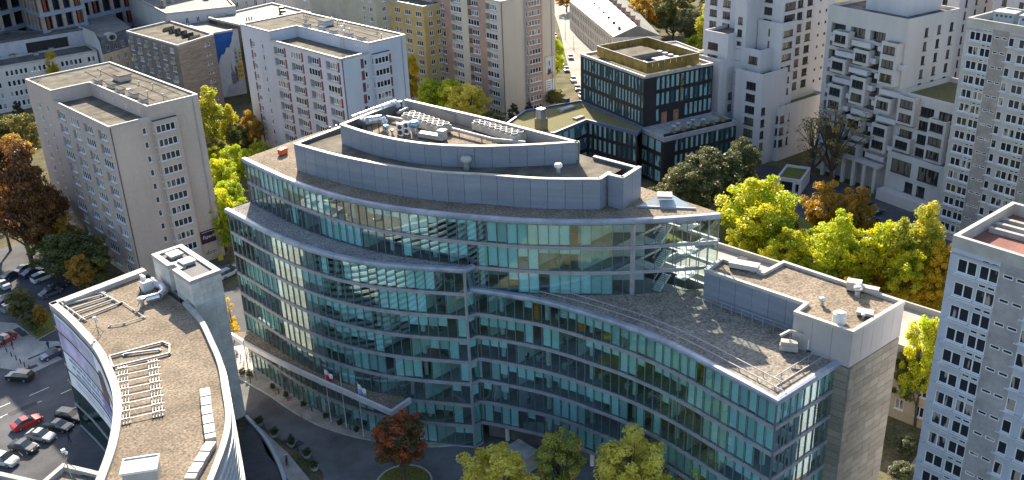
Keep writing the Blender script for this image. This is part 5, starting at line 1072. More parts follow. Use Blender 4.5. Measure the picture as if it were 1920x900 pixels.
def classical():
    t = thing('classical_row', 'long pale classical row house with metal roof and many tall windows', 'row house', (251, 199, 0)); o = (251.0, 199.0)
    p = [(243, 208), (252, 199.5), (300, 243), (290, 268)]; p = [(243.0, 208.0), (254, 197.5), (292, 243), (278, 260)]; P = [(q[0]-o[0], q[1]-o[1]) for q in p]
    facade(t, P[3], P[0], 0, 10.5, rows(8.6, 3.4, 3, 2.2, 2.5, 24, 1.0, 2.0, 'w', 1), [mat('stone_cream', (0.46, 0.42, 0.36), 0.9, 0.1, 0.3)], frame=concrete, pane=pane_dark)
    facade(t, P[0], P[1], 0, 10.5, [], [whitecap]); facade(t, P[1], P[2], 0, 10.5, [], [whitecap]); facade(t, P[2], P[3], 0, 10.5, [], [whitecap])
    m1 = ((P[0][0]+P[1][0])/2, (P[0][1]+P[1][1])/2); m2 = ((P[3][0]+P[2][0])/2, (P[3][1]+P[2][1])/2); m = MB()
    m.quad((*P[3], 10.6), (*P[0], 10.6), (*m1, 14), (*m2, 14)); m.quad((*P[1], 10.6), (*P[2], 10.6), (*m2, 14), (*m1, 14)); m.poly([(*P[0], 10.6), (*P[1], 10.6), (*m1, 14)]); part('roof', m, mat('pale_tin_roof', (0.12, 0.118, 0.112), 0.65, 0.12, 0.4), t)
    for i in range(9): f = (i+0.5)/9; c = (m1[0]+(m2[0]-m1[0])*f, m1[1]+(m2[1]-m1[1])*f); chimney(t, c[0]+1, c[1]-0.5, 13.2, 1.0, 1.4, 1.8, m_=russet)
    for i in range(7): f = (i+0.6)/7.5; c = (P[0][0]*0.6+m1[0]*0.4+(m2[0]-m1[0])*f, P[0][1]*0.6+m1[1]*0.4+(m2[1]-m1[1])*f); m = MB(); m.box(c[0]-0.3, c[0]+0.3, c[1]-0.3, c[1]+0.3, 11.0, 12.9); part('roof_vent', m, dark_metal, t)
classical()
CE = quad_block('end_house', 'low pale-roofed corner house at the end of the classical row', 'house', [(228, 186), (252, 178), (258, 194), (244, 203)], 8.5, whitecap, {0: lambda L: rows(6, 3, 2, 3, 3, 6, 1, 1.6), 3: lambda L: rows(6, 3, 2, 3, 3, 4, 1, 1.6)}, roofm=mat('pale_roof', (0.44, 0.42, 0.40), 0.7, 0.12, 0.3))
LB = quad_block('back_house', 'low buff back house with parapet roof, behind the stone tower', 'house', [(121.2, 38), (134.2, 38), (132.2, 92), (119.8, 92)], 12, mat('buff_render', (0.50, 0.41, 0.28), 0.9, 0.08, 0.3), {3: lambda L: rows(9.2, 3.3, 3, 2.4, 2.9, 18, 1.3, 1.7)}, roofm=mat('buff_roof', (0.38, 0.34, 0.29), 0.95, 0.12, 0.3), par=0.9)
for i in range(4): chimney(LB, 6+i*0.8, 8+i*12, 11.1, 0.8, 1.4, 0.9)
FW = quad_block('white_high_rise', 'plain white high-rise rising behind the stepped white block', 'apartment tower', [(236, 96), (262, 92), (268, 122), (242, 126)], 46, wh, {3: lambda L: rows(44, 2.9, 14, 3, 3.4, 8, 1.3, 1.5), 0: lambda L: rows(44, 2.9, 14, 3, 4.2, 6, 0.8, 1.8)}, frame=dark_frame, pane=pane_dark)
FW2 = quad_block('white_high_rise', 'white high-rise with narrow slit windows behind the grey slab block', 'apartment tower', [(232, 62), (262, 54), (268, 84), (240, 90)], 50, wh, {3: lambda L: rows(48, 2.9, 15, 3, 4.4, 6, 1.2, 1.5), 0: lambda L: rows(48, 2.9, 15, 3, 4.2, 6, 0.8, 1.8)}, frame=dark_frame, pane=pane_dark)
OWH = quad_block('old_white_house', 'low white house with grey roof at the left edge behind the chestnut', 'house', [(16, 214), (34, 226), (28, 240), (8, 226)], 9, wh2, {0: lambda L: rows(6.5, 3, 2, 3, 2.6, 7, 1.0, 1.6), 3: lambda L: rows(6.5, 3, 2, 3, 2.6, 4, 1.0, 1.6)}, roofm=old_roof)
# ------------------------------------------------------------------ plant on the office roofs
def gear(name, label, cat, px, py, z, rz=0.0, group=None):
    p = at(px, py, z); return thing(name, label, cat, (p.x, p.y, z), rz, group)
PZ = 40.3
def chiller(px, py, n, label):
    t = gear('chiller', label, 'chiller', px, py, PZ, rad(88)); L = n*1.15
    m = MB(); m.box(-L/2, L/2, -1.1, 1.1, 0.25, 1.25); part('casing', m, mat('chiller_cream', (0.50, 0.45, 0.36), 0.7, 0.15, 0.8), t)
    m = MB()
    for x in np.linspace(-L/2+0.3, L/2-0.3, 5): m.box(x-0.1, x+0.1, -1.0, 1.0, 0, 0.25)
    part('feet', m, dark_metal, t)
    b = MB(); b.lathe((0, 0, 0), [(0.40, 0), (0.52, 0.02), (0.52, 0.28), (0.44, 0.28), (0.42, 0.05)], 8); me = b.mesh('fan_ring', whitecap); b = MB(); b.lathe((0, 0, 0), [(0.40, 0.0), (0.40, 0.03)], 8)
    for k in range(4): b.beam((0, 0, 0.1), (0.38*math.cos(k*1.57), 0.38*math.sin(k*1.57), 0.1), 0.16, 0.02)
    fan = b.mesh('fan', dark_metal)
    for i in range(n):
        for y in (-0.55, 0.55):
            o = put('fan_ring', me, t, (-L/2+(i+0.5)*1.15+(0.25 if y > 0 else -0.25)*0, y, 1.252)); put('fan', fan, o)
chiller(800, 240, 8, 'long chiller with double row of cream fan rings, beside the louvred ramp')
chiller(935, 255, 8, 'second long chiller with double row of fan rings, towards the pointed roof end')
def sloped_louvre():
    t = gear('louvre_ramp', 'sloping grey louvred cover against the roof parapet', 'louvre', 838, 222, PZ, rad(86)); m = MB(); m.poly([(-3.0, -0.9, 0), (3.0, -0.9, 0), (3.0, 1.0, 1.5), (-3.0, 1.0, 1.5)]); m.poly([(3, -0.9, 0), (3, 1, 0), (3, 1, 1.5)]); m.poly([(-3, -0.9, 0), (-3, 1, 1.5), (-3, 1, 0)]); part('cover', m, alu, t)
    for i in range(7): m = MB(); x = -2.9+i*0.85; m.beam((x, -0.88, 0.04), (x, 0.98, 1.54), 0.08, 0.06); part('rib', m, grey_paint, t)
sloped_louvre()
def duct(pts, r, label, z=PZ, mt=None, name='air_duct'):
    q = [at(x, y, z+h) for x, y, h in pts]; o = q[0]; t = thing(name, label, 'air duct', (o.x, o.y, z)); P = [(v.x-o.x, v.y-o.y, h) for v, (x, y, h) in zip(q, pts)]
    m = MB(); m.path(P, r, 10); part('pipe', m, mt or zinc, t, smooth=False)
    for a, b in zip(P[:-1], P[1:]):
        d = Vector(b)-Vector(a)
        for f in (0.25, 0.75):
            c = Vector(a)+d*f; u = d.normalized()*0.05; m = MB(); m.tube(c-u, c+u, r*1.12, n=10); part('flange', m, steel, t)
            m = MB(); m.box(c.x-0.05, c.x+0.05, c.y-0.05, c.y+0.05, 0, max(0.1, c.z-r)); part('support', m, dark_metal, t)
duct([(672, 228, 1.0), (690, 226, 1.6), (715, 222, 1.6), (722, 232, 0.8)], 0.55, 'short fat silver duct bent down at both ends at the roof corner')
duct([(706, 206, 1.6), (742, 193, 1.6), (748, 202, 0.9)], 0.5, 'silver duct with elbow along the upper left roof edge')
duct([(660, 220, 0.5), (700, 205, 0.5), (735, 194, 0.5)], 0.28, 'thin pale pipe following the upper left roof edge')
duct([(715, 218, 0.6), (760, 226, 0.7), (840, 240, 0.7), (925, 262, 0.7), (985, 268, 0.6)], 0.27, 'long pale pipe running between the chillers and the curved wall', mt=whitecap)
duct([(745, 212, 0.6), (765, 203, 0.8)], 0.25, 'short pale pipe stub beside the silver elbow', mt=whitecap)
def cowl(px, py, r, label, mt, z=PZ):
    t = gear('roof_cowl', label, 'vent cowl', px, py, z); m = MB(); m.lathe((0, 0, 0), [(r*0.55, 0), (r*0.55, r*1.3)], 12); part('stem', m, zinc, t); m = MB(); m.lathe((0, 0, 0), [(r*0.55, r*1.3), (r*1.0, r*1.7), (r*1.05, r*2.1), (r*0.8, r*2.5), (r*0.55, r*2.55)], 12); part('hood', m, mt, t, smooth=True)
bluem = mat('blue_metal', (0.22, 0.36, 0.50), 0.3, 0.1, 1, metal=0.6)
cowl(778, 252, 0.8, 'large blue steel vent cowl beside the twin fan units', bluem); cowl(725, 250, 0.5, 'small blue steel vent cowl by the bent duct', bluem); cowl(736, 252, 0.3, 'tiny pale vent beside the small blue cowl', zinc)
cowl(875, 318, 0.75, 'squat pale drum vent in the dark roof channel', whitecap, 39.0); cowl(1047, 325, 0.55, 'small white vent near the end of the dark roof channel', white_paint, 39.0)
cowl(1541, 572, 0.4, 'pale mushroom vent on the gravel of the stair tower roof', zinc, 29.0); cowl(1607, 556, 0.55, 'silver double vent near the back rim of the stair tower roof', zinc, 29.0); cowl(1618, 598, 0.25, 'stub vent near the corner of the stair tower roof', zinc, 29.0)
def ac(px, py, label, z=PZ, rz=0.9):
    t = gear('fan_unit', label, 'air conditioner', px, py, z, rz); m = MB(); m.box(-0.5, 0.5, -0.25, 0.25, 0.2, 1.9); part('casing', m, white_paint, t)
    for zz in (0.6, 1.4): m = MB(); m.tube((0, -0.255, zz), (0, -0.30, zz), 0.33, n=12); part('fan_grille', m, dark_metal, t)
    m = MB(); m.box(-0.5, -0.4, -0.25, 0.25, 0, 0.2); m.box(0.4, 0.5, -0.25, 0.25, 0, 0.2); part('feet', m, dark_metal, t)
ac(752, 255, 'white twin-fan unit standing left of its pair', rz=rad(-60)); ac(763, 252, 'white twin-fan unit standing right of its pair', rz=rad(-60))
def flatbox(px, py, w, d, h, label, z, rz, mt=None, name='duct_box'):
    t = gear(name, label, 'duct box', px, py, z, rz); m = MB(); m.box(-w/2, w/2, -d/2, d/2, 0.25, 0.25+h); part('box', m, mt or whitecap, t)
    m = MB(); m.box(-w/2+0.1, -w/2+0.25, -d/2, d/2, 0, 0.25); m.box(w/2-0.25, w/2-0.1, -d/2, d/2, 0, 0.25); part('feet', m, dark_metal, t); m = MB(); m.box(-w/2-0.05, w/2+0.05, -d/2-0.05, d/2+0.05, 0.252+h, 0.32+h); part('lid', m, mt or whitecap, t)
flatbox(810, 262, 4.2, 1.0, 0.6, 'long flat white duct box beside the curved wall', PZ, rad(-75)); flatbox(830, 264, 1.0, 1.0, 1.3, 'square white box at the end of the flat duct', PZ, rad(-75))
flatbox(1395, 505, 3.6, 1.3, 0.6, 'broad pale duct box on the long gravel roof by the glazed stair', 29.0, rad(-72)); flatbox(1600, 545, 1.6, 1.2, 1.0, 'white cabinet by the back rim of the stair tower roof', 29.0, rad(-70)); flatbox(1622, 548, 3.0, 0.8, 0.5, 'low pale duct beside the white cabinet', 29.0, rad(-75)); flatbox(1621, 592, 1.7, 1.1, 0.3, 'flat white hatch near the corner of the stair tower roof', 29.0, rad(-70), name='roof_hatch')
t = gear('water_tank', 'white round tank at the front rim of the stair tower roof', 'tank', 1573, 605, 29.0); m = MB(); m.lathe((0, 0, 0), [(0.75, 0), (0.75, 1.2), (0.62, 1.3)], 16); part('drum', m, white_paint, t); m = MB(); m.lathe((0, 0, 1.302), [(0.60, 0), (0.55, 0.08)], 16); part('lid', m, whitecap, t)
t = gear('red_box', 'small red-orange box on the roof terrace corner', 'box', 531, 290, 35.35, 0.3); m = MB(); m.box(-0.7, 0.7, -0.4, 0.4, 0.15, 1.0); part('casing', m, mat('red_box', (0.60, 0.10, 0.03), 0.5), t); m = MB(); m.box(-0.6, -0.4, -0.3, 0.3, 0, 0.148); m.box(0.4, 0.6, -0.3, 0.3, 0, 0.148); part('feet', m, dark_metal, t)
t = gear('roof_crane', 'white facade-cleaning crane with tilted arm at the corner of the right wing roof', 'crane', 1522, 655, 24.85, 0.5)
m = MB(); m.box(-0.7, 0.7, -0.5, 0.5, 0.3, 1.6); part('cabinet', m, white_paint, t); m = MB(); m.beam((0, 0, 1.6), (-0.9, 2.6, 2.6), 0.25, 0.3); m.beam((-0.9, 2.6, 2.6), (-1.6, 3.6, 2.2), 0.25, 0.3); part('arm', m, whitecap, t); m = MB(); m.box(-0.9, 0.9, -0.6, 0.6, 0.1, 0.29); part('base', m, dark_metal, t); m = MB(); m.box(-1.5, -0.8, 1.5, 3.6, 0.2, 0.9); m.box(-1.6, -0.7, 1.6, 3.5, 1.0, 1.4); part('gondola', m, concrete, t)
for x in (-1.3, -0.9): 
    m = MB(); m.tube((x, 2.5, 0), (x, 2.5, 2.4), 0.06, n=5); part('post', m, steel, t)
t = gear('skylight', 'tilted glazed skylight on the pointed end of the roof', 'skylight', 1245, 385, 35.35, rad(-52))
m = MB(); m.poly([(-3.5, -0.8, 0.1), (4.0, -1.2, 0.1), (0.4, 2.4, 1.0)]); m.poly([(-3.5, -0.8, 0.1), (0.4, 2.4, 1.0), (0.4, 2.4, 0)]); part('glass_slope', m, mat('skylight_glass', (0.35, 0.42, 0.45), 0.12, 0.1), t); m = MB(); m.box(-0.9, 1.0, -0.2, 1.4, 1.0, 1.25); m.box(-0.9, 0.02, -0.2, 1.4, 1.252, 1.34); m.box(0.06, 1.0, -0.2, 1.4, 1.252, 1.34); part('hatch', m, alu, t); m = MB(); m.beam((-3.5, -0.8, 0.0), (4.0, -1.2, 0.0), 0.2, 0.5); part('kerb', m, alu, t)
for i in range(7):
    t = gear('roof_pipe_rack', 'jumble of black pipe fittings in the notch of the roof wall', 'pipe', 612+i*4, 262-(i % 3)*6, 36.5, i, group='pipe fittings on the roof notch'); m = MB(); m.tube((0, 0, 0), (0, 0, 0.9+0.1*i), 0.12, n=6); m.tube((0, 0, 0.8), (0.7, 0, 0.5), 0.1, n=6); part('pipe', m, zinc if i % 2 else dark_metal, t)
# masts on the lilac tower
for k, (x, y, z) in enumerate(((128.5, 192.0, 31.3), (137, 220, 33.8))):
    t = thing('lattice_mast', ('slim lattice aerial mast on the sunken roof of the lilac tower', 'lattice aerial mast on the upper roof of the lilac tower')[k], 'mast', (x, y, z))
    for a in range(3): m = MB(); m.tube((0.9*math.cos(a*2.1), 0.9*math.sin(a*2.1), 0), (0.12*math.cos(a*2.1), 0.12*math.sin(a*2.1), 5.2), 0.05, n=5); part('leg', m, steel, t)
    m = MB()
    for i in range(5): m.beam((0.7-i*0.12, 0, 0.8+i), (-0.4+i*0.06, 0.6-i*0.1, 1.2+i), 0.05, 0.05)
    part('bracing', m, steel, t)
    for i in range(3): m = MB(); m.box(0.2*math.cos(i*2.1)-0.12, 0.2*math.cos(i*2.1)+0.12, 0.2*math.sin(i*2.1)-0.12, 0.2*math.sin(i*2.1)+0.12, 3.8, 5.4); part('panel_aerial', m, white_paint, t)
# desks and chairs behind the glass
def desk_proto():
    t = thing('office_desk', 'white office desk standing behind the curved glass front', 'desk', (0, 0, -50), 0, 'desks behind the office glass')
    m = MB(); m.box(-0.8, 0.8, -0.4, 0.4, 0.70, 0.74); part('top', m, white_paint, t)
    for sx in (-0.74, 0.74): m = MB(); m.box(sx-0.03, sx+0.03, -0.36, 0.36, 0, 0.698); part('leg', m, grey_paint, t)
    m = MB(); m.box(-0.3, 0.3, 0.1, 0.14, 0.86, 1.2); m.box(-0.04, 0.04, 0.09, 0.15, 0.742, 0.858); part('monitor', m, black, t); return t
def chair_proto(col, label):
    t = thing('office_chair', label, 'chair', (0, 0, -50), 0, label+' group'); m = MB(); m.box(-0.25, 0.25, -0.25, 0.25, 0.42, 0.5); part('seat', m, mat('chair_'+str(col[0]), col, 0.8), t); m = MB(); m.box(-0.24, 0.24, 0.22, 0.28, 0.52, 1.0); part('backrest', m, MATS['chair_'+str(col[0])], t); m = MB(); m.lathe((0, 0, 0), [(0.28, 0.0), (0.28, 0.04), (0.04, 0.08), (0.04, 0.418)], 8); part('stem', m, dark_metal, t); return t
DP = desk_proto(); CP = [chair_proto((0.03, 0.03, 0.035), 'black office chair at a desk behind the glass front'), chair_proto((0.55, 0.36, 0.10), 'yellow-brown chair in the meeting room behind the glass front')]
dr = random.Random(21); first = [True, True, True]
def clone(pr, idx, loc, rz):
    o = pr if first[idx] else copy_tree(pr); first[idx] = False; o.location = loc; o.rotation_euler = (0, 0, rz)
for cv, lvls in ((A, LV[1:8]), (B, LV[1:7]), (U[:kT], LV[8:10])):
    c = offset(cv, -2.6)
    for z in lvls:
        i = dr.randint(1, 3)
        while i < len(c)-2:
            if dr.random() < 0.62:
                rz = dr.choice((0, math.pi/2, math.pi, 0.3)); clone(DP, 0, (c[i][0]+dr.uniform(-0.6, 0.5), c[i][1], z+0.002), rz); k = 1 if dr.random() < 0.7 else 2
                clone(CP[k-1], k, (c[i][0]+dr.uniform(-0.9, 0.2), c[i][1]-1.0, z+0.002), dr.random()*6)
            i += dr.choice((2, 3, 3, 4))
t = thing('yellow_pouf', 'round yellow pouf behind the glass of the upper right wing', 'pouf', (*offset(B, -1.4)[15], LV[6]+0.002)); m = MB(); m.lathe((0, 0, 0), [(0.5, 0), (0.62, 0.2), (0.6, 0.6), (0.4, 0.7)], 12); part('cushion', m, mat('yellow_fabric', (0.75, 0.52, 0.02), 0.8), t)
# ------------------------------------------------------------------ trees
bark = mat('bark', (0.10, 0.075, 0.055), 0.95, 0.25, 2.0)
def crown_mesh(name, seed, mt, rx, h0, h1, nclump, per, leaf, shape='round', clump=0.27):
    """many leaf faces gathered in clumps through the crown's volume (unit: metres, tree standing at the origin)"""
    g = np.random.default_rng(seed); cz, rz = (h0+h1)/2, (h1-h0)/2; C = []
    while len(C) < nclump:
        v = g.normal(size=3); v /= np.linalg.norm(v); r = g.uniform(0.30, 1.0)**0.55; p = v*r
        if shape == 'round' and p[2] < -0.75: continue
        lump = 0.82+0.26*math.sin(v[0]*3.1+seed)*math.cos(v[1]*2.7-seed)
        if shape == 'column': w = (0.55+0.45*(1-abs(p[2])))*1.0; q = np.array([p[0]*rx*w, p[1]*rx*w, cz+p[2]*rz])
        elif shape == 'cone': w = max(0.08, (1-p[2])/2); q = np.array([p[0]*rx*w*1.5, p[1]*rx*w*1.5, cz+p[2]*rz])
        else: q = np.array([p[0]*rx*lump, p[1]*rx*lump, cz+p[2]*rz*(0.9+0.1*lump)])
        C.append(q)
    C = np.array(C); n = nclump*per; idx = np.repeat(np.arange(nclump), per); cr = rx*clump*g.uniform(0.6, 1.25, nclump)[idx]
    d = g.normal(size=(n, 3)); d /= np.linalg.norm(d, axis=1)[:, None]; rad_ = g.uniform(0.15, 1, n)**0.5
    pos = C[idx]+d*(cr*rad_)[:, None]*np.array([1, 1, 0.75 if shape != 'column' else 1.4]); 
    nor = d*0.7+g.normal(size=(n, 3))*0.6+np.array([0, 0, 0.35]); nor /= np.linalg.norm(nor, axis=1)[:, None]
    a = np.cross(nor, g.normal(size=(n, 3))); a /= np.linalg.norm(a, axis=1)[:, None]; b = np.cross(nor, a); s = leaf*g.uniform(0.6, 1.3, n)[:, None]
    V = np.stack([pos-a*s*0.5, pos-b*s*0.32+nor*s*0.08, pos+a*s*0.55, pos+b*s*0.32+nor*s*0.08], 1).reshape(-1, 3)
    me = bpy.data.meshes.new(name); me.vertices.add(4*n); me.loops.add(4*n); me.polygons.add(n)
    me.vertices.foreach_set('co', V.astype(np.float32).ravel()); me.loops.foreach_set('vertex_index', np.arange(4*n, dtype=np.int32)); me.polygons.foreach_set('loop_start', np.arange(0, 4*n, 4, dtype=np.int32))
    t = me.attributes.new('tint', 'FLOAT', 'FACE'); cl = g.uniform(0, 1, nclump)[idx]*0.6+g.uniform(0, 1, n)*0.4; t.data.foreach_set('value', cl.astype(np.float32))
    me.update(calc_edges=True); me.materials.append(mt); return me, C
def trunk_mesh(name, seed, H, h0, C, r=0.22, limbs=14):
    g = random.Random(seed); m = MB(); pts = [(0, 0, 0)]; x = y = 0
    for i in range(1, 6): x += g.uniform(-0.18, 0.18); y += g.uniform(-0.18, 0.18); pts.append((x, y, H*0.86*i/5))
    for i in range(5): m.tube(pts[i], pts[i+1], r*(1-0.17*i), r*(1-0.17*(i+1)), 7)
    for j in range(limbs):
        c = C[int(g.random()*len(C))]; i = min(4, max(1, int((c[2]-1.2)/(H*0.86)*5*0.8))); b = pts[i]; mid = ((b[0]+c[0])/2+g.uniform(-.2, .2), (b[1]+c[1])/2+g.uniform(-.2, .2), (b[2]+c[2])/2-0.1); m.tube(b, mid, r*0.42, r*0.28, 5); m.tube(mid, tuple(c), r*0.28, r*0.07, 5)
    return m.mesh(name, bark)
PROTO = {}
def species(key, mt, rx=3.6, h0=2.2, h1=10, nclump=95, per=165, leaf=0.25, shape='round', variants=2, clump=0.205, r=0.22, limbs=14):
    PROTO[key] = []
    for v in range(variants):
        cm, C = crown_mesh('crown', sum(map(ord, key))+v*31, mt, rx, h0, h1, nclump, per, leaf, shape, clump); PROTO[key].append((trunk_mesh('trunk', v+len(key), h1, h0, C, r, limbs), cm, rx, h1))
lm = leaf_mat
species('lime', lm('leaf_yellow_green', ((0.20, 0.33, 0.012), (0.45, 0.54, 0.015), (0.68, 0.62, 0.02)), 0.6), variants=3)
species('yellow', lm('leaf_yellow', ((0.40, 0.33, 0.01), (0.66, 0.48, 0.01), (0.72, 0.46, 0.015)), 0.55), variants=2)
species('orange', lm('leaf_orange', ((0.18, 0.14, 0.02), (0.42, 0.25, 0.02), (0.56, 0.33, 0.03)), 0.5), variants=2)
species('chestnut', lm('leaf_chestnut', ((0.10, 0.05, 0.02), (0.23, 0.105, 0.03), (0.30, 0.15, 0.04))), variants=2, nclump=100)
species('olive', lm('leaf_olive', ((0.05, 0.07, 0.02), (0.13, 0.15, 0.035), (0.30, 0.25, 0.05))), variants=2)
species('dark', lm('leaf_dark', ((0.06, 0.08, 0.03), (0.11, 0.13, 0.05), (0.19, 0.19, 0.07))), variants=2, nclump=100)
species('maple', lm('leaf_maple', ((0.055, 0.065, 0.02), (0.13, 0.11, 0.03), (0.58, 0.14, 0.04))), variants=1, leaf=0.30)
species('poplar', lm('leaf_poplar', ((0.20, 0.28, 0.02), (0.42, 0.45, 0.03), (0.60, 0.54, 0.04)), 0.5), rx=1.7, h0=1.0, h1=12, nclump=60, per=150, shape='column', variants=2, clump=0.36, leaf=0.28)
species('willow', lm('leaf_willow', ((0.10, 0.08, 0.04), (0.16, 0.13, 0.04), (0.40, 0.30, 0.04))), rx=3.4, h0=2.5, h1=11, nclump=40, per=26, leaf=0.24, variants=1, clump=0.2, r=0.16, limbs=60)
species('conifer', lm('leaf_conifer', ((0.02, 0.035, 0.02), (0.035, 0.055, 0.025), (0.05, 0.07, 0.03)), 0.2), rx=2.2, h0=0.6, h1=9, nclump=50, per=140, leaf=0.22, shape='cone', variants=1, clump=0.22)
species('ginkgo', MATS['leaf_yellow'], rx=2.0, h0=0.6, h1=7, nclump=24, per=60, leaf=0.26, variants=1, clump=0.28, r=0.1, limbs=20)
species('gold', lm('leaf_olive_gold', ((0.40, 0.37, 0.03), (0.72, 0.62, 0.08), (0.85, 0.75, 0.16)), 0.5), variants=2, nclump=100)
species('greenrust', lm('leaf_green_rust', ((0.20, 0.25, 0.04), (0.40, 0.42, 0.07), (0.60, 0.40, 0.10)), 0.4), variants=1)
def tree(kind, bx, by, topy, wpx, label, group=None, z=0.0, name=None):
    p = at(bx, by, z); h = max(2.5, height_for(p.x, p.y, topy)-z); w = wpx/px_per_m((p.x, p.y, h*0.6)); i = RND.randrange(len(PROTO[kind])); tm, cm, rx, H = PROTO[kind][i]
    names = {'poplar': 'poplar_tree', 'conifer': 'conifer_tree', 'willow': 'willow_tree', 'maple': 'maple_tree', 'chestnut': 'chestnut_tree'}
    t = thing(name or names.get(kind, 'broadleaf_tree'), label, 'tree', (p.x, p.y, z), RND.random()*6.28, group); sx = w/2/rx/0.95; t.scale = (sx, sx, 0.94*h/H)
    put('trunk', tm, t); put('crown', cm, t); return t
# row behind the offices, right
tree('lime', 1412, 498, 322, 155, 'big bright yellow-green tree at the left end of the back row'); tree('lime', 1455, 520, 400, 80, 'small yellow-green tree below the big bright one')
tree('orange', 1545, 470, 332, 105, 'orange-brown tree between the white block and the yellow-green trees'); tree('orange', 1600, 482, 345, 70, 'narrow orange tree beside the parked black car'); tree('lime', 1565, 560, 390, 120, 'yellow-green tree in the middle of the back row'); tree('orange', 1490, 520, 452, 50, 'small orange shrub-like tree between yellow-green trees')
tree('poplar', 1712, 575, 358, 70, 'tall pointed yellow poplar behind the low back house'); tree('lime', 1655, 570, 400, 85, 'yellow-green tree beside the tall pointed poplar'); tree('yellow', 1755, 600, 440, 75, 'golden yellow tree against the blue-grey slab block')
tree('lime', 1520, 565, 480, 90, 'low spreading pale green tree by the low wall'); tree('yellow', 1620, 600, 530, 90, 'low golden tree just behind the low wall'); tree('yellow', 1690, 610, 540, 80, 'low yellow tree under the poplar'); tree('orange', 1585, 590, 520, 70, 'low rusty-gold tree behind the low wall')
tree('lime', 1440, 560, 450, 70, 'half-hidden green tree by the glazed corner stair')
tree('dark', 1320, 420, 268, 140, 'big dark olive tree behind the pointed roof end'); tree('dark', 1275, 430, 300, 100, 'dark olive tree next to the black-clad office'); tree('dark', 1385, 390, 250, 80, 'dark green tree reaching up beside the white tower'); tree('olive', 1405, 330, 268, 40, 'small lighter tree top at the white tower corner'); tree('olive', 1235, 440, 345, 70, 'low olive tree at the foot of the black-clad office')
tree('willow', 1560, 350, 178, 150, 'almost bare tree with yellow tips in front of white block'); tree('willow', 1520, 340, 210, 90, 'thin bare tree beside the almost bare big one')
tree('lime', 1715, 800, 572, 90, 'leafy tree in the gap between stone tower and slab block'); tree('olive', 1695, 790, 640, 60, 'olive tree in front of the buff back house')
for i, (x, y, ty, w) in enumerate(((1700, 862, 812, 60), (1735, 850, 800, 50), (1690, 900, 868, 60), (1725, 905, 870, 50))):
    tree('dark', x, y, ty, w, 'dark green bush on the ground between stone tower and slab block', 'bushes in the side garden', name='garden_bush')
for k, x, y, ty, w, l in (('lime', 1480, 545, 420, 90, 'yellow-green tree filling the back row beside the rusty shrub'), ('lime', 1605, 560, 440, 90, 'yellow-green tree left of the poplar group'), ('yellow', 1735, 610, 500, 80, 'yellow tree at the foot of the golden one'), ('orange', 1640, 560, 470, 70, 'golden-brown tree in the back row'), ('lime', 1385, 520, 420, 70, 'yellow-green tree close to the glazed stair'), ('yellow', 1665, 610, 560, 100, 'low yellow growth along the low wall'), ('lime', 1545, 600, 545, 100, 'low green growth along the low wall'), ('orange', 1500, 570, 520, 60, 'low rust-brown growth behind the low wall'), ('olive', 1470, 500, 400, 80, 'shaded olive tree behind the bright row'), ('lime', 1530, 520, 420, 80, 'light green tree beside the orange-brown one'), ('lime', 1690, 600, 460, 80, 'yellow-green tree in front of the tall poplar')): tree(k, x, y, ty, w, l)
# left side
tree('chestnut', 62, 500, 252, 150, 'large rust-brown chestnut shading the car park'); tree('chestnut', 20, 470, 300, 90, 'rust-brown tree at the left edge beside the big chestnut'); tree('olive', 150, 540, 430, 120, 'dark olive tree against the tower by the car park'); tree('olive', 115, 520, 440, 90, 'olive tree between chestnut and tower'); tree('chestnut', 110, 470, 330, 90, 'brown tree half behind the large chestnut'); tree('orange', 160, 560, 470, 60, 'small gold-tinged tree by the roof corner')
tree('orange', 35, 330, 250, 90, 'orange tree behind the large chestnut'); tree('olive', 22, 290, 210, 90, 'green tree at the left edge below the low white house'); tree('olive', 60, 300, 208, 60, 'yellowish green tree beside the tower corner')
tree('conifer', 40, 235, 178, 26, 'dark conifer before the low white house'); tree('yellow', 112, 190, 88, 32, 'yellow narrow tree beside the low white house', name='broadleaf_tree')
tree('poplar', 412, 300, 150, 52, 'tall bright green poplar behind the beige tower'); tree('poplar', 442, 300, 182, 34, 'shorter poplar beside the tall bright green one'); tree('orange', 480, 300, 202, 60, 'gold and olive tree next to the lilac tower'); tree('olive', 455, 310, 225, 50, 'olive tree between poplar and lilac tower')
tree('lime', 425, 400, 290, 80, 'bright yellow-green tree between tower and glass office'); tree('lime', 450, 360, 262, 60, 'yellow-green tree left of the glass office corner'); tree('lime', 425, 470, 345, 80, 'low bright yellow-green tree by the street corner'); tree('lime', 405, 340, 272, 50, 'small yellow-green tree at the beige tower corner'); tree('lime', 490, 320, 262, 50, 'yellow-green tree behind the glass office corner'); tree('olive', 340, 300, 205, 40, 'olive tree hidden behind the beige tower')
tree('olive', 550, 300, 232, 50, 'olive tree at the foot of the lilac tower'); tree('olive', 48, 610, 540, 56, 'thin grey-green tree on the traffic island'); tree('orange', 82, 622, 570, 36, 'small gold sapling on the traffic island'); tree('olive', 68, 625, 580, 46, 'dark shrub on the traffic island')
tree('ginkgo', 440, 640, 555, 40, 'bright yellow sapling on the pavement between the two offices')
for k, x, y, ty, w, l in (('lime', 440, 440, 330, 70, 'bright green tree filling the gap beside the glass office corner'), ('lime', 400, 390, 300, 60, 'yellow-green tree along the beige tower wall'), ('lime', 445, 480, 400, 60, 'low yellow-green tree at the street corner'), ('olive', 410, 330, 250, 50, 'olive undergrowth below the tall poplar'), ('lime', 470, 350, 275, 50, 'yellow-green tree between poplar and glass office')): tree(k, x, y, ty, w, l)
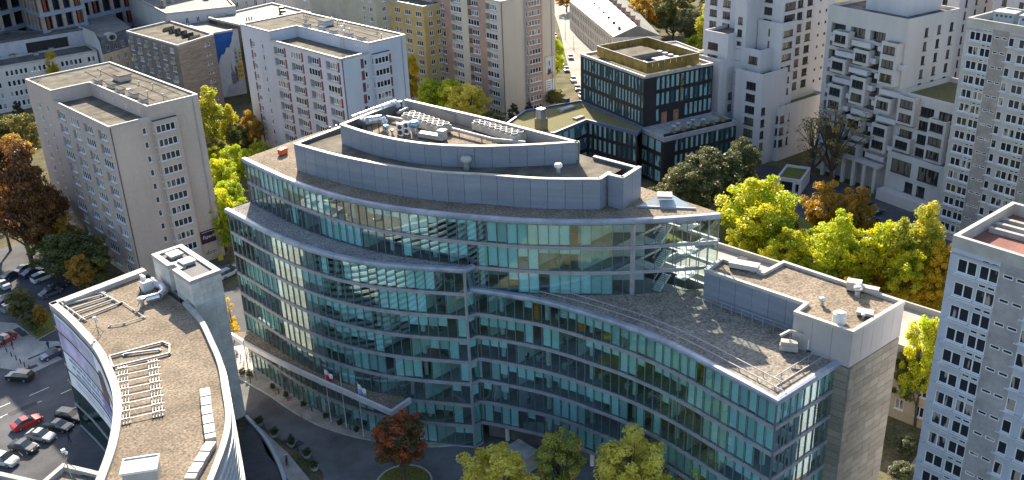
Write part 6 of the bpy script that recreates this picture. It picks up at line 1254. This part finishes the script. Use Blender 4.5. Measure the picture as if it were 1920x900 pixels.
for k, x, y, ty, w, l in (('chestnut', 95, 500, 335, 100, 'rust-brown tree pressed against the long wall of the beige tower'), ('olive', 185, 545, 455, 80, 'olive-green tree at the foot of the tower near the white rim'), ('orange', 130, 500, 400, 80, 'gold-brown tree between chestnut and tower wall'), ('chestnut', 5, 400, 262, 80, 'rusty tree crown at the left edge above the car park'), ('poplar', 1672, 580, 385, 60, 'yellow-green poplar left of the tallest poplar'), ('poplar', 1735, 590, 415, 50, 'slim yellow poplar right of the tallest poplar'), ('lime', 1425, 470, 345, 110, 'tall yellow-green crown beside the big bright tree')): tree(k, x, y, ty, w, l)
# middle distance
tree('yellow', 775, 215, 92, 40, 'yellow tree beside the lilac tower'); tree('lime', 812, 235, 140, 60, 'yellow-green tree before the sand-coloured tower'); tree('gold', 880, 250, 148, 95, 'grey-olive tree before the sand-coloured tower'); tree('lime', 800, 240, 172, 50, 'bright green young tree behind the roof parapet'); tree('lime', 850, 240, 140, 60, 'brown-green tree among the shrubs before the sand tower'); tree('olive', 920, 265, 205, 70, 'low shrubby tree at the sand tower corner')
tree('conifer', 965, 245, 182, 34, 'dark conifer at the foot of the sand-coloured tower'); tree('conifer', 993, 240, 178, 26, 'second conifer beside the poster'); tree('lime', 1040, 170, 58, 46, 'leafy street tree beside the sand-coloured tower'); tree('olive', 1042, 205, 165, 40, 'low green bush by the far street')
# park at the top
for i, (k, x, y, ty, w) in enumerate((('orange', 1215, 70, -20, 80), ('olive', 1262, 80, -30, 80), ('lime', 1180, 40, -50, 70), ('dark', 1290, 95, 10, 60), ('orange', 1250, 60, -20, 70), ('lime', 1305, 105, 62, 40), ('olive', 1330, 60, -50, 60), ('lime', 1235, 20, -90, 90), ('dark', 1280, 30, -70, 80), ('orange', 1190, 10, -90, 80), ('olive', 1150, -10, -100, 90), ('lime', 1320, 10, -90, 80))):
    tree(k, x, y, ty, w, {'orange': 'russet autumn tree in the park beyond the classical row', 'olive': 'olive-green tree in the park beyond the classical row', 'lime': 'yellow-green tree in the park beyond the classical row', 'dark': 'dark green tree in the park beyond the classical row'}[k], {'orange': 'russet', 'olive': 'olive', 'lime': 'yellow-green', 'dark': 'dark green'}[k]+' trees of the far park')
tree('poplar', 1322, 110, -12, 40, 'slender poplar at the edge of the park beside the white tower'); tree('orange', 1062, 22, -25, 46, 'brownish tree on the planted street island')
# forecourt
tree('maple', 757, 900, 765, 105, 'dark maple with red leaf tips on the round island'); tree('gold', 935, 990, 832, 160, 'pale yellow-green tree on the forecourt'); tree('greenrust', 1048, 955, 797, 105, 'green and rust tree close to the glass wing'); tree('gold', 1180, 990, 803, 165, 'broad olive-gold tree close to the glass wing'); tree('gold', 1310, 990, 878, 90, 'low olive-gold tree top at the bottom edge')
# ------------------------------------------------------------------ cars
def car_mesh(kind):
    """lofted body: stations along x of (x, half width low, z belt, half width roof, z roof)"""
    if kind == 'suv': st = [(-2.25, 0.80, 0.80, 0.78, 0.82), (-2.2, 0.88, 1.02, 0.70, 1.05), (-1.95, 0.90, 1.05, 0.66, 1.58), (-0.6, 0.92, 1.02, 0.68, 1.68), (0.35, 0.92, 1.00, 0.66, 1.62), (1.05, 0.91, 0.98, 0.78, 1.00), (1.95, 0.88, 0.90, 0.75, 0.91), (2.25, 0.78, 0.66, 0.70, 0.67)]
    else: st = [(-2.2, 0.76, 0.78, 0.72, 0.79), (-2.1, 0.86, 0.92, 0.72, 0.94), (-1.55, 0.88, 0.95, 0.68, 1.10), (-0.75, 0.89, 0.93, 0.64, 1.43), (0.15, 0.89, 0.91, 0.64, 1.44), (1.0, 0.88, 0.88, 0.74, 0.91), (1.9, 0.85, 0.78, 0.70, 0.79), (2.2, 0.74, 0.58, 0.66, 0.59)]
    m = MB(); n = len(st)
    for x, wl, zb, wr, zr in st: m.v += [(x, -wl*0.94, 0.22), (x, -wl, 0.5), (x, -wl, zb), (x, -wr, zr), (x, wr, zr), (x, wl, zb), (x, wl, 0.5), (x, wl*0.94, 0.22)]
    for i in range(n-1):
        a, b = i*8, i*8+8
        for j in range(7):
            cab = st[i][4]-st[i][2] > 0.12 or st[i+1][4]-st[i+1][2] > 0.12
            k = 0
            if cab and j in (2, 4): k = 1
            if j == 3 and cab and abs(st[i+1][4]-st[i][4]) > 0.25: k = 1
            m.f.append((a+j, a+j+1, b+j+1, b+j)); m.m.append(k)
        m.f.append((a+7, a, b, b+7)); m.m.append(2)
    m.f += [tuple(range(7, -1, -1)), tuple((n-1)*8+j for j in range(8))]; m.m += [0, 0]
    return m
CARM = {k: car_mesh(k) for k in ('suv', 'hatch')}
carglass = mat('car_glass', (0.03, 0.04, 0.05), 0.05, 0.05, spec=0.8)
_cb = {}
wb = MB(); wb.tube((0, -0.11, 0), (0, 0.11, 0), 0.33, n=14); wheel_me = wb.mesh('wheel', black); rb_ = MB(); rb_.tube((0, -0.125, 0), (0, 0.125, 0), 0.20, n=10); rim_me = rb_.mesh('rim', zinc)
hl = MB(); hl.box(-0.05, 0.05, -0.16, 0.16, -0.07, 0.07); head_me = hl.mesh('headlight', white_paint); tail_me = hl.mesh('tail_light', mat('tail_red', (0.35, 0.02, 0.02), 0.4))
def car(px, py, heading, col, label, kind='hatch', group=None, z=0.02):
    p = at(px, py, z) if px is not None else Vector(py); key = (kind, col)
    if key not in _cb: _cb[key] = CARM[kind].mesh('body', [mat('car_paint_%s' % (col,), col, 0.28, 0.03, 1, spec=0.6, coat=0.6), carglass, black])
    t = thing('parked_car', label, 'car', (p.x, p.y, z), heading, group); put('body', _cb[key], t)
    for x in (-1.35, 1.38):
        for y in (-0.80, 0.80): w = put('wheel', wheel_me, t, (x, y, 0.33)); put('rim', rim_me, w)
    zl = 0.66 if kind == 'hatch' else 0.76
    for y in (-0.6, 0.6): put('headlight', head_me, t, (2.12, y, zl-0.02)); put('tail_light', tail_me, t, (-2.16, y*1.05, zl+0.08))
X = 0.06
car(52, 797, rad(4), (0.62, 0.02, 0.015), 'bright red hatchback with a boot box driving along the street'); car(78, 822, rad(-62), (0.40, 0.40, 0.41), 'silver hatchback parked in the row beside the curved office'); car(112, 804, rad(-62), (0.015, 0.017, 0.022), 'black saloon parked in the row nearest the curved office wall'); car(46, 843, rad(-62), (0.03, 0.032, 0.04), 'dark grey estate parked beside the silver hatchback'); car(8, 868, rad(-62), (0.62, 0.62, 0.60), 'white car parked at the end of the row by the annex', 'suv'); car(134, 786, rad(-62), (0.02, 0.022, 0.028), 'black car half hidden behind the curved glass wall', 'suv')
car(38, 711, rad(125), (0.02, 0.02, 0.022), 'black off-road car on the street before the bollards', 'suv'); car(100, 668, rad(186), (0.02, 0.06, 0.14), 'dark blue car standing beside the curved office corner'); car(8, 642, rad(200), (0.35, 0.03, 0.03), 'dark red car at the left edge by the square')
for i, (x, y, h, c, l, k) in enumerate(((48, 508, 20, (0.25, 0.27, 0.30), 'grey saloon in the shaded car park by the white house', 'hatch'), (82, 524, 8, (0.58, 0.60, 0.62), 'white hatchback in the middle of the shaded car park', 'suv'), (22, 520, 20, (0.03, 0.035, 0.05), 'black car in the shaded car park', 'hatch'), (108, 541, 10, (0.04, 0.05, 0.06), 'dark car under the olive tree in the car park', 'hatch'), (96, 553, 10, (0.10, 0.13, 0.16), 'blue-grey car at the near end of the car park', 'hatch'), (5, 538, 100, (0.50, 0.52, 0.55), 'pale car at the left edge of the car park', 'hatch'), (20, 563, 12, (0.05, 0.055, 0.065), 'dark car behind the thin island tree', 'hatch'), (28, 579, 8, (0.22, 0.26, 0.31), 'steel-blue estate beside the traffic island', 'suv'), (62, 515, 12, (0.03, 0.03, 0.12), 'small deep blue car in the shaded car park', 'hatch'))): car(x, y, rad(h), c, l, k)
car(428, 517, rad(10), (0.55, 0.57, 0.60), 'silver car passing between beige tower and glass office', 'suv'); car(416, 511, rad(8), (0.06, 0.10, 0.18), 'dark blue car on the street behind the stair tower'); car(445, 508, rad(10), (0.50, 0.50, 0.50), 'pale car partly hidden by the glass office corner')
for i, (x, y, c) in enumerate(((1062, 133, (0.05, 0.05, 0.055)), (1075, 152, (0.40, 0.40, 0.41)), (1052, 122, (0.07, 0.08, 0.10)), (1035, 33, (0.10, 0.10, 0.11)), (1083, 168, (0.03, 0.03, 0.03)))): car(x, y, rad(230), c, ('black car parked along the far street beyond the sand tower', 'silver car parked along the far street', 'dark car beside the leafy street tree', 'small dark car far up the street by the planted island', 'black car at the corner of the black-clad office')[i], 'hatch')
for i, (x, y, c, l) in enumerate(((1090, 182, (0.35, 0.36, 0.38), 'grey car near the corner of the black-clad office'), (1046, 108, (0.5, 0.5, 0.5), 'pale car moving along the far street'), (1040, 70, (0.12, 0.02, 0.02), 'dark red car farther up the far street'), (1070, 110, (0.03, 0.04, 0.07), 'navy car on the far street lane'))): car(x, y, rad(228), c, l)
car(1640, 402, rad(-10), (0.02, 0.025, 0.05), 'dark blue car parked before the white block entrance'); car(1620, 388, rad(-8), (0.02, 0.02, 0.022), 'black car parked by the hedge of the white block', 'suv'); car(1632, 418, rad(-10), (0.03, 0.03, 0.035), 'black car half under the orange tree')
# ------------------------------------------------------------------ forecourt things
def flagpole(px, py, label, cols):
    p = at(px, py, 0.13); t = thing('flagpole', label, 'flagpole', (p.x, p.y, 0.13)); m = MB(); m.tube((0, 0, 0), (0, 0, 9.5), 0.055, 0.03, 8); part('pole', m, white_paint, t); m = MB(); m.lathe((0, 0, 0), [(0.22, 0), (0.22, 0.12), (0.1, 0.2)], 8); part('base', m, concrete, t)
    if cols:
        f = thing('flag', cols[0], 'flag', (p.x, p.y, 9.5)); n = 8
        for k in range(len(cols)-1):
            m = MB(); z0, z1 = -1.7+k*0.75, -0.95+k*0.75
            for i in range(n):
                u0, u1 = i/n, (i+1)/n
                def q(u, z): return (0.08+u*0.6+0.12*math.sin(u*9+z), -u*0.9+0.15*math.cos(u*8+z*2), z-u*0.9)
                m.quad(q(u0, z0), q(u1, z0), q(u1, z1), q(u0, z1))
            part('stripe', m, cols[k+1], f)
fred = mat('flag_red', (0.60, 0.03, 0.05), 0.8, 0.05); fwhite = mat('flag_white', (0.75, 0.75, 0.75), 0.8, 0.04); fblue = mat('flag_pale_blue', (0.30, 0.40, 0.60), 0.8, 0.1)
flagpole(621, 792, 'flagpole carrying the red and white flag before the glass office', ['white over red flag hanging in folds from the flagpole', fred, fwhite]); flagpole(650, 803, 'bare flagpole between the two flags', None); flagpole(682, 821, 'flagpole carrying the pale blue and white flag', ['pale blue and white flag hanging limp from the flagpole', fblue, fwhite])
hedge = leaf_mat('leaf_hedge', ((0.03, 0.05, 0.015), (0.06, 0.085, 0.02), (0.12, 0.13, 0.04)), 0.3)
bm_, _ = crown_mesh('shrub', 77, hedge, 0.62, 0.35, 1.25, 26, 45, 0.14, 'round', 0.34)
def planter(px, py, label, s=1.0, flower=False, z=0.13, group=None):
    p = at(px, py, z); t = thing('planter', label, 'planter', (p.x, p.y, z), RND.random()*3, group); t.scale = (s, s, s); m = MB(); m.lathe((0, 0, 0), [(0.42, 0), (0.58, 0.5), (0.52, 0.5), (0.48, 0.4)], 10); part('pot', m, concrete, t); put('shrub', bm_, t)
for x, y in ((512, 731), (537, 746), (570, 764), (612, 786), (638, 799), (669, 812)): planter(x, y, 'round concrete planter with a clipped shrub on the office pavement', 0.85, group='planters along the office pavement')
for x, y in ((487, 797), (515, 818), (547, 836), (576, 857), (590, 880)): planter(x, y, 'large dark shrub in a bowl along the ramp kerb', 1.15, z=0.02, group='shrub bowls along the ramp kerb')
for x, y in ((455, 705), (468, 708)): planter(x, y, 'yellow-leaved planter trough at the office corner', 1.1, z=0.02, group='troughs at the office corner')
b = MB(); b.lathe((0, 0, 0), [(0.09, 0), (0.09, 0.85), (0.06, 0.92)], 8); bol = b.mesh('bollard', dark_metal)
for x, y in ((585, 771), (657, 806), (523, 738), (547, 822), (559, 846)):
    p = at(x, y, 0.13); o = put('bollard', bol, None, (p.x, p.y, 0.13 if y < 812 else 0.01)); tag(o, 'black bollard on the office forecourt', 'bollard', 'forecourt bollards')
for x, y in ((13, 660), (22, 668), (31, 675), (39, 681), (47, 688), (56, 693)):
    p = at(x, y, 0.016); o = put('bollard', bol, None, (p.x, p.y, 0.016)); tag(o, 'black bollard at the edge of the paved square', 'bollard', 'bollards of the paved square')
b = MB(); b.lathe((0, 0, 0), [(0.2, 0), (0.2, 0.03), (0.13, 0.04), (0.03, 0.6)], 8); cone = b.mesh('traffic_cone', mat('cone_red', (0.65, 0.08, 0.03), 0.6))
for x, y in ((565, 782), (518, 740), (540, 752)):
    p = at(x, y, 0.01); o = put('traffic_cone', cone, None, (p.x, p.y, 0.008 if x == 565 else 0.13)); tag(o, 'red traffic cone on the drive' if x == 565 else 'red traffic cone on the pavement beside the planters', 'traffic cone', None if x == 565 else 'cones beside the planters')
# kerb wall, ramp and planted island on the forecourt
c = at(758, 905); isl = [(c.x+3.6*math.cos(a*math.pi/12), c.y+3.6*math.sin(a*math.pi/12)) for a in range(24)]
m = MB(); m.prism(isl, 0, 0.1, 0, 0, False); structure('planted_island', m, lawn)
m = MB(); m.sweep(isl, [(0.25, 0.0), (0.25, 0.15), (0.0, 0.15), (0.0, 0.0)], closed=True); structure('island_kerb', m, kerbstone)
w = [at(*q) for q in ((462, 784), (495, 822), (522, 870), (540, 925), (552, 980))]; w = catmull([(v.x, v.y) for v in w], 5)
m = MB(); m.sweep(w, [(0.25, 0), (0.25, 0.55), (-0.25, 0.55), (-0.25, 0)]); o = part('ramp_wall', m, mat('pale_blue_coping', (0.42, 0.47, 0.52), 0.6, 0.08), None); tag(o, 'curved pale wall edging the ramp beside the low office', 'wall')
sheet('ramp', [(p[0]-0.3, p[1]) for p in w]+[(42, 92), (50, 112), (55, 119)], asphalt, 0.03)
m = MB(); pts = [at(*q) for q in ((478, 792), (540, 850), (585, 905), (610, 960), (585, 965), (545, 905), (500, 850))]; m.poly([(p.x, p.y, 0.03) for p in pts]); structure('gravel_strip', m, paving)
p = at(538, 868, 0.03); t = thing('scooter', 'dark motor scooter parked beside the ramp wall', 'scooter', (p.x, p.y, 0.03), 1.0)
m = MB(); m.path([(-0.5, 0, 0.55), (-0.1, 0, 0.4), (0.3, 0, 0.4), (0.55, 0, 0.9)], 0.14, 8); part('body', m, dark_metal, t); m = MB(); m.box(-0.65, -0.05, -0.14, 0.14, 0.66, 0.8); part('seat', m, black, t)
for x in (-0.5, 0.62): m = MB(); m.tube((x, -0.06, 0.25), (x, 0.06, 0.25), 0.25, n=12); part('wheel', m, black, t)
m = MB(); m.tube((0.55, -0.3, 1.0), (0.55, 0.3, 1.0), 0.03, n=6); part('handlebar', m, zinc, t)
# traffic island at the left
pts = [at(*q) for q in ((55, 622), (72, 637), (112, 615), (108, 585), (70, 590))]; m = MB(); m.prism([(p.x, p.y) for p in pts][::-1], 0, 0.14, 1, 0, False); structure('traffic_island', m, [lawn, kerbstone])
# street lamps
def lamp(px, py, h, label):
    p = at(px, py); t = thing('street_lamp', label, 'street lamp', (p.x, p.y, 0), 0.6); m = MB(); m.tube((0, 0, 0), (0, 0, h), 0.09, 0.05, 7); m.tube((0, 0, h), (1.2, 0, h+0.3), 0.05, 0.04, 6); part('pole', m, dark_metal, t); m = MB(); m.box(1.0, 1.7, -0.14, 0.14, h+0.22, h+0.36); part('lamp_head', m, grey_paint, t)
lamp(470, 720, 8, 'dark street lamp at the corner of the glass office'); lamp(1060, 75, 9, 'street lamp on the pavement of the far street'); lamp(1076, 95, 5, 'short street lamp before the classical row')
# people on the street
def person(px, py, rz, top, legs, label, z=0.02):
    p = at(px, py, z); t = thing('person', label, 'person', (p.x, p.y, z), rz)
    V = [(0, 0, 0.95), (0, 0.02, 1.2), (0, 0, 1.42), (0, 0.01, 1.52), (0, 0.02, 1.68), (0.1, 0, 0.9), (0.12, 0.12, 0.5), (0.12, 0.02, 0.06), (0.12, 0.18, 0.03), (-0.1, 0, 0.9), (-0.12, -0.05, 0.5), (-0.12, -0.22, 0.08), (-0.12, -0.08, 0.03), (0.2, 0, 1.38), (0.25, -0.08, 1.1), (0.24, 0.1, 0.86), (-0.2, 0, 1.38), (-0.25, 0.04, 1.1), (-0.24, 0.16, 0.9)]
    Eg = [(0, 1), (1, 2), (2, 3), (3, 4), (0, 5), (5, 6), (6, 7), (7, 8), (0, 9), (9, 10), (10, 11), (11, 12), (2, 13), (13, 14), (14, 15), (2, 16), (16, 17), (17, 18)]
    R = [0.14, 0.13, 0.13, 0.055, 0.10, 0.095, 0.065, 0.045, 0.04, 0.095, 0.065, 0.045, 0.04, 0.06, 0.045, 0.035, 0.06, 0.045, 0.035]
    me = bpy.data.meshes.new('body'); me.from_pydata(V, Eg, []); o = put('body', me, t); md = o.modifiers.new('skin', 'SKIN'); o.modifiers.new('sub', 'SUBSURF').levels = 1
    for i, s in enumerate(me.skin_vertices[0].data): s.radius = (R[i], R[i]); s.use_root = i == 0
    me.materials.append(top)
    m = MB(); m.lathe((0, -0.02, 1.62), [(0.10, 0), (0.13, 0.08), (0.1, 0.18), (0.03, 0.2)], 8); part('hair', m, black, t, smooth=True)
cl = mat('dark_clothes', (0.03, 0.03, 0.04), 0.9); cl2 = mat('navy_clothes', (0.04, 0.05, 0.10), 0.9)
person(25, 655, 0.8, mat('red_brown_clothes', (0.15, 0.04, 0.04), 0.9), None, 'person in a dark red jacket walking on the paved square'); person(131, 830, 2.0, cl2, None, 'person in dark clothes walking beside the parked cars'); person(10, 650, 2.2, cl, None, 'person in black standing at the edge of the square'); person(547, 833, 1.0, cl, None, 'person in black walking past the shrub bowls'); person(92, 655, 0.3, cl2, None, 'person in navy crossing the paved square by the blue car', 0.02); person(700, 835, 2.5, mat('grey_clothes', (0.2, 0.2, 0.22), 0.9), None, 'person in grey walking on the forecourt drive'); person(480, 715, 1.5, mat('tan_clothes', (0.35, 0.25, 0.15), 0.9), None, 'person in a tan coat at the sunny office corner', 0.02)
# bicycles and parasol at the office corner
for i, (x, y) in enumerate(((445, 668), (452, 674), (458, 680), (464, 664), (470, 672))):
    p = at(x, y, 0.02); t = thing('bicycle', 'bicycle leaning in the stand by the glass office corner', 'bicycle', (p.x, p.y, 0.02), 0.9+i*0.1, 'bicycles at the office corner')
    for dx in (-0.5, 0.5): m = MB(); m.sweep([(0.32*math.cos(k*0.785), 0.32*math.sin(k*0.785)) for k in range(8)], [(0.02, -0.02), (0.02, 0.02), (-0.02, 0.02), (-0.02, -0.02)], closed=True); o = part('wheel', m, black, t); o.rotation_euler = (math.pi/2, 0, 0); o.location = (dx, 0, 0.34)
    m = MB(); m.path([(-0.5, 0, 0.34), (-0.2, 0, 0.85), (0.38, 0, 0.85), (0.5, 0, 0.34)], 0.025, 5); m.path([(-0.2, 0, 0.85), (0.0, 0, 0.35), (0.38, 0, 0.85)], 0.025, 5); part('frame', m, (fred, fblue, white_paint, dark_metal, zinc)[i], t); m = MB(); m.box(-0.33, -0.08, -0.06, 0.06, 0.93, 0.99); part('saddle', m, black, t); m = MB(); m.tube((0.38, -0.25, 1.0), (0.38, 0.25, 1.0), 0.02, n=5); part('handlebar', m, zinc, t)
